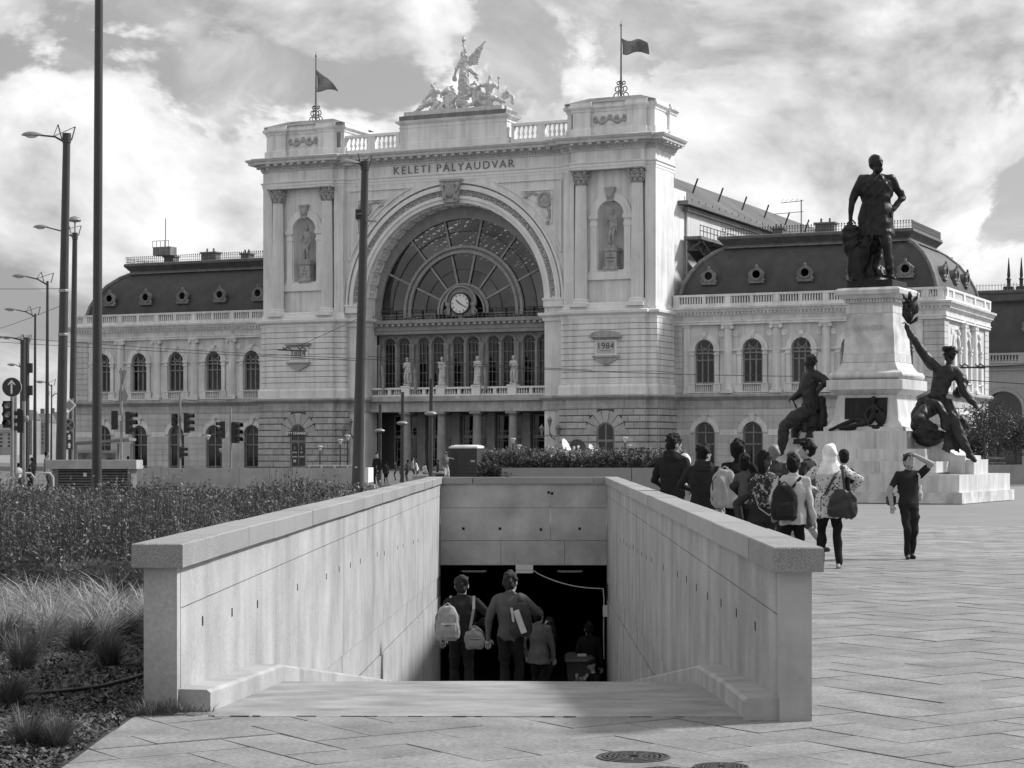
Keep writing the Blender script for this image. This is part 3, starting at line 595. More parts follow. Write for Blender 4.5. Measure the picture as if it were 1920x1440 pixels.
# ---- glazed wall of the arch
GF = mat('iron glazing frame', .28, .7, .2, 1.5); GFD = mat('dark glazing bar', .05, .6)
GLS = glass_mat('arch glass', .30, .045); yG = 3.3; ZG = 14.35; zc = 15.0
for r0, r1, t_ in ((5.55, 5.8, .3), (6.05, 6.3, .3), (2.15, 2.35, .25), (2.5, 2.7, .25), (8.85, 10.4, .3)):
    q = MB(); ring2(q, 0, zc, r0, r1, yG - t_, yG + .1, 40, 184, -4); q.build('ring_frame', GF, ST, smooth=30)
q = MB(); ring2(q, 0, zc, 5.8, 6.05, yG - .08, yG + .1, 40, 184, -4); ring2(q, 0, zc, 2.35, 2.5, yG - .08, yG + .1, 30, 184, -4); q.build('ring_web', GF, ST)
q = MB()
for i in range(64): a = R(180*(i + .5)/64); p = Vector((5.925*math.cos(a), yG - .09, zc + 5.925*math.sin(a))); q.blob(p, (.06, .02, .06), 6, 4)
q.build('rivets', GFD, ST, kind='stuff')
for r0 in (4.0, 7.6): q = MB(); ring2(q, 0, zc, r0, r0 + .07, yG - .06, yG + .04, 40); q.build('glazing_bar', GFD, ST)
for k in range(1, 7):
    a = R(180*k/7); d = Vector((math.cos(a), 0, math.sin(a))); o = Vector((0, yG, zc))
    for ra, rb in ((2.65, 5.6), (6.25, 8.95)): MB().bar(o + d*ra, o + d*rb, .18, .22, (0, 1, 0)).build('glazing_bar', GF, ST); MB().bar(o + d*ra + Vector((.1, -.08, 0)), o + d*rb + Vector((.1, -.08, 0)), .09, .05, (0, 1, 0)).build('glazing_bar', GFD, ST)
for k in range(7):
    for ra, rb in ((2.6, 4.0), (4.05, 5.6), (6.25, 7.6), (7.65, 8.95)):
        a0, a1 = R(180*k/7 + .6), R(180*(k+1)/7 - .6); q = MB(); A = [a0 + (a1-a0)*i/6 for i in range(7)]; tz = random.uniform(-.03, .03)
        q.add([(ra*math.cos(a), yG + .02 + tz*0, zc + ra*math.sin(a)) for a in A] + [(rb*math.cos(a), yG + .02 + tz, zc + rb*math.sin(a)) for a in A[::-1]], [tuple(range(14))]); q.build('pane', GLS, ST, fix=False)
for sx in (-1, 1):
    q = MB(); q.bar((sx*1.6, yG - .1, 15.25), (sx*9.2, yG - .1, 15.25), .1, .1); [q.bar((sx*x_, yG - .1, 14.3), (sx*x_, yG - .1, 15.25), .1, .1) for x_ in (2.9, 4.4, 7.3, 8.9)]; q.build('transom', GFD, ST)
    q = MB(); q.add([(sx*2.6, yG + .02, 14.3), (sx*9.0, yG + .02, 14.3), (sx*9.0, yG + .02, 15.0), (sx*2.6, yG + .02, 15.0)], [(0, 1, 2, 3)]); q.build('pane', GLS, ST, fix=False)
# clock
ck = empty('station_clock', stw(0, 2.55, 15.72), -SAL, 'round white clock with roman dial on the glazed arch', 'clock')
def lathe_y(prof, n=32, caps=True):                            # lathe about the y axis
    b_ = MB().lathe(prof, n=n, caps=caps); b_.v = [(v[0], v[2], v[1]) for v in b_.v]; return b_
lathe_y([(1.0, .1), (1.06, .02), (1.06, -.14), (.96, -.18), (.93, -.12)], caps=False).build('bezel', LEAD, ck, smooth=50)
lathe_y([(.95, .05), (.95, -.1), (.01, -.1)]).build('face', mat('clock face', .75, .5), ck)
for i in range(12):
    a = R(90 - 30*i); d = Vector((math.cos(a), 0, math.sin(a))); t_ = Vector((-d.z, 0, d.x))
    q = MB()
    for dx in ([0] if i % 3 == 1 else [-.035, .035]): q.bar(d*.68 + t_*dx + Vector((0, -.11, 0)), d*.87 + t_*dx + Vector((0, -.11, 0)), .035, .02, (0, 1, 0))
    q.build('numeral', LEAD, ck)
for ang, L, w in ((90 - 310, .52, .10), (90 - 120, .80, .07)):
    d = Vector((math.cos(R(ang)), 0, math.sin(R(ang)))); MB().bar(d*-.18 + Vector((0, -.135, 0)), d*L + Vector((0, -.135, 0)), w, .02, (0, 1, 0)).build('clock_hand', LEAD, ck)
q = MB(); ring2(q, 0, .1, 1.45, 1.6, .0, .3, 20); ring2(q, 0, .0, 1.06, 1.45, .25, .33, 20)
for sx in (-1, 1): q.box(sx*1.3 - .28, sx*1.3 + .28, .0, .35, -.2, .12); q.box(sx*1.3 - .18, sx*1.3 + .18, .05, .3, -1.1, -.2); q.tube([(sx*1.2, .1, -.3), (sx*1.7, .1, -.7), (sx*1.5, .1, -1.1)], .08, 6)
q.box(-1.0, 1.0, .2, .33, -1.2, 0); q.box(-.2, .2, .0, .25, -1.6, -1.0); q.build('clock_bracket', GF, ck)
# gallery under the arch
q = MB(); q.box(-9.4, 9.4, 2.75, 3.6, 13.3, 13.75); q.box(-9.4, 9.4, 2.35, 3.6, 13.95, 14.3); q.box(-9.4, 9.4, 2.6, 3.6, 13.75, 13.95); q.box(-9.4, 9.4, 2.85, 3.6, 12.95, 13.3); q.build('gallery_entablature', GF, ST)
q = MB(); [q.box(x_ - .14, x_ + .14, 2.4, 2.62, 13.72, 13.93) for x_ in [-9 + .62*i for i in range(30)]]; q.build('modillions', mat('iron modillion', .36, .7), ST, kind='stuff')
q = MB(); [q.bar((x_, 2.5, 14.3), (x_, 2.5, 14.75), .04, .04) for x_ in [-9.3 + .465*i for i in range(41)]]; q.bar((-9.4, 2.5, 14.75), (9.4, 2.5, 14.75), .05, .05); q.bar((-9.4, 2.5, 14.5), (9.4, 2.5, 14.5), .03, .03); q.build('roof_railing', ZINC, ST, kind='stuff')
wx = [p + d for p in (-7.4, -3.7, 0, 3.7, 7.4) for d in (-.78, .78)]
b = MB(); wall_arch(b, -9.4, 9.4, 7.0, 13.0, [(x, .62, 7.3, 12.05) for x in wx], 3.8, .3, 10); b.build('gallery_wall', GF, ST)
for i, x in enumerate(wx):
    if i == 0:
        w0 = MB(); ring2(w0, 0, 12.05, .55, .64, 3.9, 4.0, 12); ring2(w0, 0, 12.05, .25, .3, 3.92, 3.98, 10)
        for xx in (-.2, .2, -.58, .58): w0.bar((xx, 3.95, 7.3), (xx, 3.95, 12.05), .05 if abs(xx) < .4 else .1, .05, (0, 1, 0))
        for zz in (7.35, 8.3, 9.25, 10.2, 11.15, 12.05): w0.bar((-.6, 3.95, zz), (.6, 3.95, zz), .05, .05)
        for k in range(5): a = R(30 + 30*k); w0.bar((.27*math.cos(a), 3.95, 12.05 + .27*math.sin(a)), (.58*math.cos(a), 3.95, 12.05 + .58*math.sin(a)), .04, .05, (0, 1, 0))
        w0 = w0.build('window', mat('pale muntin', .20, .7), ST); pane_arch(MB(), 0, .6, 7.3, 12.05, 4.02).build('pane', PANE, w0, fix=False)
        su = MB(); ring2(su, 0, 12.05, .66, .86, 3.68, 3.8, 14); su.stack([(.12, .1, 7.0), (.12, .1, 11.8), (.17, .14, 11.85), (.17, .14, 12.05)], .76, 3.72); su.build('surround', GF, w0)
    else: w0 = copy_tree(w0, ST)
    w0.location = (x, 0, 0)
q = MB(); [q.lathe([(.2, 7.0), (.2, 7.5), (.14, 7.6), (.14, 11.6), (.22, 11.8), (.24, 12.0)], x_, 3.55, n=10) for x_ in (-9.25, -5.55, -1.85, 1.85, 5.55, 9.25)]; q.build('colonnettes', GF, ST, kind='stuff', smooth=50)
# balcony and portico
BAND = mat('weathered band', .33)
q = MB(); q.box(-9.35, 9.35, 1.75, 6.4, 5.45, 5.75); q.box(-9.35, 9.35, 1.9, 6.4, 5.75, 6.45); q.box(-9.35, 9.35, 1.55, 6.4, 6.45, 6.7); q.box(-9.35, 9.35, 1.7, 6.4, 6.7, 6.95); q.build('balcony', BAND, ST)
PXS = [-5.6, -1.87, 1.87, 5.6]
q = MB(); q.box(-9.3, 9.3, 2.2, 2.6, 6.95, 7.12); q.box(-9.3, 9.3, 2.15, 2.65, 7.62, 7.8); q.build('balustrade', TRIM, ST)
for i, x in enumerate(PXS): MB().stack([(.42, .36, 6.95), (.42, .36, 7.78), (.5, .42, 7.82), (.5, .42, 7.95)], x, 2.4).build('pier', TRIM, ST)
seg = [-9.3] + PXS + [9.3]
for i in range(5):
    xm = (seg[i] + seg[i+1])/2
    MB().stack([(.16, .18, 7.12), (.16, .18, 7.62)], xm, 2.4).build('pier', TRIM, ST)
    q = MB(); a, e = seg[i] + .5, seg[i+1] - .5
    k = int((e - a)/.24); [q.lathe([(.05, 7.12), (.085, 7.25), (.05, 7.5), (.06, 7.62)], a + (j + .5)*(e - a)/k, 2.4, n=6) for j in range(k) if abs(a + (j + .5)*(e - a)/k - xm) > .25]; q.build('balusters', TRIM, ST, kind='stuff')
PCOL = mat('column stone', .32, .85, .2, 1.5, .3, 10, streak=.2)
for i, x in enumerate(PXS):
    if i == 0:
        c1 = MB().lathe([(.46, .4), (.46, 1.6), (.38, 5.0)], n=20).build('column', PCOL, ST, smooth=60); MB().stack([(.58, .58, 0), (.58, .58, .25)]).lathe([(.55, .25), (.57, .33), (.48, .4)], n=20).build('base', PCOL, c1, smooth=50)
        MB().lathe([(.38, 5.0), (.44, 5.05), (.38, 5.1), (.52, 5.25)], n=20).stack([(.56, .56, 5.25), (.56, .56, 5.45)]).build('capital', PCOL, c1, smooth=50)
    else: c1 = copy_tree(c1, ST)
    c1.location = (x, 2.35, 0)
DOOR = mat('dark door', .06, .6, .3, 2)
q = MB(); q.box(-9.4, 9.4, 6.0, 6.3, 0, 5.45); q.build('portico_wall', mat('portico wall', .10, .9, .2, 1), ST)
for i in range(5):
    xm = (seg[i] + seg[i+1])/2; w = 1.25
    for xx in (seg[i], seg[i+1]):
        if abs(xx) < 9: MB().box(xx - .4, xx + .4, 5.4, 6.0, 0, 5.4).build('pilaster', PCOL, ST) if i < 4 and xx == seg[i+1] else None
    d = MB().box(xm - w - .1, xm + w + .1, 5.75, 5.95, 2.95, 3.25); [d.box(xm + s_*w - .07, xm + s_*w + .07, 5.75, 5.95, 0, 5.2) for s_ in (-1, 1)]; d.box(xm - w, xm + w, 5.76, 5.94, 5.05, 5.2); d.box(xm - w, xm + w, 5.78, 5.92, 3.6, 3.68)
    for k in range(-2, 3): d.box(xm + k*.5 - .03, xm + k*.5 + .03, 5.8, 5.92, 0 if k % 2 == 0 else 3.25, 2.95 if k % 2 == 0 else 3.6)
    for zz in (.9, 1.9, 2.7): d.box(xm - w, xm + w, 5.81, 5.91, zz - .03, zz + .03) if i in (0, 2, 4) else d.box(xm - w, xm - .3, 5.81, 5.91, zz - .03, zz + .03)
    d = d.build('door', FRAME, ST); MB().add([(xm - w, 5.86, .1), (xm + w, 5.86, .1), (xm + w, 5.86, 5.05), (xm - w, 5.86, 5.05)], [(0, 1, 2, 3)]).build('pane', PANE, d, fix=False)
# ---- tower middle and ground storeys
def prism(path, z0, z1, name, m, inner=5.35):
    pts = list(path) + [(path[-1][0], inner), (path[0][0], inner)]
    return MB().ext([(p[0], p[1], z0) for p in pts], (0, 0, z1 - z0)).build(name, m, ST)
def place_blocks(path, z0, z1, L, thick, name, m, gap, shift, door=None, proud=.0):
    cnt = 0
    for i in range(len(path) - 1):
        p, q = Vector(path[i]), Vector(path[i+1]); ln = (q - p).length
        if ln < .15: continue
        d = (q - p)/ln; n = Vector((d.y, -d.x)); k = max(1, round(ln/L)); w = ln/k
        cuts = [0] + [min(ln, max(0, (j + .5*shift)*w)) for j in range(0 if shift else 1, k)] + [ln]
        if shift and k == 1: cuts = [0, ln]
        cuts = sorted(set(round(c, 4) for c in cuts))
        for j in range(len(cuts) - 1):
            a, c = cuts[j], cuts[j+1]
            spans = [(a, c)]
            if door and i == door[0]:
                cx, hw = door[1], door[2]; zm = (z0 + z1)/2
                lo, hi = cx - hw(zm), cx + hw(zm); spans = [(a, min(c, lo)), (max(a, hi), c)] if hw(zm) > 0 else spans
            for a_, c_ in spans:
                if c_ - a_ < .12: continue
                g0 = gap/8 if a_ > 0 else -.0; g1 = gap/8 if c_ < ln else 0
                e = .035 if proud else 0; A_, C_ = p + d*(a_ + g0), p + d*(c_ - g1); t0 = thick + random.uniform(-.008, .008)
                q_ = MB(); pr = [(A_, 0), (C_, 0)]
                q_.rings([[(*(A_ - n*.02), z0+gap/2), (*(C_ - n*.02), z0+gap/2), (*(C_ - n*.02), z1-gap/2), (*(A_ - n*.02), z1-gap/2)],
                          [(*(A_ + n*(t0-e)), z0+gap/2), (*(C_ + n*(t0-e)), z0+gap/2), (*(C_ + n*(t0-e)), z1-gap/2), (*(A_ + n*(t0-e)), z1-gap/2)],
                          [(*(A_ + d*e + n*t0), z0+gap/2+e), (*(C_ - d*e + n*t0), z0+gap/2+e), (*(C_ - d*e + n*t0), z1-gap/2-e), (*(A_ + d*e + n*t0), z1-gap/2-e)]] if e else
                         [[(*(A_ - n*.02), z0+gap/2), (*(C_ - n*.02), z0+gap/2), (*(C_ - n*.02), z1-gap/2), (*(A_ - n*.02), z1-gap/2)], [(*(A_ + n*t0), z0+gap/2), (*(C_ + n*t0), z0+gap/2), (*(C_ + n*t0), z1-gap/2), (*(A_ + n*t0), z1-gap/2)]])
                q_.build(name, m, ST, fix=False); cnt += 1
    return cnt
CORE = mat('stucco joint', .10, .9)
UPs = [(11.5, 1.2), (11.5, .5), (12.5, .5), (12.5, 0), (19.55, 0), (19.55, .5), (20.5, .5), (20.5, 5.3)]
for half in (UPs, mir(UPs)):
    sg = 1 if half is UPs else -1
    c2 = off(half, .12); prism(c2, 7.7, 13.9, 'tower_core', CORE)
    for r_ in range(11): place_blocks(c2, 7.8 + r_*.545, 7.8 + (r_+1)*.545, 1.45, .07, 'ashlar_block', STUCCO, .05, r_ % 2)
    prism(c2, 5.0, 7.7, 'tower_core', CORE)
    c1_ = off(half, .30); prism(c1_, 0, 5.6, 'tower_core', RUSTD)
    fi = 3; p, q = Vector(c1_[fi]), Vector(c1_[fi+1]); cxl = (q - p).length/2
    hw = lambda z: (0 if z > 5.35 else (math.sqrt(max(.0, 1.95**2 - (z - 3.45)**2)) if z > 3.45 else .88))
    for r_ in range(9): place_blocks(c1_, .12 + r_*.6, .12 + (r_+1)*.6, 1.05, .14, 'rusticated_stone', RUST, .075, r_ % 2, (fi, cxl, hw), .03)
    yq = p.y; cx = sg*16.03
    for k in range(7):                               # voussoirs
        a0, a1 = R(180*k/7 + 1.2), R(180*(k+1)/7 - 1.2); rr = lambda a: 1.93
        MB().ext([(cx + r*math.cos(a), yq - .15, 3.45 + r*math.sin(a)) for r, a in ((.86, a0), (1.93, a0), (1.93, (a0+a1)/2), (1.93, a1), (.86, a1), (.86, (a0+a1)/2))], (0, .17, 0)).build('voussoir', RUST, ST)
    d = MB(); ring2(d, cx, 3.45, .72, .86, yq - .05, yq + .1, 14); [d.box(cx + s_*.79 - .07, cx + s_*.79 + .07, yq - .05, yq + .1, 0, 3.45) for s_ in (-1, 1)]; d.box(cx - .8, cx + .8, yq - .04, yq + .1, 2.55, 2.75); d.box(cx - .06, cx + .06, yq - .03, yq + .1, 0, 4.2); d.box(cx - .8, cx + .8, yq - .03, yq + .1, 0, .3)
    d = d.build('door', FRAME, ST); b = MB(); pane_arch(b, cx, .8, .1, 3.45, yq - .012); b.build('pane', mat('dark glazing', .02, .08, spec=.6), d, fix=False)
    # date tablet
    yt = -.22; zt = 11.2; tb = MB(); tb.box(cx - 1.05, cx + 1.05, yt - .16, yt + .1, zt - .85, zt + .65); tb.build('tablet_frame', TRIM, ST)
    MB().box(cx - .85, cx + .85, yt - .2, yt, zt - .65, zt + .45).build('date_tablet', mat('tablet', .5, .7), ST)
    tt = text_mesh('date', '1984' if sg > 0 else '1884', .78, LEAD, .015, -.006, 1.1, ST); tt.location = (cx, yt - .22, zt - .02)
    MB().bar((cx - .5, yt - .21, zt - .42), (cx + .5, yt - .21, zt - .42), .03, .03).build('date_line', LEAD, ST)
    pd = MB()
    if sg > 0:
        A = [(cx + 1.45*math.cos(R(180 - 180*i/12)), zt + .95 + .45*math.sin(R(180*i/12))) for i in range(13)]; pd.ext([(x_, yt - .5, z_) for x_, z_ in A], (0, .6, 0)); pd.box(cx - 1.5, cx + 1.5, yt - .55, yt + .1, zt + .78, zt + .94)
    pd.rings([[(cx - w_, yt + .1, z_), (cx + w_, yt + .1, z_), (cx + w_, yt - o2, z_), (cx - w_, yt - o2, z_)] for w_, o2, z_ in ((1.1, .15, zt + .55), (1.25, .3, zt + .7), (1.35, .45, zt + .78), (1.4, .5, zt + (.8 if sg > 0 else .98)))])
    pd.build('tablet_hood', BAND, ST); pd = MB()
    pd.rings([[(cx - w_, yt + .1, z_), (cx + w_, yt + .1, z_), (cx + w_, yt - o2, z_), (cx - w_, yt - o2, z_)] for w_, o2, z_ in ((1.3, .32, zt - .85), (1.3, .32, zt - .98), (1.1, .2, zt - 1.1), (.9, .18, zt - 1.3), (.35, .16, zt - 1.55), (.1, .1, zt - 1.75))])
    pd.build('tablet_bracket', BAND, ST)
sgn_ = empty('shop_sign', stw(-16.03, -.78, 3.42), -SAL, 'dark sign with white letters CITY CHANGE over the left tower door', 'shop sign')
MB().box(-.86, .86, -.05, .05, -.22, .22).build('panel', LEAD, sgn_); t = text_mesh('lettering', 'CITY CHANGE', .345, mat('sign white', .75, .5), .01, .012, 1, sgn_); t.location = (0, -.062, 0)
for dx, lines in ((-.38, ('i', 'HOTELS', 'HOTELS', 'M')), (.38, ('i', 'CITY', 'CHANGE'))):
    ps = empty('door_notice', stw(-16.03 + dx, -.36, 1.3), -SAL, 'dark door notice with white lettering, %s leaf below the exchange sign' % ('left' if dx < 0 else 'right'), 'notice')
    MB().box(-.3, .3, -.012, .0, -1.0, 1.0).build('panel', mat('dark panel', .04, .4), ps)
    for i, s_ in enumerate(lines): t = text_mesh('lettering', s_, .42 if len(s_) == 1 else .155, MATS['sign white'], .003, .006, 1, ps); t.location = (0, -.018, .7 - .42*i)
# ---- train shed behind the arch: side walls, arched roof with one glazed haunch
HALL = mat('hall inside', .10, .9, .3, .2); SHED = mat('shed wall', .58, .9, .12, .4, streak=.2); q = MB()
q.box(-20.3, -20.0, 9, 125, 0, 24.7); q.box(20.0, 20.3, 9, 125, 0, 24.7); q.box(-20, 20, 125, 126, 0, 30); q.box(-20, -9.45, 6.4, 6.8, 0, 29.4); q.box(9.45, 20, 6.4, 6.8, 0, 29.4)
q.box(-13, 13, 6.8, 126, 29.5, 29.8); q.rings([[(20.2, y_, 24.7), (20.2, y_, 24.4), (13, y_, 29.5), (13, y_, 29.8)] for y_ in (6.8, 126)])
for ya, yb in ((6.8, 22), (80, 126)): q.rings([[(-20.2, y_, 24.7), (-20.2, y_, 24.4), (-13, y_, 29.5), (-13, y_, 29.8)] for y_ in (ya, yb)])
q.build('hall_shell', HALL, ST)
q = MB(); rl = random.Random(3)
def hp(t, y_): return Vector((-20.2 + 7.2*t, y_, 24.6 + 5.0*t))
for k in range(30): y_ = 22 + 2*k; q.bar(hp(0, y_), hp(1, y_), .3, .3); [q.bar(hp(j/6, y_), hp((j + 1)/6, y_ + 2), .16, .16) for j in range(6)]; [q.bar(hp((j + 1)/6, y_), hp(j/6, y_ + 2), .13, .13) for j in range(6) if rl.random() < .55]; [q.bar(hp(rl.random(), y_ + 2*rl.random()), hp(rl.random(), y_ + 2*rl.random()), .12, .12) for _ in range(3)]
for j in range(1, 6): q.bar(hp(j/6, 22), hp(j/6, 80), .22, .22)
for k in range(8): y_ = 24 + 8*k; q.tube([(-19 + 38*i/14, y_, 17 + 11.5*math.sin(math.pi*i/14)) for i in range(15)], .25, 5); [q.bar((-19 + 38*i/14, y_, 17 + 11.5*math.sin(math.pi*i/14)), (-19 + 38*(i + 1)/14, y_, 29.3), .14, .14) for i in range(1, 13)]
q.build('roof_truss', LEAD, ST, kind='stuff')
for sg in (1, -1):
    xa, xb = sorted((sg*20.31, sg*20.5)); MB().box(xa, xb, 9, 124, 0, 24.6).build('shed_wall', SHED, ST)
    q = MB(); xa, xb = sorted((sg*20.1, sg*21.3)); q.box(xa, xb, 7, 124, 24.6, 24.95); xa, xb = sorted((sg*20.5, sg*20.9)); q.box(xa, xb, 8, 124, 24.1, 24.4); q.build('shed_verge', mat('shed flashing', .14, .7, .3, 1), ST)
    q = MB(); xa, xb = sorted((sg*20.5, sg*22.2)); q.box(xa, xb, 8, 60, 21.4, 21.7); [q.bar((sg*20.5, y_, 20.4), (sg*22.1, y_, 21.4), .15, .2) for y_ in range(9, 60, 3)]; q.build('catwalk', MATS['shed flashing'], ST)
    q = MB()
    for z_ in (22.2, 22.7): q.bar((sg*22.1, 8, z_), (sg*22.1, 60, z_), .06, .06)
    [q.bar((sg*22.1, y_, 21.7), (sg*22.1, y_, 22.75), .05, .05) for y_ in range(8, 61)]
    [q.bar((sg*20.6, y_, 24.9), (sg*20.6, y_, 25.45), .05, .05) for y_ in range(8, 124, 2)]
    for dz in (0, 1.1): q.bar((sg*22.0, 8, 20.5 + dz), (sg*22.0, 22, 15.5 + dz), .08, .08)
    [q.bar((sg*22.0, 8 + k, 20.5 - k*5/14), (sg*22.0, 8 + k, 21.6 - k*5/14), .05, .05) for k in range(15)]; q.bar((sg*21.4, 8, 20.4), (sg*21.4, 22, 15.4), 1.0, .15)
    q.build('catwalk_railing', LEAD, ST, kind='stuff')
# ------------------------------------------------------------ station wings
WXS = [23.6 + 4.55*k for k in range(5)]; CXS = [25.87 + 4.55*k for k in range(4)]
X0, X1, YW, YB = 20.7, 45.4, 5.0, 24.0
# prototypes at x=0, facing -y at y=0
def proto_upper():
    q = MB(); ring2(q, 0, 10.95, .78, .9, .18, .26, 12)
    for x_ in (-.84, .84, -.28, .28): q.bar((x_, .22, 7.85), (x_, .22, 10.95), .12 if abs(x_) > .5 else .14, .08, (0, 1, 0))
    for z_ in (7.95, 10.0, 10.95): q.bar((-.9, .2, z_), (.9, .2, z_), .16, .1)
    q.bar((-.9, .12, 10.62), (.9, .12, 10.62), .22, .12); [q.bar((x_, .22, 10.95), (x_*1.0, .22, 11.7), .1, .08, (0, 1, 0)) for x_ in (-.4, .4)]
    ring2(q, 0, 11.35, .25, .33, .18, .24, 10, 360, 180)
    w = q.build('window', FRAME, ST); pane_arch(MB(), 0, .9, 7.85, 10.95, .24).build('pane', PANE, w, fix=False)
    s = MB(); ring2(s, 0, 10.95, .92, 1.12, -.2, 0, 16); ring2(s, 0, 10.95, 1.12, 1.42, -.14, 0, 16)
    for sx in (-1, 1):
        s.stack([(.2, .13, 7.85), (.2, .13, 10.4), (.26, .2, 10.45), (.26, .2, 10.58), (.2, .13, 10.6), (.2, .13, 10.72), (.3, .22, 10.8), (.3, .22, 10.98)], sx*1.2, -.1); s.box(sx*1.73 - .26, sx*1.73 + .26, -.12, 0, 10.78, 10.97); s.box(sx*1.73 - .24, sx*1.73 + .24, -.08, 0, 7.0, 10.5)
        s.stack([(.36, .2, 7.0), (.36, .2, 7.75), (.4, .24, 7.78), (.4, .24, 7.86)], sx*1.2, -.1)
    s.box(-.85, .85, -.28, .02, 7.75, 7.86); s.box(-.85, .85, -.28, .02, 7.0, 7.12)
    [s.lathe([(.05, 7.12), (.08, 7.3), (.045, 7.6), (.06, 7.75)], -.72 + .205*k, -.14, n=6) for k in range(8)]
    for sx in (-1, 1): s.lathe([(.3, 0), (.3, .06), (.2, .08), (.1, .05)], n=14); s.v[-56:] = [(sx*1.62 + v[0], -v[2], 12.35 + v[1]) for v in s.v[-56:]]
    s.ext([(-.16, -.3, 11.95), (.16, -.3, 11.95), (.24, -.3, 12.5), (-.24, -.3, 12.5)], (0, .3, 0)); s.blob((0, -.3, 12.2), (.16, .1, .2), 7, 5); s.build('surround', TRIM2, w)
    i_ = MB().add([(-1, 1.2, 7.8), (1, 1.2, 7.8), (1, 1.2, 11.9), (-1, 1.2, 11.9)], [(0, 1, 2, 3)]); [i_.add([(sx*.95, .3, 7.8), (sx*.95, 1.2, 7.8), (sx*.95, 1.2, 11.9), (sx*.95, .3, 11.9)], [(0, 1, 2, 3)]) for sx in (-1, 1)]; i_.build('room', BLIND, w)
    return w
def proto_lower():
    q = MB(); ring2(q, 0, 3.4, .78, .9, .26, .34, 12)
    for x_ in (-.84, .84, 0): q.bar((x_, .3, 0), (x_, .3, 3.4 if x_ else 4.2), .12, .08, (0, 1, 0))
    for z_ in (.15, 2.35, 3.4): q.bar((-.9, .29, z_), (.9, .29, z_), .14 if z_ != 2.35 else .3, .1)
    w = q.build('window', FRAME, ST); pane_arch(MB(), 0, .9, .1, 3.4, .32).build('pane', PANE, w, fix=False)
    s = MB(); ring2(s, 0, 3.4, .95, 1.15, -.14, 0, 16); ring2(s, 0, 3.4, 1.15, 1.42, -.1, 0, 16); s.ext([(-.17, -.25, 4.45), (.17, -.25, 4.45), (.26, -.25, 5.0), (-.26, -.25, 5.0)], (0, .25, 0)); s.box(-.34, .34, -.32, 0, 5.0, 5.1); s.build('surround', TRIM2, w)
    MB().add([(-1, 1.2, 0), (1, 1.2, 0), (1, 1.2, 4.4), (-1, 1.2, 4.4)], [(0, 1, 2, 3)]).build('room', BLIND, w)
    return w
TRIM2 = mat('wing trim', .74, .88, .14, .6, .15, 12, streak=.25)
def proto_col():
    c = MB().lathe([(.42, 7.45), (.42, 9), (.35, 12.75)], n=20).build('column', TRIM2, ST, smooth=60)
    MB().stack([(.56, .5, 6.95), (.56, .5, 7.2)]).lathe([(.52, 7.2), (.54, 7.28), (.46, 7.36), (.48, 7.42), (.43, 7.46)], n=20).build('base', TRIM2, c, smooth=50)
    k = MB().lathe([(.36, 12.75), (.42, 12.82), (.36, 12.9)], n=16); k.stack([(.5, .42, 13.05), (.54, .46, 13.12), (.54, .46, 13.22)])
    for sx in (-1, 1): k.tube([(sx*.43, -.4, 12.92), (sx*.43, .3, 12.92)], .17, 10)
    k.box(-.45, .45, -.36, .3, 12.92, 13.06); k.build('capital', TRIM2, c); return c
pu, pl, pc = proto_upper(), proto_lower(), proto_col()
def put(proto, x, y, rz, first=[]):
    o = proto if proto not in first else copy_tree(proto, ST)
    first.append(proto); o.location = (x, y, 0); o.rotation_euler = (0, 0, rz); return o
COURSE = mat('wing course', .56, .9, .13, .5, .25, 9, streak=.28, objvar=.05)
def oculus():
    root = MB().lathe([(.44, .0), (.62, -.15), (.62, .9), (.01, .9)], n=20, caps=False); root.v = [(v[0], v[2], v[1]) for v in root.v]; root.lathe([(.44, -.22), (.68, -.26), (.72, -.1), (.6, 0)], n=20, caps=False); root.v[-80:] = [(v[0], v[2], v[1]) for v in root.v[-80:]]
    root.stack([(.85, .3, -.95), (.85, .3, -.7), (.7, .26, -.66), (.7, .26, -.4)], 0, .1)
    for sx in (-1, 1): root.tube([(sx*.55, -.1, .35), (sx*.82, -.1, .1), (sx*.68, -.1, -.4), (sx*.9, -.1, -.7)], [.1, .14, .14, .16], 6)
    root.blob((0, -.1, .85), (.16, .14, .26), 8, 6); root.ext([(-.4, -.15, .55), (.4, -.15, .55), (.12, -.15, .78), (-.12, -.15, .78)], (0, .3, 0)); root = root.build('dormer', ZINC, ST, smooth=40)
    b_ = MB().lathe([(.46, -.02), (.01, -.02)], n=18); b_.v = [(v[0], v[2], v[1]) for v in b_.v]; b_.build('pane', DARK, root); return root
oc = oculus()
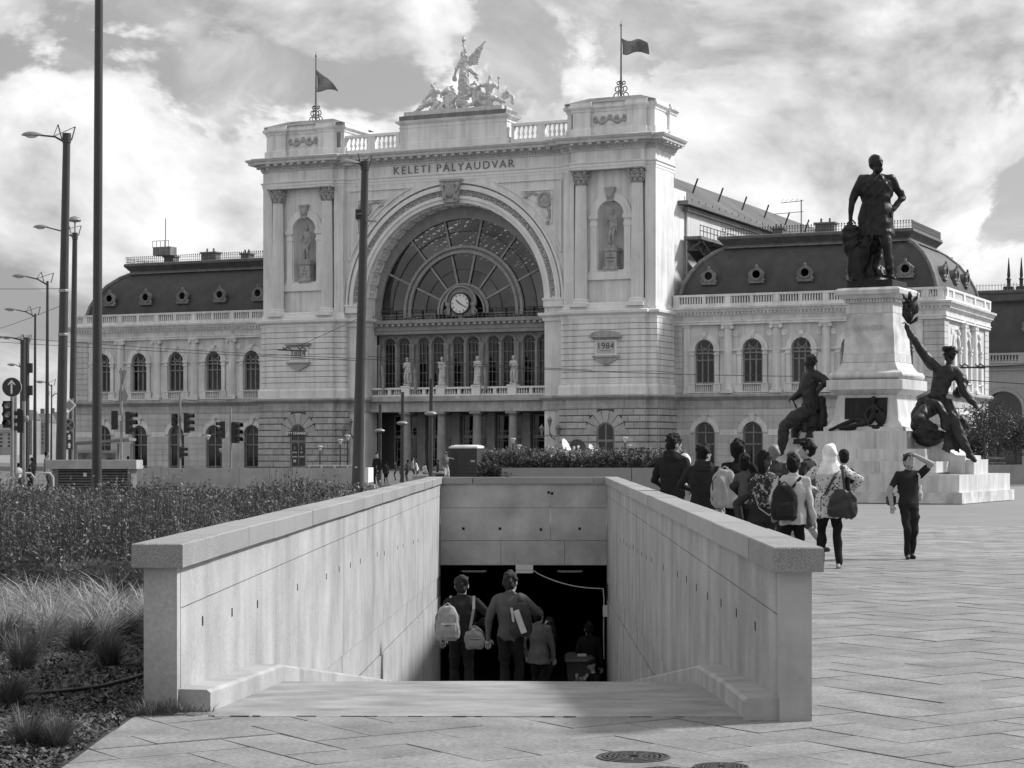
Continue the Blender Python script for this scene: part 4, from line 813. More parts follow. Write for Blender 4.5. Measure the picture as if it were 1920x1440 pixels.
for sg in (1, -1):
    F = lambda x: x if sg > 0 else -(x + .95*min(1, max(0, (x - 20.8)/2)))     # the left wing is a little longer
    # walls
    b = MB(); wall_arch(b, X0 - .3, X1, 6.8, 13.3, [(x, .92, 7.85, 10.95) for x in WXS], YW, .5); wall_arch(b, X0 - .3, X1, 0, 5.6, [(x, .95, 0, 3.4) for x in WXS], YW, .5); b.box(X0 - .3, X1 - .01, YW + .02, YW + .5, 5.6, 6.8); b.box(X0, X1 - .02, YW + 1.3, YB, 0, 15)
    sd = lambda u, yy, z: (X1 - (yy - YW), YW + u, z)   # side front, u from the corner back
    wall_arch(b, 0, YB - YW, 6.8, 13.3, [(x, .92, 7.85, 10.95) for x in (4.95, 9.5, 14.05)], YW, .5, side=sd); wall_arch(b, 0, YB - YW, 0, 6.8, [(x, .95, 0, 3.4) for x in (4.95, 9.5, 14.05)], YW, .5, side=sd)
    b.v = [(F(x), y, z) for x, y, z in b.v]; b.build('wing_wall', STUCCO2, ST)
    for x in WXS: put(pu, F(x), YW, 0); put(pl, F(x), YW, 0)
    for x in CXS: put(pc, F(x), YW - .12, 0)
    if sg > 0:
        for u in (4.95, 9.5, 14.05): put(pu, X1, YW + u, R(90)); put(pl, X1, YW + u, R(90))
        for u in (7.22, 11.78): put(pc, X1 + .12, YW + u, R(90))
    # corner piers: banded
    for r_ in range(11):
        z0 = 7.0 + r_*.565
        MB().box(min(F(43.7), F(X1 + .12)), max(F(43.7), F(X1 + .12)), YW - .12, YW + 1.7, z0 + .02, z0 + .545).build('ashlar_course', COURSE, ST)
        if sg > 0: MB().box(X1 - 1, X1 + .12, YB - 1.7, YB, z0 + .02, z0 + .545).build('ashlar_course', COURSE, ST)
        MB().box(min(F(20.6), F(21.5)), max(F(20.6), F(21.5)), YW - .12, YW + .2, z0 + .02, z0 + .545).build('ashlar_course', COURSE, ST)
    for xa in (21.9, 43.3): MB().stack([(.36, .12, 6.95), (.36, .12, 7.3), (.3, .09, 7.35), (.3, .09, 12.9), (.38, .15, 13.0), (.38, .15, 13.2)], F(xa), YW - .02).build('pilaster', TRIM2, ST)
    # ground storey courses
    edges = [20.6] + [e for x in WXS for e in (x - .97, x + .97)] + [X1 + .06]
    for r_ in range(9):
        z0 = .1 + .605*r_; zm = z0 + .3
        for k in range(0, len(edges), 2):
            a, c = edges[k], edges[k+1]
            if zm > 3.35:
                dx = lambda r__: math.sqrt(max(0, 1.44**2 - (zm - 3.4)**2)) if zm < 4.84 else 0
                a = a if k == 0 else WXS[k//2 - 1] + dx(0); c = c if k == 10 else WXS[k//2] - dx(0)
            nb_ = max(1, round((c - a)/1.3))
            MB().box(min(F(a), F(c)), max(F(a), F(c)), YW - .06, YW + .1, z0 + .018, z0 + .587).build('ashlar_course', COURSE if r_ != 5 else TRIM2, ST)
        if sg > 0:
            eu = [0] + [e for x in (4.95, 9.5, 14.05) for e in (x - .97, x + .97)] + [YB - YW]
            for k in range(0, len(eu), 2): MB().box(X1 - .1, X1 + .06, YW + eu[k] + .0, YW + eu[k+1], z0 + .018, z0 + .587).build('ashlar_course', COURSE, ST)
    # mouldings round the wing
    pth = [(20.6, YW), (X1, YW), (X1, YB)] if sg > 0 else [(F(X1), YB), (F(X1), YW), (-20.6, YW)]
    run('string_course', pth, [(-.3, 5.55), (.1, 5.55), (.12, 5.75), (.06, 5.8), (.06, 6.3), (.3, 6.5), (.55, 6.65), (.58, 6.85), (.4, 6.95), (-.3, 6.97)], BAND)
    run('architrave', pth, [(-.3, 13.2), (.3, 13.2), (.3, 13.4), (.36, 13.42), (.36, 13.55), (.3, 13.57), (-.3, 13.57)], TRIM2)
    run('frieze', pth, [(-.3, 13.57), (.28, 13.57), (.28, 14.0), (-.3, 14.0)], STUCCO2)
    run('cornice', pth, [(-.3, 14.0), (.36, 14.0), (.4, 14.12), (.4, 14.28), (.62, 14.32), (.72, 14.5), (.85, 14.58), (.9, 14.75), (.7, 14.8), (-.3, 14.85)], TRIM2)
    dn = MB(); along(pth, .34, blk(dn, .18, .38, .58, 14.14, 14.30)); dn.build('dentils', TRIM2, ST, kind='stuff')
    run('parapet_base', pth, [(-.2, 14.8), (.3, 14.8), (.3, 15.12), (-.2, 15.12)], TRIM2); run('parapet_coping', pth, [(-.2, 15.75), (.34, 15.75), (.36, 15.95), (-.2, 16.0)], TRIM2)
    bal = MB(); pie = []
    def pier(c, d, n, w=.55): a, e = c - d*w/2, c + d*w/2; pie.append(MB().ext([(*(a - n*.15), 15.12), (*(e - n*.15), 15.12), (*(e + n*.32), 15.12), (*(a + n*.32), 15.12)], (0, 0, .63)))
    for x in [20.9] + CXS + [43.9, 45.2]: pier(Vector((F(x), YW)), Vector((1, 0)), Vector((0, -1)))
    for x in WXS: pier(Vector((F(x), YW)), Vector((1, 0)), Vector((0, -1)), .3)
    along(pth, .25, blk(bal, .12, -.02, .22, 15.12, 15.76)); bal.build('balusters', TRIM2, ST, kind='stuff'); [p_.build('pier', TRIM2, ST) for p_ in pie]
    if sg > 0: [MB().box(X1 - .1, X1 + .33, YW + u - .3, YW + u + .3, 15.12, 15.75).build('pier', TRIM2, ST) for u in (.3, 2.7, 7.22, 11.78, 16.3, 18.7)]
    # mansard
    xa, xb, ya, yb = 20.75, 44.7, YW + .9, YB - .6
    prof = [(0, 15.2), (.08, 16.0), (.35, 17.0), (.85, 18.1), (1.6, 19.2), (2.6, 20.1), (3.4, 20.55)]
    rect = lambda i, z: [(F(xa + i), ya + i, z), (F(xb - i), ya + i, z), (F(xb - i), yb - i, z), (F(xa + i), yb - i, z)]
    MB().rings([rect(i, z) for i, z in prof]).build('mansard_roof', ROOF, ST, smooth=40)
    MB().rings([rect(i, z) for i, z in ((3.5, 20.5), (3.25, 20.6), (3.3, 20.8), (3.0, 21.15), (2.8, 21.35), (2.85, 21.6), (3.4, 21.7))]).build('roof_cornice', mat('dark roof metal', .09, .6, .3, 1.2), ST)
    MB().rings([rect(i, z) for i, z in ((3.3, 20.45), (3.05, 20.5), (3.05, 20.62), (3.3, 20.68))]).build('roof_roll', ZINC, ST)
    for cxx, cyy, sx_, sy_ in ((xa, ya, 1, 1), (xb, ya, -1, 1), (xb, yb, -1, -1)): MB().tube([(F(cxx + sx_*i), cyy + sy_*i, z) for i, z in prof[1:]], .22, 8).build('hip_roll', ZINC, ST, smooth=True)
    for x in WXS: o = put(oc, F(x), ya + .25, 0); o.location.z = 17.75; o.scale = (.84, .84, .84)
    if sg > 0:
        for u in (4.95, 9.5, 14.05): o = put(oc, xb - .25, YW + u, R(90)); o.location.z = 17.75; o.scale = (.84, .84, .84)
    cr = MB()
    for k in range(70): x = 24 + 17.7*k/69; cr.bar((F(x), ya + 3, 21.65), (F(x), ya + 3, 22.35), .035, .035); cr.blob((F(x), ya + 3, 22.3), (.07, .03, .1), 5, 4)
    for k in range(45): y = ya + 3 + 11.5*k/44; cr.bar((F(xb - 3), y, 21.65), (F(xb - 3), y, 22.35), .035, .035)
    for z_ in (21.8, 22.1): cr.bar((F(24), ya + 3, z_), (F(41.7), ya + 3, z_), .03, .03); cr.bar((F(xb - 3), ya + 3, z_), (F(xb - 3), yb - 3, z_), .03, .03)
    cr.build('cresting', LEAD, ST, kind='stuff')
    for x, w_, h_ in ((33, .9, 1.0), (28.5, .5, .7), (38, .6, .8)): q = MB().stack([(w_, .5, 21.6), (w_, .5, 21.6 + h_), (w_ + .12, .6, 21.65 + h_), (w_ + .12, .6, 21.8 + h_)], F(x), ya + 6); [q.lathe([(.1, 21.7 + h_), (.1, 22.2 + h_)], F(x) + dx, ya + 6, n=8) for dx in (-w_*.5, w_*.4)]; q.build('chimney', mat('chimney brick', .16, .9, .3, 3), ST)
    if sg < 0:
        q = MB(); q.bar((-40.2, ya + 5, 23.0), (-38, ya + 5, 23.0), 1.2, .9); [q.bar((-40.3 + .5*k, ya + 4.5, 23.4), (-40.3 + .5*k, ya + 4.5, 24.1), .05, .05) for k in range(5)]; q.bar((-40.3, ya + 4.5, 24.1), (-38.2, ya + 4.5, 24.1), .05, .05); q.tube([(-39, ya + 5, 23), (-39, ya + 5, 26.5)], .05, 5); q.build('roof_hatch', ZINC, ST)
an = MB(); an.tube([(31.2, 10, 21.6), (31.2, 10, 24.8)], .05, 5); [an.tube([(31.2 - a, 10, z), (31.2 + b_, 10, z + .1)], .03, 4) for a, b_, z in ((1.9, .2, 24.6), (2.6, .2, 23.6))]; [an.tube([(31.2 - x, 10 - .5, 24.6), (31.2 - x, 10.5, 25.0)], .02, 4) for x in (.4, .9, 1.4, 1.8)]
r = empty('antenna', (0, 0, 0), 0, 'thin rooftop aerial on the right wing near the train shed', 'antenna'); r.location = ST.location; r.rotation_euler = ST.rotation_euler; an.build('mast', LEAD, r)
# roof flag poles with scroll iron feet
def roof_pole(x, y, z0, top, lab):
    r = empty('flagpole', stw(x, y, z0), -SAL, lab, 'flagpole', 'flagpoles on the tower roofs')
    MB().lathe([(.12, 0), (.09, 2.5), (.06, top), (.11, top + .02), (.11, top + .15), (.03, top + .25), (.02, top + .5)], n=10).build('pole', ZINC, r, smooth=True)
    q = MB()
    for k in range(4):
        a = k*math.pi/2; d = Vector((math.cos(a), math.sin(a), 0))
        for s_, zc_ in ((.34, .3), (.26, .95), (.16, 1.5)):
            q.tube([d*(.12 + s_ + s_*.8*math.cos(t)) + Vector((0, 0, zc_ + s_*.9*math.sin(t))) for t in [i*5.2/12 - 2.6 for i in range(13)]], .05, 5)
    q.build('scroll_foot', LEAD, r); return r
def flag(name, x, y, z, pts, lab, m):
    """cloth sheet from rows of (x, y, z) offsets"""
    b_ = MB(); n = len(pts[0]); b_.v = [tuple(p) for r_ in pts for p in r_]
    for i in range(len(pts) - 1):
        for j in range(n - 1): b_.f.append((i*n + j, i*n + j + 1, (i+1)*n + j + 1, (i+1)*n + j)); b_.m.append(0 if abs(i - 3) > 1 else 0)
    o = b_.build(name, m, None, smooth=180, fix=False, loc=stw(x, y, z), rz=-SAL); md = o.modifiers.new('thick', 'SOLIDIFY'); md.thickness = .03
    return tag(o, lab, 'flag', 'flags on the tower roofs')
FLAGM = mat('flag cloth', .20, .9, .5, .9)
roof_pole(-16.0, 3, 34.0, 6.5, 'thin flagpole with scrolled iron foot on the left tower roof'); roof_pole(16.2, 3, 34.0, 6.7, 'tall flagpole with scrolled iron foot on the right tower roof')
pts = [[(.05 + 2.35*t, .25*math.sin(5*t + i*.4), 5.2 - i*.36*(1 - .85*t) - 1.95*t**1.2 - .12*math.sin(6*t)) for t in [j/12 for j in range(13)]] for i in range(7)]
flag('flag', -16.0, 3, 34.0, pts, 'dark pennant-like flag drooping from the left tower flagpole', FLAGM)
pts = [[(.05 + 2.6*t, .3*math.sin(6*t + i*.3), 5.6 - i*.24 - .55*t*(1 - i/8) - .12*math.sin(7*t)) for t in [j/14 for j in range(15)]] for i in range(7)]
flag('flag', 16.2, 3, 34.0, pts, 'wide flag flying to the right from the right tower flagpole', FLAGM)
# ------------------------------------------------------------ figure builder: skeleton shapes fused into one skin
def V3(*a): return Vector(a)
class Fig:
    def __init__(s): s.g = {}; s.x = MB()
    def _b(s, m): return s.g.setdefault(m, MB())
    def cap(s, a, b, ra, rb=None, m=0, n=10):
        a, b = Vector(a), Vector(b); rb = ra if rb is None else rb; d = b - a; L = d.length
        if L < 1e-5: return s.ell(a, ra, m)
        d /= L; p = [a - d*ra*.98, a - d*ra*.75, a - d*ra*.38, a, a + (b-a)*.5, b, b + d*rb*.38, b + d*rb*.75, b + d*rb*.98]
        s._b(m).tube(p, [ra*.15, ra*.66, ra*.92, ra, (ra+rb)/2, rb, rb*.92, rb*.66, rb*.15], n); return s
    def chain(s, pts, rs, m=0):
        for i in range(len(pts) - 1): s.cap(pts[i], pts[i+1], rs[i], rs[i+1], m)
        return s
    def ell(s, c, r, m=0, rot=None): s._b(m).blob(c, r, 14, 10, rot); return s
    def loft(s, rings, m=0, n=18, wob=0.0, k=7, ph=0.0, sq=1.0):          # (centre, rx, ry[, yaw])
        rs = []
        for q in rings:
            c, rx, ry = Vector(q[0]), q[1], q[2]; w = q[3] if len(q) > 3 else 0; fo = q[4] if len(q) > 4 else wob
            row = []
            for i in range(n):
                a = 2*math.pi*i/n; e = 1 + fo*math.sin(k*a + ph); ca_, sa_ = math.cos(a), math.sin(a); p = V3(rx*math.copysign(abs(ca_)**sq, ca_)*e, ry*math.copysign(abs(sa_)**sq, sa_)*e, 0); p = Matrix.Rotation(w, 3, 'Z') @ p; row.append(c + p)
            rs.append(row)
        s._b(m).rings(rs); return s
    def head(s, c, k=1.0, yaw=0.0, pitch=0.0, skin=0, hair=1, style='short', scarf=3, roll=0.0):
        Rm = Matrix.Rotation(yaw, 3, 'Z') @ Matrix.Rotation(pitch, 3, 'X') @ Matrix.Rotation(roll, 3, 'Y'); T = lambda x, y, z: Vector(c) + Rm @ (V3(x, y, z)*k)
        s.ell(T(0, 0, .015), (.074*k, .094*k, .105*k), skin, Rm); s.ell(T(0, .028, -.058), (.055*k, .062*k, .062*k), skin, Rm)
        s.cap(T(0, .088, .015), T(0, .108, -.022), .012*k, .017*k, skin); s.cap(T(-.03, .076, .03), T(.03, .076, .03), .017*k, None, skin); s.cap(T(-.02, .085, -.058), T(.02, .085, -.058), .012*k, None, skin)
        for sx in (-1, 1): s.ell(T(sx*.077, -.01, -.005), (.012*k, .022*k, .034*k), skin, Rm)
        if style in ('short', 'quiff', 'curly', 'bob', 'long', 'thin'):
            e = {'short': 1.07, 'quiff': 1.09, 'curly': 1.12, 'bob': 1.1, 'long': 1.1, 'thin': .965}[style]
            s.ell(T(0, -.022, .042), (.083*k*e, .094*k*e, .088*k*e), hair, Rm); s.ell(T(0, -.045, .0), (.075*k*e, .065*k*e, .085*k*e), hair, Rm)
            hr = random.Random(int(abs(c[0]*977 + c[2]*313)) + len(style)); nc = 34 if style != 'thin' else 0
            for _ in range(nc):
                a = hr.uniform(0, 6.28); t_ = hr.uniform(-.15, 1.5); rr = hr.uniform(.014, .026)*(1.35 if style == 'curly' else 1); yy = -.022 + .088*e*math.sin(a)*math.cos(t_); zz = .042 + .084*e*math.sin(t_)
                if yy > .03 and zz < .085: continue
                s.ell(T(.078*e*math.cos(a)*math.cos(t_), yy, zz), (rr*k, rr*k*1.5, rr*k*.8), hair, Rm @ Matrix.Rotation(hr.uniform(-1, 1), 3, 'X'))
            if style == 'quiff': s.ell(T(0, .05, .115), (.06*k, .05*k, .035*k), hair, Rm)
            if style == 'bob': s.ell(T(0, -.05, -.05), (.085*k, .06*k, .10*k), hair, Rm)
            if style == 'long': s.cap(T(0, -.06, .0), T(0, -.085, -.26), .078*k, .05*k, hair)
        elif style == 'cap': s.ell(T(0, -.005, .05), (.086*k, .102*k, .08*k), hair, Rm); s.ell(T(0, .1, .045), (.06*k, .06*k, .012*k), hair, Rm)
        elif style == 'beanie': s.ell(T(0, -.012, .045), (.09*k, .106*k, .098*k), hair, Rm); s.ell(T(0, -.03, -.01), (.086*k, .085*k, .1*k), hair, Rm)
        elif style == 'scarf':
            s.ell(T(0, -.012, .03), (.097*k, .116*k, .122*k), scarf, Rm); s.ell(T(0, -.02, -.07), (.10*k, .105*k, .11*k), scarf, Rm); s.loft([(T(0, -.01, -.09), .105*k, .105*k), (T(0, -.02, -.17), .15*k, .125*k), (T(0, -.02, -.24), .19*k, .14*k), (T(0, -.02, -.27), .17*k, .12*k)], scarf, wob=.04)
        if style != 'scarf': pass
    def hand(s, w, d, k=1.0, m=0, side=1, curl=.5, up=None, grip=False):
        """palm fused with the arm, five separate fingers appended"""
        d = Vector(d).normalized(); up = Vector(up) if up is not None else V3(0, 0, 1); x = d.cross(up); x = x.normalized() if x.length > 1e-4 else d.orthogonal().normalized(); nrm = x.cross(d).normalized()
        w = Vector(w); s.cap(w, w + d*.055*k, .026*k, .03*k, m); s.cap(w + d*.05*k - x*.022*k, w + d*.05*k + x*.022*k, .021*k, None, m)
        for i, (o, L) in enumerate(((-.031, .064), (-.010, .078), (.012, .073), (.032, .056))):
            p0 = w + d*.07*k + x*o*k; a = curl; p1 = p0 + (d*math.cos(a*.5) - nrm*math.sin(a*.5))*L*.5*k; p2 = p1 + (d*math.cos(a*1.6) - nrm*math.sin(a*1.6))*L*.5*k
            s.x.tube([p0 - d*.015*k, p0, p1, p2, p2 + (p2-p1)*.12], [.0085*k, .0095*k, .0085*k, .0075*k, .004*k], 7, m)
        t0 = w + d*.02*k + x*side*-.028*k; t1 = t0 + (d*.6 - x*side*.8)*.04*k - nrm*.01*k; t2 = t1 + (d*.95 - x*side*.25)*.035*k - nrm*.012*k
        s.x.tube([t0, t1, t2], [.013*k, .011*k, .007*k], 7, m)
    def build(s, name, mats, voxel=.012, sm=3, parent=None, loc=None, rz=None, scale=1.0, fold=0.0, fs_=1.0, skip=()):
        b = MB(); order = sorted(s.g)
        for m in order: b.add(s.g[m].v, s.g[m].f, m)
        me = bpy.data.meshes.new('t'); me.from_pydata(b.v, [], b.f)
        bm = bmesh.new(); bm.from_mesh(me); bmesh.ops.recalc_face_normals(bm, faces=bm.faces); bm.to_mesh(me); bm.free()
        o = bpy.data.objects.new('t', me); md = o.modifiers.new('r', 'REMESH'); md.mode = 'VOXEL'; md.voxel_size = voxel
        if sm: q = o.modifiers.new('s', 'SMOOTH'); q.iterations = sm; q.factor = .5
        out = bake(o); bpy.data.meshes.remove(me)
        nf = len(out.polygons); mi = np.zeros(nf, np.int32); Q = np.empty(nf*4, np.int32); out.loops.foreach_get('vertex_index', Q); Q = Q.reshape(-1, 4)   # a voxel skin is all quads
        Vt = np.empty(len(out.vertices)*3, np.float32); out.vertices.foreach_get('co', Vt); Vt = Vt.reshape(-1, 3); n0 = len(Vt)
        if len(order) > 1:
            tr = {m: BVHTree.FromPolygons(s.g[m].v, s.g[m].f) for m in order}
            for i, c in enumerate(Vt[Q].mean(1).tolist()):
                bd = 9
                for m in order:
                    d_ = tr[m].find_nearest(c, bd)[3]
                    if d_ is not None and d_ < bd: bd = d_; mi[i] = m
        elif order: mi[:] = order[0]
        F = list(map(tuple, Q.tolist()))
        if fold:                                   # creases of cloth, kept off skin
            ok = np.ones(n0, bool)
            for m in skip: ok[Q[mi == m].ravel()] = False
            Nn = np.empty(n0*3, np.float32); out.vertices.foreach_get('normal', Nn); Nn = Nn.reshape(-1, 3); p = Vt*fs_; x, y, z = p[:, 0], p[:, 1], p[:, 2]
            w1 = np.sin(9*x + 7*y + 5*z) + np.sin(8*z - 6*x + 11*y + 2); w2 = np.sin(13*y - 9*z + 1) + np.sin(15*x + 4*z)
            dsp = .45*np.sin(24*z + 10*x + 2.2*w1) + .35*np.sin(31*x - 19*y + 14*z + 1.8*w2) + .8*(.36 - np.abs(np.sin(13*z + 9*x - 7*y + 1.6*w2 + w1)))
            Vt = Vt + Nn*(dsp*ok*fold)[:, None]
        vs = list(map(tuple, Vt.tolist())) + list(s.x.v); fs = F + [tuple(i + n0 for i in f) for f in s.x.f]; ms = list(mi) + list(s.x.m)
        res = bpy.data.meshes.new(name); res.from_pydata(vs if scale == 1.0 else [(v[0]*scale, v[1]*scale, v[2]*scale) for v in vs], [], fs)
        for m in mats: res.materials.append(m)
        res.polygons.foreach_set('material_index', np.minimum(np.asarray(ms, np.int32), len(mats) - 1)); res.polygons.foreach_set('use_smooth', [True]*len(fs)); res.update(); bpy.data.meshes.remove(out)
        return link(name, res, None, parent, loc, rz)
def ik(S, T, l1, l2, hint):
    S, T = Vector(S), Vector(T); d = T - S; L = d.length
    if L > (l1 + l2)*.999: T = S + d*((l1 + l2)*.999/L); d = T - S; L = d.length
    u = d/L; a = (l1*l1 - l2*l2 + L*L)/(2*L); h = math.sqrt(max(0, l1*l1 - a*a)); hn = Vector(hint); hn = hn - u*hn.dot(u); hn = hn.normalized() if hn.length > 1e-5 else u.orthogonal().normalized()
    return S + u*a + hn*h, T
def pose(f, H=1.75, feet=((-.1, .0), (.1, .0)), hands=None, lean=(0, 0), hyaw=0, hpitch=0, style='short', M=(0, 1, 2, 3, 4, 5), bulk=1.0, hood=False, coat=0, skirt=None, shorts=False, hints=(None, None), hmat=None, sleeves=1.0, female=False, curl=.5, knee=(V3(0, 1, 0), V3(0, 1, 0)), lift=(0, 0), fingers=True, hroll=0):
    """standing figure facing +y, feet on z=0. materials: skin, hair, top, scarf, bottom, shoes"""
    k = H/1.75; SK, HR, TP, SCF, BT, SH = M; q = lambda x, y, z: V3(x*k, y*k, z*k); lx, ly = lean
    pel = q(lx*.3, ly*.3, .93); che = q(lx*.85, ly*.85, 1.28); nk = q(lx, ly, 1.47); w = .9 if female else 1.0; B = bulk
    f.loft([(q(lx*.25, ly*.25, .86), .14*k*B, .105*k*B), (q(lx*.3, ly*.3, .93), .168*k*B, .122*k*B), (q(lx*.5, ly*.5, 1.06), .15*k*B*w, .112*k*B), (q(lx*.8, ly*.8, 1.24), .18*k*B*w, .124*k*B), (q(lx*.95, ly*.95, 1.37), .19*k*B*w, .112*k*B), (q(lx, ly, 1.44), .13*k*B*w, .088*k), (q(lx, ly, 1.49), .062*k, .06*k)], TP)
    if coat: f.loft([(q(lx*.5, ly*.5, 1.08), .158*k*B*w, .118*k*B), (q(lx*.3, ly*.3, .95), .185*k*B, .135*k*B), (q(lx*.2, ly*.2, (coat + .95)/2), .19*k*B, .145*k*B), (q(lx*.1, 0, coat), .20*k*B, .155*k*B), (q(0, 0, coat + .01), .1*k, .1*k)], TP, wob=.02)
    if skirt: f.loft([(q(lx*.4, ly*.4, 1.0), .16*k*B, .12*k*B), (q(0, 0, .8), .2*k*B, .16*k*B), (q(0, 0, skirt), .25*k*B, .2*k*B), (q(0, 0, skirt + .01), .1*k, .1*k)], BT, wob=.05)
    hc = q(lx*1.08, ly*1.1 + .015, 1.622)
    f.cap(q(lx, ly, 1.44), hc + q(0, -.01, -.04), .06*k, .058*k, SK); f.head(hc, k*1.13, hyaw, hpitch, SK, HR, style, SCF, hroll)
    if hood: f.loft([(q(lx, ly - .05, 1.40), .14*k, .09*k), (q(lx, ly - .075, 1.47), .135*k, .085*k), (q(lx, ly - .07, 1.525), .10*k, .06*k), (q(lx, ly - .06, 1.54), .06*k, .03*k)], TP); f.chain([q(lx - .1, ly - .01, 1.48), q(lx - .07, ly - .09, 1.52), q(lx + .07, ly - .09, 1.52), q(lx + .1, ly - .01, 1.48)], [.04*k]*4, TP)
    else: f.chain([q(lx - .055, ly + .02, 1.475), q(lx - .05, ly - .045, 1.49), q(lx + .05, ly - .045, 1.49), q(lx + .055, ly + .02, 1.475)], [.022*k]*4, TP)
    for i, sx in enumerate((-1, 1)):
        hip = pel + q(sx*.088, 0, -.04); an = V3(feet[i][0]*k, feet[i][1]*k, (.085 + lift[i])*k); kn, an = ik(hip, an, .42*k, .43*k, knee[i]); lm = BT
        if shorts: f.chain([hip, kn + (hip-kn)*.02], [.098*k, .085*k], BT); f.chain([kn, kn + (an-kn)*.35, an], [.056*k, .062*k, .038*k], SK)
        else: f.chain([hip, kn], [.095*k*B**.5, .068*k], BT); f.chain([kn, kn + (an-kn)*.35, an + V3(0, 0, -.01*k)], [.068*k, .07*k, .056*k], BT)
        fd = Matrix.Rotation((feet[i][2] if len(feet[i]) > 2 else -sx*.18), 3, 'Z') @ V3(0, 1, 0); t = an + V3(0, 0, -.045*k); f.cap(t - fd*.05*k, t + fd*.14*k + V3(0, 0, -.012*k), .042*k, .033*k, SH); f.cap(t, t + fd*.08*k, .046*k, .042*k, SH)
        sh = q(lx + sx*.178*w*B**.5, ly, 1.405); tg = hands[i] if hands and hands[i] is not None else (sx*.27 + lx*.5, .06 + ly*.5, .83)
        el, wr = ik(sh, q(*tg), .295*k, .27*k, hints[i] or V3(sx*.6, -1, -.2)); am = TP
        f.cap(q(lx + sx*.1*w, ly, 1.42), sh, .07*k, .066*k*B**.5, TP)
        if sleeves >= 1: f.chain([sh, el, wr], [.066*k*B**.5, .052*k, .041*k], TP)
        else: m_ = sh + (el - sh)*max(.2, sleeves*1.6); f.chain([sh, m_], [.068*k*B**.5, .062*k], TP); f.chain([sh, el, wr], [.055*k, .05*k, .036*k], SK)
        d = (wr - el).normalized()
        if fingers: f.hand(wr, d, k, SK, sx, curl)
        else: f.cap(wr, wr + d*.1*k, .034*k, .028*k, SK)
    return f
BRONZE = mat('dark bronze', .022, .45, .5, 2.2, .5, 14, streak=.45, metal=.3, spec=.3, sscale=2)
BRONZE_L = mat('brown bronze', .034, .5, .5, 2.0, .5, 10, streak=.4, metal=.25, spec=.3, sscale=2)
MARBLE = mat('marble', .61, .55, .14, 1.2, .12, 14, streak=.32, sscale=1.4, objvar=.05)
MARBLE_S = mat('stained marble', .56, .6, .42, 1.3, .12, 10, streak=.1)
# ------------------------------------------------------------ monument
MB_, MC = R(28), Vector((12.62, 70.04, 0))
def mw(x, y, z=0): return Vector((MC.x + x*math.cos(MB_) + y*math.sin(MB_), MC.y - x*math.sin(MB_) + y*math.cos(MB_), z))
mo = empty('monument', MC, -MB_, 'tall stepped marble pedestal carrying bronze figures at the right of the square', 'monument')
def blocks(name, hx, hy, z0, z1, lx, m, shift=0.0, batter=0.0):   # one course of a stepped base as separate stones (four sides)
    hx2, hy2 = hx - batter, hy - batter
    MB().box(-hx + .35, hx - .35, -hy + .35, hy - .35, z0, z1 - .004).build('core', m, mo)
    n = max(1, round(2*hx/lx)); n2 = max(1, round((2*hy - .8)/lx)); g = .004
    for s_ in (-1, 1):
        for i in range(n):
            a, c = -hx + 2*hx*i/n, -hx + 2*hx*(i+1)/n
            y0, y1 = sorted((s_*hy, s_*(hy - .4))); MB().box(a + g*(i > 0), c - g*(i < n-1), y0, y1, z0, z1 + random.uniform(-.001, .001)).build(name, m, mo)
        for i in range(n2):
            a, c = -(hy - .4) + 2*(hy - .4)*i/n2, -(hy - .4) + 2*(hy - .4)*(i+1)/n2
            x0, x1 = sorted((s_*hx, s_*(hx - .4))); MB().box(x0, x1, a + g, c - g, z0, z1 + random.uniform(-.001, .001)).build(name, m, mo)
HB, HD = 3.9, 3.35
blocks('base_stone', HB, HD, 0, .36, 1.9, MARBLE_S); blocks('base_stone', HB - .12, HD - .12, .36, .93, 2.2, MARBLE)
blocks('step', 2.75, HD - .6, .93, 1.0, 3, MARBLE); blocks('step', 2.85, HD - .65, 1.0, 1.36, 2.2, MARBLE); blocks('step', 2.15, HD - 1.1, 1.36, 1.44, 3, MARBLE); blocks('step', 2.2, HD - 1.15, 1.44, 1.78, 2.2, MARBLE)
blocks('base_stone', 1.62, 1.9, 1.78, 2.38, 1.2, MARBLE)
for sx in (-1, 1):                                                # scrolled side blocks under the seated figures
    q = MB(); pr = [(1.5, .93), (3.35, .93), (3.35, 1.55), (3.05, 1.57), (2.75, 1.75), (2.5, 2.1), (2.42, 2.35), (1.5, 2.35)]
    q.ext([(sx*x, -1.0, z) for x, z in pr], (0, 2.0, 0)); q.build('side_block', MARBLE, mo); MB().box(min(sx*3.35, sx*3.62), max(sx*3.35, sx*3.62), -.9, .9, .93, 1.42).build('side_block', MARBLE, mo)
q = MB().stack([(1.40, 1.55, 2.38), (1.40, 1.55, 2.52), (1.28, 1.43, 2.56), (1.16, 1.30, 2.75), (1.12, 1.22, 3.0), (1.04, 1.14, 3.55), (1.04, 1.14, 3.62)]); q.build('die', MARBLE, mo, smooth=25)
MB().stack([(1.06, 1.16, 3.62), (1.16, 1.26, 3.68), (1.28, 1.38, 3.78), (1.34, 1.44, 3.8), (1.34, 1.44, 4.12), (1.28, 1.38, 4.14)]).build('ledge', MARBLE, mo)
q = MB().stack([(1.18, 1.2, 4.14), (1.28, 1.3, 4.2), (1.3, 1.32, 4.3), (1.24, 1.26, 4.4), (1.1, 1.12, 4.44), (1.06, 1.08, 4.5), (.98, 1.0, 4.62), (.96, .98, 4.7), (.92, .94, 4.74)]); q.build('torus', MARBLE, mo, smooth=50)
MB().stack([(.93, .95, 4.745), (.915, .935, 5.02)]).build('dado_foot', MARBLE, mo)
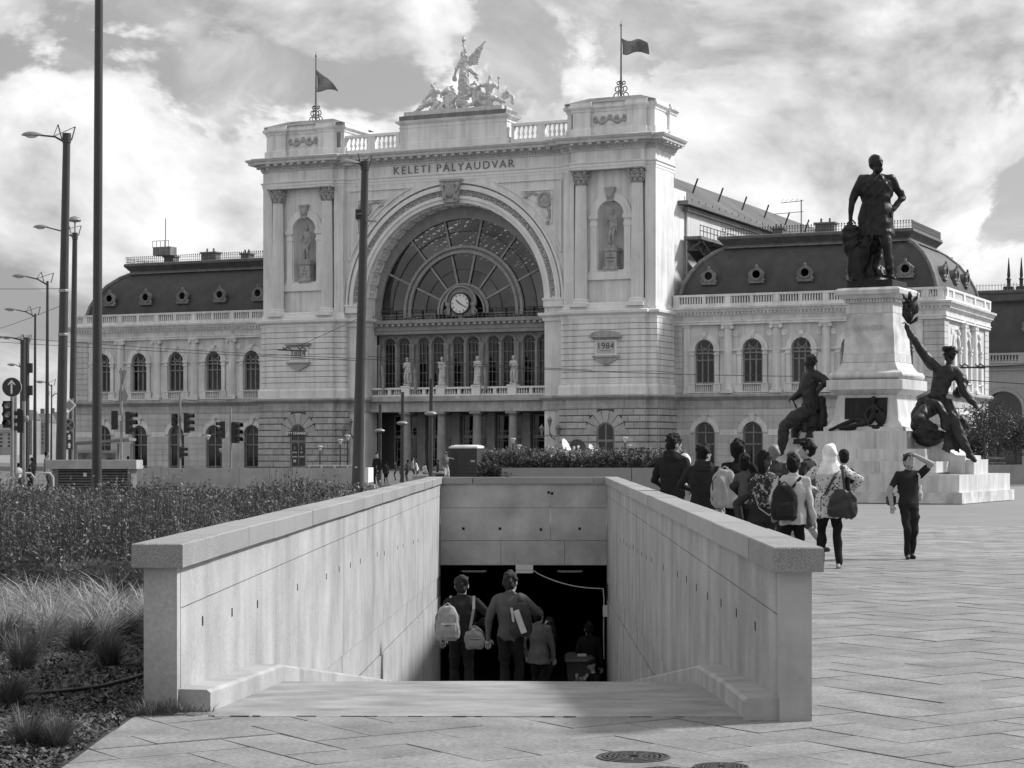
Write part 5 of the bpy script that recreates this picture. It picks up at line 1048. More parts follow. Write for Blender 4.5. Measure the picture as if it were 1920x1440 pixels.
MB().stack([(.905, .925, 5.025), (.82, .84, 6.42)]).build('dado', MARBLE_S, mo); MB().stack([(.83, .85, 6.425), (.81, .83, 6.78)]).build('dado_head', MARBLE, mo)
MB().stack([(.85, .87, 6.78), (.87, .89, 6.9), (.95, .97, 6.92), (1.02, 1.04, 7.02), (1.14, 1.16, 7.06), (1.16, 1.18, 7.2), (1.05, 1.07, 7.28), (.9, .92, 7.3)]).build('capital', MARBLE, mo)
q = MB(); [q.box(-.86 + .102*i, -.80 + .102*i, -.95, -.9, 6.79, 6.9) for i in range(17)]; [q.box(.88, .93, -.86 + .102*i, -.80 + .102*i, 6.79, 6.9) for i in range(17)]; q.build('dentils', MARBLE, mo, kind='stuff')
t = text_mesh('inscription', 'BAROSS', .24, mat('worn letters', .46, .7), .004, .0, 1.15, mo); t.location = (0, -.898, 5.92); t.rotation_euler = (R(-3.4), 0, 0); t['kind'] = 'stuff'
MB().stack([(.80, .82, 7.3), (.80, .82, 7.55)]).build('bronze_plinth', BRONZE, mo)
# bronze man in a frock coat
f = Fig()
pose(f, 1.78, ((-.19, .06, .25), (.21, -.02, -.45)), ((-.22, .04, .985), (.35, .06, .87)), (.0, .0), .6, -.02, 'thin', (0,)*6, 1.3, coat=.62, hints=(V3(-1, -.7, .1), V3(1, -.3, 0)), fingers=True, curl=1.0)
for sx in (-1, 1): f.chain([V3(sx*.06, .06, 1.47), V3(sx*.12, .125, 1.34), V3(.02, .15, 1.16)], [.03, .035, .02], 0)
f.chain([V3(.03, .155, 1.2), V3(.06, .18, .9), V3(.07, .2, .6)], [.022, .025, .025], 0); f.ell(V3(-.045, .075, 1.565), (.045, .045, .05))
for i, (x, y, z, r) in enumerate(((.05, -.15, .35, .12), (.02, -.12, .6, .09), (.08, -.14, .1, .15), (-.05, -.05, .08, .1), (.18, -.12, .15, .12))): f.ell(V3(x, y, z), (r, r, r*1.7))
f.chain([V3(-.02, -.1, .68), V3(-.06, -.06, .45), V3(.0, .0, .2), V3(-.1, .04, .04)], [.03, .045, .05, .05], 0)
f.loft([(V3(.27, .02, .02), .12, .1), (V3(.29, .02, .3), .11, .09), (V3(.36, .04, .6), .125, .1), (V3(.36, .05, .74), .13, .1), (V3(.35, .05, .80), .07, .07)], 0, wob=.06, k=3); f.loft([(V3(0, 0, .0), .3, .27), (V3(0, 0, .05), .24, .22)], 0, wob=.08, k=5)
o = f.build('bronze_statue', [BRONZE], .011, 1, None, mw(-.02, -.05, 7.54), R(180) - R(8), 2.47, fold=.012); tag(o, 'dark bronze man in a frock coat, hand on hip, on top of the pedestal', 'statue')
# helpers that place joints from a survey of the photograph at a given depth
def JY(Y0): return lambda x, y, d=0: PX(x, y, Y0 + d)
MX = 1/55.9
f = Fig(); J = JY(68.0); r = lambda p: p*MX
f.loft([(J(1763, 760), r(17), r(13)), (J(1759, 742), r(15), r(12)), (J(1767, 716), r(20), r(14)), (J(1773, 696), r(24), r(13)), (J(1778, 686), r(14), r(10))], 0); f.ell(J(1764, 706, -.1), (r(13), r(9), r(8))); f.ell(J(1782, 708, -.1), (r(13), r(9), r(8))); [f.ell(J(1762 + dx, yy, -.12), (r(6), r(6), r(4.5))) for dx in (-4, 7) for yy in (722, 731, 740)]
f.chain([J(1757, 690), J(1746, 683), J(1726, 655, -.1), J(1708, 628, -.15), J(1700, 613, -.15)], [r(9), r(11), r(9), r(7.5), r(5)]); f.hand(J(1700, 613, -.15), V3(-.3, 0, 1), 1.7, 0, 1, 1.2)
f.chain([J(1790, 696), J(1801, 706), J(1806, 733, -.2), J(1822, 752, -.4), J(1831, 763, -.5)], [r(11), r(11), r(8.5), r(7), r(5)]); f.hand(J(1831, 763, -.5), V3(.7, -.3, -.5), 1.7, 0, -1, .4)
f.cap(J(1779, 690), J(1781, 675), r(8), r(7)); f.head(J(1780, 665), 1.85, R(75), .15, 0, 0, 'curly'); [f.ell(PX(1780 + 11*math.cos(a), 655 + 4*math.sin(a), 68 + .2*math.sin(a)), r(3.4)) for a in [i*.5 for i in range(13)]]
f.chain([J(1772, 760), J(1783, 782, -.5), J(1792, 802, -.6), J(1806, 830, -.5), J(1818, 852, -.5)], [r(16), r(15), r(11), r(10), r(6)]); f.chain([J(1817, 854, -.5), J(1828, 863, -.8)], [r(6), r(4.5)])
f.chain([J(1755, 762), J(1736, 772, -.6), J(1720, 786, -.9), J(1738, 796, -.7), J(1752, 802, -.5)], [r(15), r(14), r(11), r(10), r(8)])
f.ell(J(1746, 814, .2), (r(36), r(26), r(20))); f.ell(J(1742, 826, .2), (r(26), r(26), r(12)))
f.chain([J(1752, 742, .4), J(1733, 752, .4), J(1718, 776, .2), J(1716, 800, .2)], [r(8), r(12), r(10), r(9)]); f.chain([J(1740, 752, -.4), J(1756, 758, -.6), J(1768, 775, -.7), J(1772, 800, -.5), J(1790, 810, -.2)], [r(7), r(9), r(8), r(8), r(7)])
f.chain([J(1796, 738, .3), J(1806, 722, .1), J(1812, 716, -.1)], [r(10), r(9), r(6)]); f.chain([J(1786, 785, .5), J(1802, 790, .6), J(1810, 800, .6)], [r(12), r(12), r(8)])
for i in range(9): f.cap(J(1776 + 2*i, 812 + i % 3, -.3), J(1768 + 6*i, 842 + 3*(i % 3), -.4), r(4), r(2.4))
for i in range(9): a = -1.2 + i*.32; f.x.tube([J(1704, 606, -.15), J(1704 + 16*math.sin(a)*.6, 590 - 5*(i % 3), -.15), J(1708 + 16*math.sin(a), 574 - 9*(i % 4), -.15 + .1*math.sin(i))], [.05, .075, .02], 6)
for i in range(16): p = J(1706 + 3*math.sin(i*1.7), 608 - 3.0*i, -.15); a = i*2.4; f.x.tube([p, p + V3(.2*math.cos(a), .1*math.sin(a), .16), p + V3(.3*math.cos(a), .15*math.sin(a), .30)], [.02, .07, .01], 5)
o = f.build('bronze_figure', [BRONZE_L], .026, 1, fold=.018, fs_=.6); tag(o, 'bronze nude man seated on a rock raising a laurel branch, right of the pedestal', 'statue')
f = Fig(); J = JY(70.3)
f.loft([(J(1520, 768), r(19), r(15)), (J(1519, 748), r(15), r(13)), (J(1518, 724), r(18), r(14)), (J(1521, 706), r(18), r(12)), (J(1522, 698), r(9), r(8))], 0)
f.chain([J(1527, 702, -.1), J(1534, 705, -.2), J(1553, 717, -.4), J(1542, 722, -.6), J(1534, 731, -.7)], [r(10), r(10), r(7.5), r(6), r(4.5)]); f.hand(J(1534, 731, -.7), V3(-.1, 0, -1), 1.7, 0, 1, .4)
f.chain([J(1513, 706, .3), J(1509, 714, .4), J(1501, 737, .2), J(1488, 746, .1)], [r(10), r(9.5), r(7.5), r(5.5)]); f.hand(J(1487, 747, .1), V3(-1, 0, -.2), 1.7, 0, -1, 1.3)
f.cap(J(1521, 700), J(1520, 690), r(8), r(7)); f.head(J(1519, 680), 1.85, R(70), -.05, 0, 0, 'curly')
f.chain([J(1516, 772, -.1), J(1490, 784, -.4), J(1470, 799, -.5), J(1468, 824, -.5), J(1465, 846, -.5)], [r(17), r(15), r(11), r(11), r(6.5)]); f.chain([J(1465, 848, -.5), J(1457, 853, -.9)], [r(6.5), r(5)])
f.chain([J(1520, 772, .4), J(1503, 792, .5), J(1493, 802, .4), J(1489, 822, .4)], [r(15), r(13), r(10), r(7)])
f.cap(J(1484, 745, .1), J(1497, 772, .0), r(2.2)); f.loft([(J(1520, 822, .2), r(17), r(24)), (J(1521, 776, .2), r(17), r(24))], 0, 16); f.ell(J(1522, 790, -.25), (r(11), r(8), r(13))); f.chain([J(1540, 750, .1), J(1542, 780, .1), J(1540, 812, .1)], [r(9), r(11), r(9)])
f.loft([(J(1507, 833, .1), r(25), r(26)), (J(1507, 822, .1), r(24), r(26))], 0, 20)
o = f.build('bronze_figure', [BRONZE_L], .026, 1, fold=.018, fs_=.6); tag(o, 'bronze seated worker leaning an arm on the ledge, left of the pedestal', 'statue')
MB().box(-3.3, -1.5, -1.2, .9, 1.7, 2.16).build('side_block', MARBLE, mo)
# relief on the front of the die
rl = empty('bronze_relief', mw(0, 0, 0), -MB_, 'dark bronze relief with a reclining figure set into the pedestal front', 'relief')
MB().ext([(-.74, -1.30, 2.62), (.74, -1.30, 2.62), (.74, -1.235, 3.52), (-.74, -1.235, 3.52)], (0, .35, 0)).build('panel', BRONZE, rl)
f = Fig(); q = lambda x, z, y=-1.36: V3(x, y, z)
f.chain([q(-1.15, 2.42, -1.62), q(-.75, 2.6, -1.55), q(-.3, 2.78, -1.45), q(.15, 2.72, -1.4)], [.05, .07, .085, .11]); f.chain([q(-.8, 2.47, -1.58), q(-.35, 2.55, -1.55), q(-.05, 2.62, -1.48), q(.2, 2.72, -1.42)], [.06, .075, .08, .11]); f.chain([q(.2, 2.72, -1.42), q(.3, 2.95), q(.33, 3.2)], [.12, .13, .12])
f.chain([q(.2, 3.2, -1.42), q(.05, 2.95, -1.5), q(.15, 2.68, -1.55), q(.25, 2.58, -1.58)], [.06, .055, .045, .035]); f.head(q(.3, 3.42, -1.38), .9, R(150), -.2, 0, 0, 'curly'); f.chain([q(.42, 3.18), q(.6, 3.0, -1.42)], [.06, .05]); f.ell(q(.58, 2.82, -1.42), (.2, .07, .24)); f.ell(q(.45, 2.5, -1.45), (.32, .12, .1)); f.ell(q(-.5, 2.45, -1.5), (.35, .1, .06))
f.build('reclining_figure', [BRONZE], .02, 2, rl)
# ------------------------------------------------------------ stone figures on the station
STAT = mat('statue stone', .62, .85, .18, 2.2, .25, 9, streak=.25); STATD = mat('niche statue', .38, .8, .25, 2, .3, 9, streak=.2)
def stone(loc, H, kw, lab, m, extra=None, group=None, yaw=0.0):
    f = Fig(); kw = dict(kw); kw.setdefault('M', (0,)*6); kw.setdefault('fingers', False); pose(f, 1.75, **kw)
    if extra: extra(f)
    s_ = H/1.75; o = f.build('stone_statue', [m], .02, 1, None, loc, R(180) - SAL + yaw, s_, fold=.02); return tag(o, lab, 'statue', group)
def robe(f):
    f.loft([(V3(0, 0, 1.3), .2, .15), (V3(0, 0, .9), .2, .17), (V3(0, .02, .4), .21, .19), (V3(0, .02, .03), .24, .22)], 0, wob=.06, k=9); f.chain([V3(.2, .1, 1.4), V3(0, .17, 1.15), V3(-.2, .12, .95), V3(-.22, .05, .5)], [.06, .07, .07, .06]); f.loft([(V3(0, 0, -.06), .26, .26), (V3(0, 0, .03), .26, .26)], 0)
def cloak(f):
    f.loft([(V3(0, -.1, 1.42), .2, .1), (V3(0, -.14, .9), .24, .1), (V3(0, -.14, .1), .26, .12)], 0, wob=.07, k=8); f.loft([(V3(0, 0, -.06), .26, .26), (V3(0, 0, .03), .26, .26)], 0)
BS = [(dict(feet=((-.1, 0), (.12, .06)), hands=((-.25, .1, .85), (.12, .2, 1.2)), style='short'), cloak, 'pale stone man in short tunic on the balcony, leftmost of the four'), (dict(hands=((-.1, .2, 1.25), (.1, .2, 1.05)), hyaw=.3), robe, 'pale robed stone figure on the balcony, second from the left'),
      (dict(hands=((-.15, .2, 1.1), (.12, .22, 1.15)), style='curly'), robe, 'pale robed stone figure on the balcony, third from the left'), (dict(feet=((-.12, 0), (.1, .08)), hands=((-.22, .1, .9), (.1, .2, 1.25)), hyaw=.5), cloak, 'pale cloaked stone figure on the balcony, rightmost of the four')]
for x, (kw, ex, lab) in zip(PXS, BS): stone(stw(x, 2.4, 8.08), 2.55, kw, lab, STAT, ex, 'stone figures on the station balcony')
def tails(f):
    f.loft([(V3(0, -.05, 1.1), .17, .12), (V3(0, -.1, .75), .19, .1), (V3(0, -.12, .55), .17, .08)], 0); f.loft([(V3(0, 0, -.08), .28, .26), (V3(0, 0, .03), .28, .26)], 0); f.chain([V3(.22, -.12, .0), V3(.24, -.1, .6)], [.1, .08])
for sg, hy, lab in ((-1, .5, 'weathered stone man in a tailcoat standing in the left tower niche'), (1, -.3, 'weathered stone man in a tailcoat standing in the right tower niche')):
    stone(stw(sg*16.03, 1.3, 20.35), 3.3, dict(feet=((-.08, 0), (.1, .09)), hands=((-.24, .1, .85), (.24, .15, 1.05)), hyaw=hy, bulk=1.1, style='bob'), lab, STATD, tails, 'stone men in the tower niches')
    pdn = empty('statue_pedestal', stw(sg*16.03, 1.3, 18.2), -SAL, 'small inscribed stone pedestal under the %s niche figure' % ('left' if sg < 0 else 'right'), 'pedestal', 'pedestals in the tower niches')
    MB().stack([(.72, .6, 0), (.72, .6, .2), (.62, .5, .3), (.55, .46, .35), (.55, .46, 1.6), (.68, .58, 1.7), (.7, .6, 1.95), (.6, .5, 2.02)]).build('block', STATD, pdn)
    for i, (s_, h_) in enumerate((('A', .22), ('STEPHENSON' if sg > 0 else 'WATT', .16), ('1781 1848' if sg > 0 else '1736 1819', .15))): t = text_mesh('lettering', s_, h_, LEAD, .004, .004, 1, pdn); t.location = (0, -.468, 1.35 - .3*i); t.scale = (min(1, .9/max(.01, t.dimensions.x if t.dimensions.x else .9)), 1, 1)
# rooftop group: metres in the station frame, x along the front, z up, y depth
def G(px, py, d=0): return V3((px - 858)/18.05, 2.0 + d, 1.7 + (846 - py)/19.85)
MG = 1/19.85; f = Fig(); g = lambda p: p*MG
f.loft([(G(869, 187), g(11), g(10)), (G(869, 165), g(11), g(9)), (G(870, 140), g(10), g(8)), (G(869, 128), g(7.5), g(6.5)), (G(869, 114), g(9), g(6)), (G(869, 108), g(5), g(4))], 0, wob=.07, k=9)
f.cap(G(869, 110), G(866, 103), g(3)); f.head(G(865.5, 100.5), 1.85, R(190), .1, 0, 0, 'bob'); f.chain([G(874, 112), G(873, 97), G(869, 83), G(869, 77)], [g(3.4), g(3), g(2.3), g(1.8)]); f.chain([G(863, 114), G(857, 130, -.2), G(852, 145, -.2)], [g(3.2), g(2.8), g(2)])
f.loft([(G(869.5, 78), g(2), g(2)), (G(869.5, 74), g(5), g(5)), (G(869.5, 72), g(3), g(3)), (G(869.5, 66), g(.7), g(.7))], 0, 10); f.ell(G(853, 146, -.1), (g(5), g(3), g(5.5)))
for i in range(10):
    t = i/9; p0 = G(876, 108 + 12*t, .5); p1 = G(903 - 14*t**.8, 77 + 42*t, .9); f.chain([p0, (p0 + p1)/2 + V3(0, .1, .15), p1], [g(3.2), g(2.8), g(1.1)])
    p1 = G(846 + 4*t, 96 + 40*t, 1.6)
f.chain([G(876, 128, .2), G(890, 140, .3), G(893, 150, .2)], [g(4), g(5), g(3)]); f.chain([G(874, 140, -.3), G(880, 160, -.4), G(884, 178, -.4)], [g(5), g(5), g(4)]); f.ell(G(866, 192), (g(13), g(12), g(12)))
f.build('winged_figure', [STAT], .04, 1, fold=.06, fs_=.4)
wf = bpy.context.scene.objects['winged_figure']; gr = empty('rooftop_sculpture', ST.location, -SAL, 'white stone group with a winged torchbearer crowning the station roof', 'sculpture'); wf.parent = gr
def man(cs):
    f = Fig()
    for pts, rs in cs: f.chain([G(*p) for p in pts], [g(r_) for r_ in rs])
    return f
f = man([([(815, 188), (815, 178), (814, 168)], [8, 7, 8.5]), ([(822, 166), (828, 172, -.2), (830, 180, -.4)], [4, 3.4, 2.5]), ([(809, 166), (801, 178, -.2), (794, 189, -.2)], [4, 3.2, 2.4]), ([(813, 186), (800, 192, -.6), (790, 202, -.7), (777, 210, -.8)], [6.5, 5.5, 4, 2.5]), ([(815, 188), (803, 188, .3), (797, 192, .2)], [6, 5, 4]), ([(820, 190), (812, 204, -.4), (806, 209, -.4)], [7, 6, 5]), ([(798, 178, -.3), (784, 200, -.5)], [.8, .8]), ([(812, 158), (812, 164)], [3, 3.4])])
f.head(G(810, 156), 1.75, R(215), .1, 0, 0, 'curly'); f.cap(G(812, 151), G(818, 150), g(1)); o = f.build('seated_figure', [STAT], .04, 1, gr, fold=.05, fs_=.4)
f = man([([(845, 205), (842, 192), (838, 182)], [12, 11, 9]), ([(846, 188), (845, 176), (840, 166)], [9, 7.5, 6]), ([(840, 165), (833, 170, -.2), (829, 175, -.3)], [5.5, 4.5, 3]), ([(834, 192, -.4), (830, 200, -.6), (838, 206, -.7)], [4, 3, 3]), ([(832, 200, -.2), (824, 205, -.4)], [5, 4]), ([(848, 166, .1), (852, 175, .1), (853, 186, .1)], [3.5, 3.8, 3])] + [([(842 + 2*i, 160 + 3*i, .1), (848 + 2.2*i, 158 + 5*i, .2)], [2, 1.2]) for i in range(6)])
[f.cap(G(838 + dx, 163), G(837 + dx, 157), g(1.6), g(.6)) for dx in (0, 4)]; f.build('horse', [STAT], .04, 1, gr, fold=.05, fs_=.4)
f = man([([(918, 188), (918, 176), (918, 165)], [8.5, 7.5, 9.5]), ([(911, 162), (902, 165, -.3), (896, 168, -.5)], [4.2, 3.4, 2.4]), ([(926, 163), (933, 168, -.2), (936, 172, -.3)], [4.2, 3.4, 2.4]), ([(918, 188), (930, 190, -.5), (940, 194, -.6), (952, 199, -.7)], [7, 6, 4.5, 3]), ([(915, 188), (905, 182, -.6), (902, 192, -.6), (908, 198, -.5)], [7, 6.5, 5, 4]), ([(917, 156), (917, 162)], [3, 3.6]), ([(938, 152, -.3), (937, 178, -.3)], [2.2, 1.6]), ([(896, 150, -.5), (876, 134, -.4)], [.8, .8]), ([(896, 150, -.5), (913, 172, -.4)], [.8, .8]), ([(905, 196, -.3), (925, 199, -.4)], [6, 5])])
f.head(G(918, 149), 1.75, R(150), .1, 0, 0, 'curly'); f.ell(G(938, 152, -.3), (g(2.8), g(2.8), g(3.5))); f.build('seated_figure', [STAT], .04, 1, gr, fold=.05, fs_=.4)
f = man([([(897, 196), (892, 184), (890, 174)], [10, 9, 8]), ([(890, 172), (886, 166, -.3), (883, 168, -.5)], [6, 5, 3]), ([(896, 190, -.3), (892, 198, -.6), (882, 201, -.8)], [5, 4, 3]), ([(884, 160), (890, 156), (896, 164)], [3, 3, 3]), ([(898, 168, .1), (902, 178, .1)], [5, 5]), ([(884, 176, -.3), (880, 186, -.3)], [3.5, 3])]); f.build('lion', [STAT], .04, 1, gr, fold=.05, fs_=.4)
f = man([([(940, 196), (944, 184), (950, 178), (953, 170)], [5, 4, 2.5, .8]), ([(944, 190), (952, 184), (955, 177)], [4, 2.5, .8]), ([(945, 190), (954, 183, .1), (960, 188, .1), (960, 199, .1)], [3.5, 4, 3.8, 3.5])]); f.build('serpent', [STAT], .04, 1, gr, fold=.05, fs_=.4)
# balcony flags on leaning staffs
for x, lab in ((-8.0, 'limp pale flag on a staff on the balcony by the left pier'), (-4.5, 'limp flag on a staff between the two left balcony figures'), (2.9, 'limp white flag on a staff between the two right balcony figures')):
    r_ = empty('balcony_flag', stw(x, 2.3, 6.9), -SAL, lab, 'flag', 'flags hung along the station balcony'); MB().tube([(0, 0, 0), (-.12, -.5, 3.2)], .035, 6).build('staff', LEAD, r_)
    q = MB(); q.rings([[(-.1 + .2*w_*math.cos(a) + .1*w_ + .12*(3.1 - z)*.3, -.4 + .1*math.sin(a)*(1 + .4*math.sin(3*a)), z) for a in [i*math.pi/5 for i in range(10)]] for z, w_ in ((3.1, .05), (2.8, .35), (2.2, .7), (1.5, .8), (.7, .55), (.35, .2))]); q.build('cloth', mat('balcony flag', .3, .9, .5, 1.5), r_, smooth=True)
# ------------------------------------------------------------ street furniture
POLE = mat('dark painted steel', .035, .45, .2, 1.5, streak=.2); STEEL = mat('galvanised steel', .28, .45, .2, 2, streak=.3, metal=.3); LAMPM = mat('lamp housing', .22, .4, .1, 2); LENSM = mat('lamp lens', .5, .3); BLACK = mat('black plastic', .012, .45)
def G0(x, Y): return Vector(((x - 960)/FPX*Y, Y, 0))
def cobra(par, top, dx, L, rise=.25, k=1.0, dy=0.0):
    """lantern on a strutted arm; dx = -1 left, +1 right"""
    t = Vector(top); d = Vector((dx, dy, 0)).normalized(); e = t + d*L + V3(0, 0, rise)
    MB().tube([t + V3(0, 0, -.25*k), t + d*L*.45 + V3(0, 0, rise*.4), e], [.05*k, .045*k, .04*k], 7).build('arm', POLE, par)
    q = MB()
    for off_ in (-.18*k, .18*k): q.tube([t + V3(off_, off_, -.1*k), t + V3(off_*1.8, off_*1.8, .55*k)], .03*k, 5); q.tube([t + V3(off_*1.8, off_*1.8, .55*k), t + d*L*.5 + V3(0, 0, rise*.5)], .018*k, 5)
    q.build('stay', POLE, par)
    rot = Matrix.Rotation(math.atan2(d.y, d.x), 3, 'Z'); q = MB(); rs = []
    for u, w, h in ((-.12, .05, .05), (0, .12, .1), (.25, .2, .17), (.5, .21, .18), (.75, .14, .12), (.85, .04, .04)):
        rs.append([e + rot @ V3(u*k, w*k*math.cos(a), (h*k*math.sin(a) if math.sin(a) > 0 else .25*h*k*math.sin(a))) for a in [i*math.pi/5 for i in range(10)]])
    q.rings(rs); ln = q.build('lantern', LAMPM, par, smooth=60); MB().blob(e + rot @ V3(.4*k, 0, -.04*k), (.28*k, .15*k, .09*k), 10, 6).build('lens', LENSM, ln, smooth=True)
def post(name, base, top, r0, r1, lab, grp, collar=True, cat='street lamp'):
    r = empty(name, base, 0, lab, cat, grp); t = Vector(top) - Vector(base)
    q = MB().tube([(0, 0, 0), t*.5, t], [r0, (r0 + r1)/2, r1], 14); q.build('pole', POLE, r, smooth=50)
    if collar: MB().tube([t*.985, t*1.012], r1*1.18, 14).build('collar', POLE, r, smooth=50)
    return r, t
def floodlight(par, p):
    q = MB().box(p.x - .16, p.x + .16, p.y - .12, p.y + .12, p.z - .2, p.z + .2); q.build('floodlight', BLACK, par); MB().bar((p.x - .1, p.y - .13, p.z), (p.x + .1, p.y - .13, p.z), .22, .01).build('floodlight_glass', LENSM, par)
GL = 'street lamps around the square'
r, t = post('tram_mast', G0(181, 65), G0(187, 65) + V3(0, 0, 22), .16, .12, 'tall bare dark mast in the planting bed, running out of the picture top', 'masts around the square', False, 'mast')
r, t = post('street_lamp', G0(113, 88), PX(125, 258, 88), .23, .16, 'thick dark lamp post behind the vent box, lantern to the left', GL); cobra(r, t, -1, 1.15, .1, .95)
q = MB(); [q.tube([t*f_ + V3(-.24, 0, 0), t*f_ + V3(.24, 0, 0)], .21, 10) for f_ in ()]; [q.lathe([(.215, z), (.225, z + .02), (.225, z + .1), (.215, z + .12)], t.x*z/t.z, 0, n=12) for z in (6.7, 8.6)]; q.build('clamp_band', STEEL, r, kind='stuff')
r, t = post('street_lamp', G0(134, 108), PX(140.5, 442, 108), .2, .13, 'dark lamp post with a mushroom lantern on top beside the thick post', GL); cobra(r, t + V3(0, 0, .1), -1, 1.5, .35, .85)
MB().lathe([(.04, 0), (.04, .7), (.1, .72), (.3, .76), (.34, .82), (.25, .98), (.02, 1.06)], t.x, t.y, n=16).build('mushroom_lantern', LAMPM, r, smooth=50)
[setattr(c, 'location', (0, 0, t.z)) for c in r.children if c.name.startswith('mushroom')]
r, t = post('street_lamp', G0(670, 85), PX(684.5, 310, 85), .25, .155, 'dark leaning lamp post with floodlight in front of the left arch side', GL); cobra(r, t, -1, .35, .1, .85)
p = PX(674, 402, 85) - G0(670, 85); floodlight(r, p); MB().bar(p + V3(-.1, 0, -.25), p + V3(.75, -.2, -.32), .08, .08).build('bracket', STEEL, r); MB().box(-.08, .02, -.262, -.25, 1.0, 1.06).build('sticker', LENSM, r)
for i, (x, ty, hx, Y, lab) in enumerate(((89, 527, 30, 150, 'slim lamp post, tallest of the far row at the left'), (66, 588, 14, 178, 'slim lamp post second in the far row, lantern over the street'), (51, 640, 8, 205, 'slim far lamp post close to the lower tram mast at the left'), (97, 721, 74, 300, 'small distant lamp post left of the vent box post'), (43, 690, 18, 230, 'distant lamp post at the left edge beyond the signals'))):
    r, t = post('street_lamp', G0(x - 1, Y), PX(x, ty, Y), .16, .09, lab, GL, False); cobra(r, t, -1, (x - hx)*Y/FPX - .7, .35, 1.15 if Y < 250 else 1.5)
    if i == 3: cobra(r, t + V3(0, 0, -1.6), 1, .6, .2, 1.2)
r, t = post('tram_mast', G0(49, 118), PX(50, 636, 118), .2, .15, 'dark mast with switch boxes beside the arrow sign at the left edge', 'masts around the square', True, 'mast'); cobra(r, t, -1, 1.3, .1, .5)
for yy in (690, 732): p = PX(56, yy, 118) - G0(49, 118); MB().box(p.x - .14, p.x + .14, -.15, .15, p.z - .28, p.z + .28).build('switch_box', BLACK, r)
r, t = post('tram_mast', G0(42, 100), PX(43, 640, 100), .16, .12, 'slimmer mast in front of the switch box mast at the left edge', 'masts around the square', True, 'mast')
for x, ty, dy_, Y, lab in ((713, 758, 808, 120, 'thin mast with a ring lamp near the station door, leftmost of three'), (755, 735, 794, 110, 'thin mast with a ring lamp near the station door, middle of three'), (808.5, 710, 776, 100, 'thin mast with a ring lamp near the station door, rightmost of three')):
    r, t = post('ring_lamp', G0(x - 1, Y), PX(x, ty, Y), .11, .09, lab, 'ring lamps before the station', False); z = PX(x, dy_, Y).z
    MB().lathe([(.1, z - .08), (.24, z - .07), (.31, z + .01), (.28, z + .07), (.15, z + .12), (.1, z + .13)], 0, 0, n=20).build('ring_head', LAMPM, r, smooth=50)
for i, (x, y_, Y) in enumerate(((600, 838, 150), (638, 826, 140), (652, 818, 135), (676, 812, 130), (962, 824, 140), (973, 836, 160), (1172, 822, 140), (1180, 836, 165), (390, 818, 150), (414, 843, 180))):
    near = ['left tower foot, leftmost', 'left tower foot, second', 'left tower foot, third', 'left tower foot, behind the leaning post', 'portico, left of the white dish', 'portico, shorter one by the white dish', 'right tower foot, taller one', 'right tower foot, shorter one', 'left wing, taller one', 'left wing, shorter one'][i]
    z = PX(x, y_, Y).z; r, t = post('globe_lamp', G0(x, Y), G0(x, Y) + V3(0, 0, z - .3), .05, .05, 'small globe lamp standing by the ' + near, 'globe lamps before the station', False); MB().lathe([(.05, z - .26), (.12, z - .1), (.12, z - .02), (.2, z + .01), (.18, z + .08), (.02, z + .11)], n=14).build('globe', LENSM, r, smooth=50)
for sx, lab in ((-1, 'wrought iron lantern bracket on the left pier of the portico'), (1, 'wrought iron lantern bracket on the right pier of the portico')):
    r = empty('wall_lantern', stw(sx*10.4, .8, 3.6), -SAL, lab, 'wall lantern', 'wall lanterns beside the portico'); MB().tube([(0, .2, -.8), (0, -.5, -.6), (sx*.0, -.9, -.2)], .05, 6).build('bracket', LEAD, r)
    for dx, dz in ((-.8, .0), (0, .75), (.8, .0)):
        MB().tube([(0, -.8, -.4), (dx*.8, -.9, -.55 + dz*.4), (dx, -.9, dz - .45)], .035, 5).build('arm', LEAD, r); MB().lathe([(.08, dz - .45), (.2, dz + .1), (.28, dz + .2), (.14, dz + .4), (.04, dz + .5), (.02, dz + .62)], dx, -.9, n=6).build('lantern', LAMPM, r)
# ---- traffic signals and signs
WHT = mat('signal white', .75, .4); SIGND = mat('sign dark blue', .03, .4); SIGNB = mat('sign back', .22, .5)
def disc_y(b, c, r, y, n=24, t=.02, m=0): b.ext([(c[0] + r*math.cos(2*math.pi*i/n), y, c[1] + r*math.sin(2*math.pi*i/n)) for i in range(n)], (0, t, 0), m); return b
def signal_head(par, p, yaw, k=1.0, n=3, lit=()):
    """three-aspect head with visors; yaw 0 faces the viewer"""
    h = empty('x', (0, 0, 0)); bpy.data.objects.remove(h)
    M_ = Matrix.Rotation(yaw, 3, 'Z'); T = lambda v: tuple(Vector(p) + M_ @ (Vector(v)*k)); H = .31*n
    q = MB().box(-.15, .15, -.1, .1, -H/2, H/2); q.v = [T(v) for v in q.v]; hd = q.build('signal_head', BLACK, par)
    for i in range(n):
        z = H/2 - .155 - .31*i; q = MB(); rs = []
        for y0, dl in ((-.1, 0), (-.34, 1)): rs.append([(.125*math.cos(a), y0 + (0.1*dl if False else 0), z + .125*math.sin(a)) for a in [R(-30 + 240*j/10) for j in range(11)]])
        q.rings(rs, closed=False); q.v = [T(v) for v in q.v]; v_ = q.build('visor', BLACK, hd); md = v_.modifiers.new('t', 'SOLIDIFY'); md.thickness = .012
        q = disc_y(MB(), (0, z), .105, -.112, 16, .012); q.v = [T(v) for v in q.v]; q.build('lens', WHT if i in lit else mat('dark lens', .02, .2), hd)
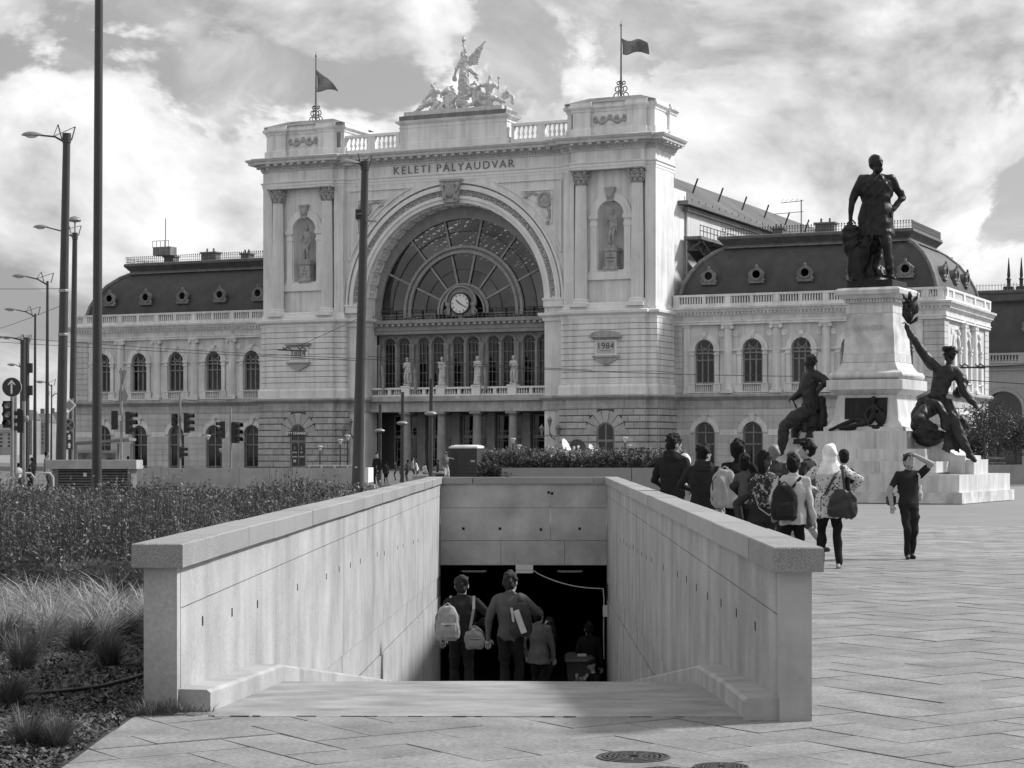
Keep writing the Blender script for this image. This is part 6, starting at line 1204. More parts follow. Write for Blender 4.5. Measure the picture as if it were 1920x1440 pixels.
def sig_post(x, Y, top, lab, r0=.06):
    r = empty('traffic_signal', G0(x, Y), 0, lab, 'traffic light', 'traffic lights at the crossing'); z = PX(x, top, Y).z
    MB().tube([(0, 0, 0), (0, 0, z)], r0, 10).build('post', STEEL, r, smooth=50); MB().tube([(0, 0, 0), (0, 0, .9)], r0*1.5, 10).build('sleeve', STEEL, r, smooth=50); return r
def rel(r, x, y, Y, dy=0): v = PX(x, y, Y) - r.location; v.y = dy; return v
r = sig_post(22.5, 67, 735, 'traffic light with two lit lenses under a round arrow sign, at the left edge'); signal_head(r, rel(r, 16, 777, 67, -.1), 0, .95, 3, (0, 1))
p = rel(r, 23.5, 726, 67, -.1); q = disc_y(MB(), (p.x, p.z), .31, -.12); sd = q.build('arrow_sign', SIGND, r); disc_y(MB(), (p.x, p.z), .325, -.105).build('sign_rim', WHT, sd)
q = MB().box(p.x - .03, p.x + .03, -.135, -.124, p.z - .22, p.z + .1); q.ext([(p.x - .12, -.135, p.z + .06), (p.x - .03, -.135, p.z + .12), (p.x + .03, -.135, p.z + .12), (p.x + .12, -.135, p.z + .06), (p.x + .12, -.135, p.z + .1), (p.x, -.135, p.z + .24), (p.x - .12, -.135, p.z + .1)], (0, .011, 0)); q.build('arrow', WHT, sd)
r = sig_post(45, 70, 752, 'traffic light seen edge-on just right of the arrow sign'); signal_head(r, rel(r, 38, 790, 70), R(-80), .85); MB().blob(rel(r, 51, 785, 70, -.1), (.09, .09, .12), 8, 6).build('bell', LAMPM, r)
r = sig_post(29, 72, 740, 'thin signal post between the arrow sign and the dark masts'); signal_head(r, rel(r, 33, 783, 72, .3), R(-95), .7)
r = sig_post(227.5, 92, 690, 'traffic light post with yield sign back, left of the three by the wing'); signal_head(r, rel(r, 215, 788, 92), R(180), .92); signal_head(r, rel(r, 242, 793, 92), R(75), 1.1)
p = rel(r, 232, 708, 92, .05); MB().ext([(p.x - .24, .05, p.z + .33), (p.x + .16, -.1, p.z + .33), (p.x - .03, -.03, p.z - .33)], (0.01, .03, 0)).build('yield_sign', SIGNB, r); p = rel(r, 226, 742, 92, .05); q = MB().lathe([(.38, -.01), (.38, .01)], n=20); q.v = [(p.x + v[0]*.3, .05 - v[0]*.9*.3, p.z + v[1]) for v in q.v]; q.build('round_sign', SIGNB, r); p = rel(r, 234, 743, 92, -.1); MB().ext([(p.x - .14, -.15, p.z), (p.x, -.1, p.z - .42), (p.x + .17, -.05, p.z), (p.x, -.1, p.z + .42)], (0, .02, 0)).build('diamond_sign', SIGNB, r); MB().box(-.12, .02, -.12, -.06, rel(r, 0, 783, 92).z - .15, rel(r, 0, 783, 92).z + .1).build('control_box', LENSM, r)
r = sig_post(337.5, 95, 737, 'traffic light post, middle of the three in front of the left wing'); signal_head(r, rel(r, 327, 787, 95), R(20), .92, 2); signal_head(r, rel(r, 350.5, 793, 95), R(75), 1.0); signal_head(r, rel(r, 341.5, 848, 95, -.1), R(70), .8, 2)
r = sig_post(432.5, 102, 764, 'traffic light post, right of the three in front of the left wing'); signal_head(r, rel(r, 417, 806, 102), R(-60), .92); signal_head(r, rel(r, 442, 811, 102), R(55), 1.15)
sp = empty('sign_post', G0(136, 100), 0, 'post with a diamond sign, round sign and blue lane panel behind the thick lamp post', 'road sign'); MB().tube([(0, 0, 0), (0, 0, 4.3)], .05, 8).build('post', STEEL, sp)
p = rel(sp, 131, 760, 100, -.1); q = MB().ext([(p.x - .34, -.1, p.z), (p.x, -.1, p.z - .34), (p.x + .34, -.1, p.z), (p.x, -.1, p.z + .34)], (0, .02, 0)); q.build('priority_sign', WHT, sp); MB().ext([(p.x - .24, -.115, p.z), (p.x, -.115, p.z - .24), (p.x + .24, -.115, p.z), (p.x, -.115, p.z + .24)], (0, .012, 0)).build('priority_face', SIGNB, sp)
p = rel(sp, 129, 797, 100, -.1); disc_y(MB(), (p.x, p.z), .32, -.1).build('no_parking_sign', SIGNB, sp); disc_y(MB(), (p.x, p.z), .25, -.112, t=.01).build('no_parking_face', SIGND, sp); MB().bar((p.x - .16, -.12, p.z - .16), (p.x + .16, -.12, p.z + .16), .05, .01, (0, 1, 0)).build('stripe', SIGNB, sp); MB().bar((p.x - .16, -.121, p.z + .16), (p.x + .16, -.121, p.z - .16), .05, .01, (0, 1, 0)).build('stripe', SIGNB, sp)
p = rel(sp, 131, 827, 100, -.1); MB().box(p.x - .17, p.x + .17, -.12, -.1, p.z - .42, p.z + .42).build('lane_panel', SIGND, sp)
for dz in (.2, -.22): MB().ext([(p.x - .07, -.13, p.z + dz - .12), (p.x + .07, -.13, p.z + dz - .12), (p.x + .03, -.13, p.z + dz), (p.x + .09, -.13, p.z + dz), (p.x, -.13, p.z + dz + .16), (p.x - .09, -.13, p.z + dz), (p.x - .03, -.13, p.z + dz)], (0, .009, 0)).build('symbol', WHT, sp)
# ---- louvred vent box
vb = empty('vent_box', G0(178, 74), R(2), 'louvred metal vent box with flat concrete lid in the planting bed', 'vent'); VM = mat('vent metal', .13, .6, .15, 2, streak=.2)
MB().box(-1.62, 1.62, -.8, .8, 1.06, 1.38).build('lid', CONC, vb); MB().box(-1.4, 1.4, -.6, .6, 0, 1.05).build('body', DARK, vb)
for x0, x1 in ((-1.42, -1.2), (1.28, 1.42)): MB().box(x0, x1, -.68, .6, 0, 1.06).build('post', VM, vb)
for k in range(10): MB().ext([(-1.2, -.66, .1 + .098*k), (-1.2, -.6, .15 + .098*k), (-1.2, -.6, .165 + .098*k), (-1.2, -.66, .115 + .098*k - .0)], (2.48, 0, 0)).build('slat', VM, vb)
MB().box(-.3, -.18, -.69, -.665, .78, .92).build('notice', LENSM, vb)
# ---- low concrete walls of the next stairwell, planter and shelter
w = empty('concrete_wall', G0(470, 90), 0, 'low pale concrete parapet wall in front of the left tower', 'wall'); CW = mat('pale concrete', .33, .85, .16, .9, .2, 12, streak=.15); xa, xb = G0(258, 90).x - G0(470, 90).x, G0(690, 90).x - G0(470, 90).x
xs = [xa, xa + 1.1, -.5, 3.0, xb]
for i in range(4): MB().box(xs[i] + .005, xs[i+1] - .005, -.12, .12, .22, .96).build('panel', CW, w)
MB().box(xa, xb + .3, -.25, .4, 0, .215).build('footing', CW, w); MB().box(xb - .15, xb + .02, -.13, 3.2, .3, .955).build('return_panel', mat('white render', .6, .8), w)
for i in range(9): MB().box(xa + .9 + i*1.05, xa + .95 + i*1.05, -.125, -.118, .8 if i % 2 else .3, .85 if i % 2 else .35).build('tie_hole', DARK, w)
pl = empty('planter', G0(1085, 62), 0, 'long low concrete planter filled with shrubs behind the stairwell', 'planter'); PM = mat('planter concrete', .24, .85, .12, .9, .15, 14); xa, xb = G0(916, 62).x - G0(1085, 62).x, 3.4
jx = G0(1184, 62).x - G0(1085, 62).x
for a, c in ((xa + .4, jx - .01), (jx + .01, xb)): MB().box(a, c, -.08, .08, 0, 1.19).build('panel', PM, pl)
MB().ext([(xa + .39, -.08, 0), (xa + .39, .1, 0), (xa, .9, 0), (xa, .7, 0)], (0, 0, 1.13)).build('panel', PM, pl); MB().box(xa + .2, xb, .6, 3.6, 0, 1.08).build('soil', SOIL, pl); MB().box(xa + .05, xb, 3.6, 3.75, 0, 1.15).build('panel', PM, pl)
sh = empty('tram_shelter', G0(187, 118), 0, 'low tram stop shelter with poster panes behind the vent box', 'shelter'); q = MB().ext([(-1.7, -1, 2.05), (1.9, -1, 2.3), (1.9, -1, 2.45), (-1.7, -1, 2.2)], (0, 2.2, 0)); q.build('roof', ZINC, sh)
for x in (-1.5, -.2, 1.0, 1.75): MB().box(x - .05, x + .05, .4, .5, 0, 2.15).build('post', STEEL, sh)
for a, c in ((-1.45, -.25), (-.15, .95)): MB().box(a, c, .42, .46, .3, 1.75).build('poster_frame', LENSM, sh); MB().box(a + .1, c - .1, .405, .42, .4, 1.6).build('poster', mat('poster print', .2, .5, .7, 1.6), sh)
MB().blob((.5, .39, 1.15), (.22, .03, .18), 8, 6).build('poster_motif', LEAD, sh)
for i, (xa, xb, Y, yy, lab) in enumerate(((8, 64, 72, 887, 'bent tube guard rail at the far left edge'), (70, 100, 72, 887, 'bent tube guard rail next to the vent box'))):
    o = Vector(G0(xa, Y)); z = PX(0, yy, Y).z; wd_ = (xb - xa)*Y/FPX; q = MB().tube([(0, 0, 0), (0, 0, z - .15), (.12, 0, z), (wd_ - .12, 0, z), (wd_, 0, z - .15), (wd_, 0, 0)], .035, 8); tag(q.build('guard_rail', mat('rail paint', .45, .5), None, smooth=50, loc=o), lab, 'railing', 'guard rails by the crossing')
for i in range(4):
    Y = 120; o = G0(579 + i*24.5, Y); z = PX(0, 872.5, Y).z; r = empty('crowd_barrier', o, 0, 'white tube crowd barrier behind the concrete wall, number %d from the left' % (i + 1), 'barrier', 'crowd barriers behind the wall'); r['label'] = ['leftmost white crowd barrier behind the low concrete wall', 'second white crowd barrier from the left behind the low concrete wall', 'third white crowd barrier from the left behind the low concrete wall', 'white crowd barrier next to the leaning post behind the low wall'][i]
    MB().tube([(0, 0, 0), (0, 0, z), (.72, 0, z), (.72, 0, 0)], .022, 6).build('frame', WHT, r); q = MB(); [q.tube([(.1 + .09*k, 0, .1), (.1 + .09*k, 0, z)], .008, 4) for k in range(7)]; q.build('bars', STEEL, r, kind='stuff')
for xa, xb, Y, yy, lab in ((912, 1018, 118, 849, 'pale pipe railing behind the planter, left of the white dish'), (1120, 1142, 118, 851, 'short pale pipe railing right of the small dish')):
    o = G0(xa, Y); z = PX(0, yy, Y).z; q = MB(); L = (xb - xa)*Y/FPX; q.tube([(0, 0, 0), (0, 0, z), (L, 0, z), (L, 0, 0)], .03, 6); q.tube([(0, 0, z*.6), (L, 0, z*.6)], .025, 6); tag(q.build('pipe_railing', mat('rail paint', .45), None, loc=o), lab, 'railing', 'pipe railings behind the planter')
# ---- portable toilets, dish van, bins
WC = mat('toilet plastic', .03, .45, .1, 2); 
for i, (dx, dy, lab) in enumerate(((0, 0, 'dark portable toilet cabin with pale roof, nearer of the pair'), (-.5, 1.25, 'dark portable toilet cabin standing behind the nearer one'))):
    r = empty('portable_toilet', G0(886, 112) + V3(dx - .08, dy, 0), R(-28) if False else R(-20), lab, 'portable toilet', 'portable toilets by the portico'); MB().box(-.56, .56, -.56, .56, 0, 1.86).build('cabin', WC, r)
    for k in range(7): MB().box(-.46, .46, -.575, -.56, .25 + .22*k, .27 + .22*k).build('rib', BLACK, r); MB().box(-.575, -.56, -.45 + .14*k, -.42 + .14*k, .1, 1.8).build('rib', BLACK, r)
    q = MB(); q.rings([[(x*s_, -.6*s_, z), (.6*s_ if x < 0 else x, -.6*s_, z), (.6*s_, .6*s_, z), (-.6*s_, .6*s_, z)] if False else [(-.6*s_, -.6*s_, z), (.6*s_, -.6*s_, z), (.6*s_, .6*s_, z), (-.6*s_, .6*s_, z)] for s_, z, x in ((1, 1.86, 0), (1, 1.92, 0), (.85, 2.0, 0), (.5, 2.05, 0))]); q.build('roof', mat('toilet roof', .6, .5, .1, 2), r, smooth=50); MB().box(.2, .45, -.575, -.56, 1.1, 1.2).build('latch', LENSM, r)
van = empty('van', G0(1085, 140), R(6), 'white van with satellite gear on its roof behind the planter', 'van'); VW = mat('van paint', .7, .3)
q = MB().rings([[(-2.4 + a, -.95 + c, z), (2.3 - b_, -.95 + c, z), (2.3 - b_, .95 - c, z), (-2.4 + a, .95 - c, z)] for a, b_, c, z in ((0, 0, .02, .35), (0, 0, 0, .9), (0, .35, .03, 1.1), (.02, 1.0, .1, 1.45), (.1, 1.2, .2, 1.55))]); q.build('body', VW, van, smooth=25)
for x in (-1.5, 1.4):
    for y in (-.9, .9): q = MB().lathe([(.32, -.1), (.34, 0), (.32, .1)], n=18); q.v = [(x + v[0], y + v[2], .33 + v[1]) for v in q.v]; q.build('wheel', BLACK, van)
MB().box(1.0, 1.5, -.97, -.9, 1.05, 1.35).build('window', mat('dark glazing', .02), van); q = MB(); [q.bar((-2.0 + .3*k, -.7, 1.6), (-2.0 + .3*k, .7, 1.6), .04, .06) for k in range(9)]; q.bar((-2.0, -.7, 1.64), (.6, -.7, 1.64), .05, .05); q.build('roof_rack', VW, van, kind='stuff')
def dish(x, y, Y, rad, yaw, pitch, m, lab, mast=True):
    c = PX(x, y, Y); r = empty('satellite_dish', (c.x, c.y, 1.6), 0, lab, 'satellite dish', 'satellite dishes on the van'); M_ = Matrix.Rotation(yaw, 3, 'Z') @ Matrix.Rotation(pitch, 3, 'X'); h = c.z - 1.6
    q = MB().lathe([(.02, 0), (rad*.5, rad*.06), (rad*.85, rad*.19), (rad, rad*.28)], n=28, caps=False); q.v = [tuple(M_ @ V3(v[0], -v[2], v[1]) + V3(0, 0, h)) for v in q.v]; o = q.build('reflector', m, r, smooth=180, fix=False); md = o.modifiers.new('t', 'SOLIDIFY'); md.thickness = .03
    MB().tube([(0, .05, 0), (0, .05, h)], .05, 8).build('mast', LEAD, r); MB().tube([tuple(M_ @ V3(0, 0, -rad*.9) + V3(0, 0, h)), tuple(M_ @ V3(0, -rad*.9, -.05) + V3(0, 0, h))], .03, 6).build('feed_arm', VW, r); MB().blob(M_ @ V3(0, -rad*.9, 0) + V3(0, 0, h), .09, 8, 6).build('feed_horn', VW, r)
dish(1082, 840, 141, .60, R(8), R(-10), mat('grey dish', .035, .5), 'large dark round dish in the middle of the van roof'); dish(1058, 846, 139.5, .85, R(72), R(-20), VW, 'white dish turned edge-on at the left of the dark dish'); dish(1106, 848, 139, .55, R(70), R(-15), VW, 'small white dish at the right of the dark dish')
# ---- wheeled bin in the stairwell
bn = empty('wheeled_bin', sw(1.28, 33.2, floor_z(33.2) - .15), SA, 'grey wheeled litter bin with a pale sticker down in the stairwell', 'bin'); BNM = mat('bin plastic', .055, .5, .1, 3)
MB().stack([(.23, .27, .06), (.3, .35, .95)]).build('body', BNM, bn); MB().rings([[(-.34, -.42, .95), (.34, -.42, .95), (.34, .38, .97), (-.34, .38, .97)], [(-.32, -.4, 1.0), (.32, -.4, 1.0), (.32, .38, 1.05), (-.32, .38, 1.05)], [(-.22, -.3, 1.03), (.22, -.3, 1.03), (.22, .3, 1.1), (-.22, .3, 1.1)]]).build('lid', BNM, bn)
for sx in (-1, 1): q = MB().lathe([(.1, -.03), (.1, .03)], n=14); q.v = [(sx*.25 + v[2], .28 + v[0], .1 + v[1]) for v in q.v]; q.build('wheel', BLACK, bn)
q = MB(); ring2(q, .05, .62, .09, .15, -.325, -.31, 12, 200, -20); q.box(.0, .05, -.318, -.3, .38, .6); q.box(.08, .17, -.322, -.305, .44, .62); q.box(-.02, .1, -.325, -.31, .52, .56); q.build('sticker', LENSM, bn)
MB().box(-.05, .15, -.25, -.1, 1.05, 1.1).build('litter', LENSM, bn)
# ---- overhead wires
def wire(a, b_, sag, lab, rad=.013, n=10):
    a, b_ = Vector(a), Vector(b_); pts = [a + (b_ - a)*(i/n) + V3(0, 0, -sag*4*(i/n)*(1 - i/n)) for i in range(n + 1)]; tag(MB().tube(pts, rad, 5).build('overhead_wire', LEAD), lab, 'wire', 'overhead wires of the tram line')
wire(PX(-40, 541, 88), PX(118, 541, 88), .02, 'overhead wire from the thick lamp post straight to the left edge'); wire(PX(112, 574, 88), PX(-20, 622, 110), .05, 'overhead wire sloping down from the thick post to the left edge')
wire(PX(668, 599, 85), PX(552, 652, 95), .02, 'overhead wire from the leaning post to the left date tablet'); wire(PX(-20, 629, 100), PX(668, 672, 85), .1, 'overhead wire crossing in front of the left wing, upper one'); wire(PX(-20, 640, 104), PX(668, 676, 86), .05, 'overhead wire crossing in front of the left wing, lower one'); wire(PX(672, 672, 85), PX(1535, 706, 78), .15, 'overhead wire crossing in front of the right wing to the monument'); wire(PX(690, 668, 86), PX(1110, 694, 84), .05, 'overhead wire ending below the right date tablet')
wire(PX(1780, 690, 90), PX(1960, 682, 90), .02, 'thick overhead wire right of the monument', .04); wire(PX(1700, 703, 92), PX(1960, 722, 90), .03, 'thin overhead wire right of the monument', .02)
for x, y, Y, lab in ((548, 656, 95, 'overhead wire insulator pair above the left date tablet'), (1818, 688, 90, 'overhead wire insulator fork right of the monument')):
    r = empty('wire_insulator', PX(x, y, Y), 0, lab, 'insulator', 'insulators on the overhead wires')
    for k in range(2): dx = -.35 + .7*k; MB().tube([(dx, 0, 0), (dx + .12, 0, .14), (dx + .3, 0, .02)], .035, 5).build('fork', LEAD, r); MB().tube([(dx - .1, 0, .12), (dx + .02, 0, .02)], .03, 5).build('fork', LEAD, r)
    MB().tube([(-.7, 0, 0), (.7, 0, -.05)], .03, 5).build('spreader', LEAD, r)
# ------------------------------------------------------------ far buildings
def house(x0, x1, top, Y, lab, rows, cols, base=.22, roof=.08, mans=True, slope=0.0, dep=18):
    a, c = G0(x0, Y), G0(x1, Y); W = c.x - a.x; zt = PX(0, top, Y).z; ze = zt*(.78 if mans else .97)
    r = empty('town_house', a, slope, lab, 'building', 'houses along the street at the left')
    MB().box(0, W, 0, dep, 0, ze).build('wall', mat('house wall %s' % base, base, .9, .2, .3, streak=.3), r)
    if mans: MB().rings([[(-.4, -.5, ze), (W + .4, -.5, ze), (W + .4, dep, ze), (-.4, dep, ze)], [(-.3, -.3, ze + .3), (W + .3, -.3, ze + .3), (W + .3, dep, ze + .3), (-.3, dep, ze + .3)], [(W*.12, dep*.35, zt), (W*.88, dep*.35, zt), (W*.88, dep*.7, zt), (W*.12, dep*.7, zt)]]).build('roof', mat('house roof', roof, .8, .3, .6), r)
    MB().box(-.35, W + .35, -.6, -.02, ze - .5, ze + .05).build('cornice', mat('house trim', .3, .9), r); MB().box(-.1, W + .1, -.2, -.02, ze*.26, ze*.28).build('band', mat('house trim', .3), r)
    for i in range(rows):
        for j in range(cols):
            x = W*(j + .5)/cols; z = ze*(.30 + .62*(i + .5)/rows); w_, h_ = min(1.1, W/cols*.28), ze*.62/rows*.32
            f_ = MB().box(x - w_, x + w_, -.08, -.01, z - h_, z + h_).build('window', mat('house trim', .3), r); MB().box(x - w_*.8, x + w_*.8, -.1, -.085, z - h_*.88, z + h_*.88).build('pane', mat('dark glazing', .02), f_)
    return r
house(-60, 27, 795, 900, 'pale town house at the left picture edge behind the arrow sign', 4, 5, .34, .1); house(28, 60, 768, 980, 'dark roofed town house behind the masts at the left', 5, 3, .2, .06); house(60, 92, 775, 1060, 'grey town house with dormers left of the thick lamp post', 5, 4, .24, .06); house(93, 122, 772, 1140, 'farthest town house in the street, beside the thick lamp post', 5, 4, .2, .05)
for x, Y, h_ in ((40, 985, 3), (80, 1065, 3), (99, 1145, 4)):
    c = G0(x, Y + 6); q = MB().box(-1, 1, -1, 1, 10, PX(0, 770, Y).z + h_*.4); tag(q.build('chimney_stack', mat('chimney brick', .16), None, loc=c), {40: 'brick chimney on the dark roofed house at the left', 80: 'brick chimney on the grey dormer house at the left', 99: 'brick chimney on the farthest street house'}[x], 'chimney')
# side pavilion beyond the right wing
an = empty('side_pavilion', (0, 0, 0), 0, 'darker station side pavilion with slate roof at the right picture edge', 'building'); an.location = G0(1850, 232); an.rotation_euler = (0, 0, -SAL); AX = 26; AW = mat('pavilion wall', .42, .9, .1, .4, streak=.15)
b = MB(); wall_arch(b, -6, AX, 0, 12.2, [(1.9, 2.1, 0, 6.4), (12, 2.1, 0, 6.4)], 0, .8, 16); b.build('wall', AW, an); MB().box(-6, AX, 2, 14, 0, 12.2).build('core', mat('hall inside', .1), an)
for cx in (1.9, 12): q = MB(); ring2(q, cx, 6.4, 2.15, 2.5, -.12, 0, 20); ring2(q, cx, 6.4, 2.6, 2.9, -.08, 0, 20); q.build('archivolt', AW, an); q = MB(); pane_arch(q, cx, 2.1, 0, 6.4, .6); q.build('pane', mat('dark glazing', .02), an)
MB().sweep([(-6, 0), (AX, 0)], [(-.2, 10.9), (.3, 10.9), (.35, 11.1), (.8, 11.3), (.85, 11.6), (-.2, 11.7)]).build('cornice', AW, an); MB().box(-6, AX, -.3, .1, 11.7, 11.95).build('parapet_base', AW, an); MB().box(-6, AX, -.32, .12, 12.65, 12.9).build('parapet_coping', AW, an)
q = MB(); [q.box(-5.8 + .36*k, -5.62 + .36*k, -.2, 0, 11.95, 12.65) for k in range(88)]; q.build('balusters', AW, an, kind='stuff'); [MB().box(x - .35, x + .35, -.28, .08, 11.95, 12.65).build('pier', AW, an) for x in (-5, -.5, 4, 8.5, 13)]
MB().rings([[(-6 + i, .6 + i, z), (AX - i, .6 + i, z), (AX - i, 14 - i*.2, z), (-6 + i, 14 - i*.2, z)] for i, z in ((0, 12.3), (.3, 14.2), (.9, 16.2), (1.9, 18), (2.9, 18.9))]).build('mansard_roof', ROOF, an, smooth=40); MB().rings([[(-6 + i, .6 + i, z), (AX - i, .6 + i, z), (AX - i, 14 - i*.2, z), (-6 + i, 14 - i*.2, z)] for i, z in ((2.9, 18.85), (2.6, 19.1), (2.5, 19.8), (2.3, 20.0), (2.3, 20.3), (3.2, 20.4))]).build('roof_cornice', mat('dark roof metal', .09), an)
q = MB(); [q.bar((-3.5 + .35*k, 3.1, 20.3), (-3.5 + .35*k, 3.1, 21.1), .04, .04) for k in range(70)]; q.bar((-3.5, 3.1, 20.9), (21, 3.1, 20.9), .04, .04); q.build('cresting', ZINC, an, kind='stuff')
for x in (1.55, 3.0): MB().stack([(.55, .55, 20.3), (.55, .55, 20.8), (.3, .3, 20.9)], x, 5).lathe([(.22, 20.9), (.22, 21.6), (.32, 21.7), (.16, 21.9), (.2, 22.2), (.04, 24.2)], x, 5, n=10).build('finial', LEAD, an)
o = copy_tree(oc, an); o.location = (4.6, 1.0, 16.2); o.rotation_euler = (0, 0, 0)
lw = MB().box(0, 12, 0, .25, 0, 1.0); tag(lw.build('concrete_wall', CW, None, loc=PX(1838, 893, 130) * Vector((1, 1, 0)) if False else G0(1836, 105)), 'low grey wall behind the right end of the monument steps', 'wall')
r = empty('bench_frame', G0(1858, 125), 0, 'small metal bench frame under the trees at the right', 'bench'); q = MB(); [q.tube([(x, 0, 0), (x + .1, 0, 1.0)], .03, 5) for x in (-.7, 0, .7)]; q.build('legs', STEEL, r, kind='stuff'); MB().box(-.85, .9, -.2, .2, .95, 1.02).build('seat', STEEL, r); MB().box(-.85, .9, .18, .24, 1.2, 1.35).build('backrest', STEEL, r)
# ------------------------------------------------------------ planting
def leafmat(name, base, var=.35, rough=.6, trans=.25):
    m = bpy.data.materials.new(name); m.use_nodes = True; t = m.node_tree; p = t.nodes['Principled BSDF']; p.inputs['Roughness'].default_value = rough; p.inputs['Specular IOR Level'].default_value = .35
    g = N('ShaderNodeNewGeometry', t); q = N('ShaderNodeMapRange', t); t.links.new(g.outputs['Random Per Island'], q.inputs[0]); q.inputs[3].default_value = base*(1 - var); q.inputs[4].default_value = base*(1 + var)
    c = N('ShaderNodeCombineColor', t); [t.links.new(q.outputs[0], c.inputs[i]) for i in range(3)]; t.links.new(c.outputs[0], p.inputs['Base Color'])
    tr = N('ShaderNodeBsdfTranslucent', t); t.links.new(c.outputs[0], tr.inputs[0]); mx_ = N('ShaderNodeMixShader', t); mx_.inputs[0].default_value = trans
    o = t.nodes['Material Output']; t.links.new(p.outputs[0], mx_.inputs[1]); t.links.new(tr.outputs[0], mx_.inputs[2]); t.links.new(mx_.outputs[0], o.inputs[0]); return m
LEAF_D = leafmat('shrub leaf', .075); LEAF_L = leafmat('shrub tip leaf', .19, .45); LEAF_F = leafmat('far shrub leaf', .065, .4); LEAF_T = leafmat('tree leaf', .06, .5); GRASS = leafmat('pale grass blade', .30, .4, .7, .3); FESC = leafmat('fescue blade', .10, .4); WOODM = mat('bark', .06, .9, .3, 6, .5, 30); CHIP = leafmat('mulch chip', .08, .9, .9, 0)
def leaves(P, D, L, W, droop=.3, rng=RNG):
    """one diamond leaf per row: base point P, direction D (unit), length L, width W -> folded quads (two triangles joined as a quad)"""
    n = len(P); up = rng.normal(size=(n, 3)); S = np.cross(D, up); S /= np.linalg.norm(S, axis=1, keepdims=True) + 1e-9; L = L[:, None]; W = W[:, None]
    Vt = np.stack([P, P + D*L*.5 + S*W*.5, P + D*L + np.array([0, 0, -droop])*L*.4, P + D*L*.5 - S*W*.5], 1).reshape(-1, 3); F = np.arange(4*n).reshape(-1, 4); return Vt, F
def join(*parts):
    Vs, Fs, n = [], [], 0
    for Vt, F in parts: Vs.append(Vt); Fs.append(F + n); n += len(Vt)
    return np.concatenate(Vs), np.concatenate(Fs)
def smooth_noise(x, y, s, seed):
    return .5 + .25*(np.sin(x*s*1.7 + seed) * np.cos(y*s*1.3 - seed*2) + np.sin(x*s*.7 - y*s*.9 + seed*3))
wallx = lambda Y: sw(XL - .32, 0, 0).x + .01526*(Y - 13)
def shoots(n, Y0, Y1, hfun, leafL, leafW, per, xpad=.0, seed=1, xl=None):
    rng = np.random.default_rng(seed); Y = Y0 + (Y1 - Y0)*rng.random(n)**.9; xr = wallx(Y) - xpad; xlft = -.262*Y - 1.3 if xl is None else np.full(n, xl); X = xlft + (xr - xlft)*rng.random(n); H = hfun(X, Y)*(.72 + .4*rng.random(n)); lean = rng.normal(size=(n, 2))*.12
    t = .25 + .75*rng.random((n, per))**.7; bx = X[:, None] + lean[:, :1]*t; by = Y[:, None] + lean[:, 1:]*t; bz = H[:, None]*t; P = np.stack([bx, by, bz], 2).reshape(-1, 3); m = len(P)
    az = rng.random(m)*2*np.pi; el = .2 + rng.random(m)*1.0; D = np.stack([np.cos(az)*np.cos(el), np.sin(az)*np.cos(el), np.sin(el)], 1)
    lv = leaves(P, D, leafL*(.6 + .8*rng.random(m)), leafW*(.6 + .8*rng.random(m)), .3, rng)
    A = np.stack([X, Y, np.zeros(n)], 1); B = np.stack([X + lean[:, 0], Y + lean[:, 1], H], 1); w = np.array([.006, 0, 0]); st_ = (np.stack([A - w, A + w, B + w*.3, B - w*.3], 1).reshape(-1, 3), np.arange(4*n).reshape(-1, 4)); return lv, st_
def mound(name, Y0, Y1, h, m, nx=40, ny=40, seed=0):
    Vt, F = [], []
    for j in range(ny + 1):
        Y = Y0 + (Y1 - Y0)*j/ny; a, c = -.262*Y - 1.4, wallx(Y) - .1
        for i in range(nx + 1):
            X = a + (c - a)*i/nx; e = 0 if j in (0, ny) else h*(.6 + .5*float(smooth_noise(X, Y, 2.1, seed)))*(.5 if i == nx else 1); Vt.append((X, Y, e))
    F = [(j*(nx+1) + i, j*(nx+1) + i + 1, (j+1)*(nx+1) + i + 1, (j+1)*(nx+1) + i) for j in range(ny) for i in range(nx)]; return np.array(Vt), np.array(F)
b = MB(); b.add([(-40, 5, -.006), (-2.42, 5, -.006), (-2.42, 12.9, -.006), (-40, 12.9, -.006)], [(0, 1, 2, 3)]); b.add([(-40, 12.9, -.006), (sw(XL - .24, 0).x, 12.9, -.006), (sw(XL - .24, 47).x, 60, -.006), (-40, 60, -.006)], [(0, 1, 2, 3)]); tag(b.build('planting_bed', SOIL), kind='structure')
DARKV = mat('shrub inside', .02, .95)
def bed(name, parts, mats, lab, cat):
    Vs, Fs, mi, n = [], [], [], 0
    for (Vt, F), k in parts: Vs.append(Vt); Fs.append(F + n); mi += [k]*len(F); n += len(Vt)
    o = arr_mesh(name, np.concatenate(Vs), np.concatenate(Fs), mats, mi=mi); return tag(o, lab, cat, kind='stuff')
hA = lambda X, Y: .26 + .85*smooth_noise(X, Y, 1.25, 2.2)**1.5 + .2*smooth_noise(X, Y, 6.5, 1.1) - .010*(Y - 21)
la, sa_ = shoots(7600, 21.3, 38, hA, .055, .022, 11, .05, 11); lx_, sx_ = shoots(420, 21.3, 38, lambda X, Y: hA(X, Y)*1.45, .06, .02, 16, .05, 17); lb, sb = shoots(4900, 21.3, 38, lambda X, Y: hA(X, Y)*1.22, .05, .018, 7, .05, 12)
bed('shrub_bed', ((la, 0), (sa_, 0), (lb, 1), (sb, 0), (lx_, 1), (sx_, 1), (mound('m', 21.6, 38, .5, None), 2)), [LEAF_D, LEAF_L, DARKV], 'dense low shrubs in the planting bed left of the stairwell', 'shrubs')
hB = lambda X, Y: .24 + .66*smooth_noise(X, Y, .62, 5.1)**1.6
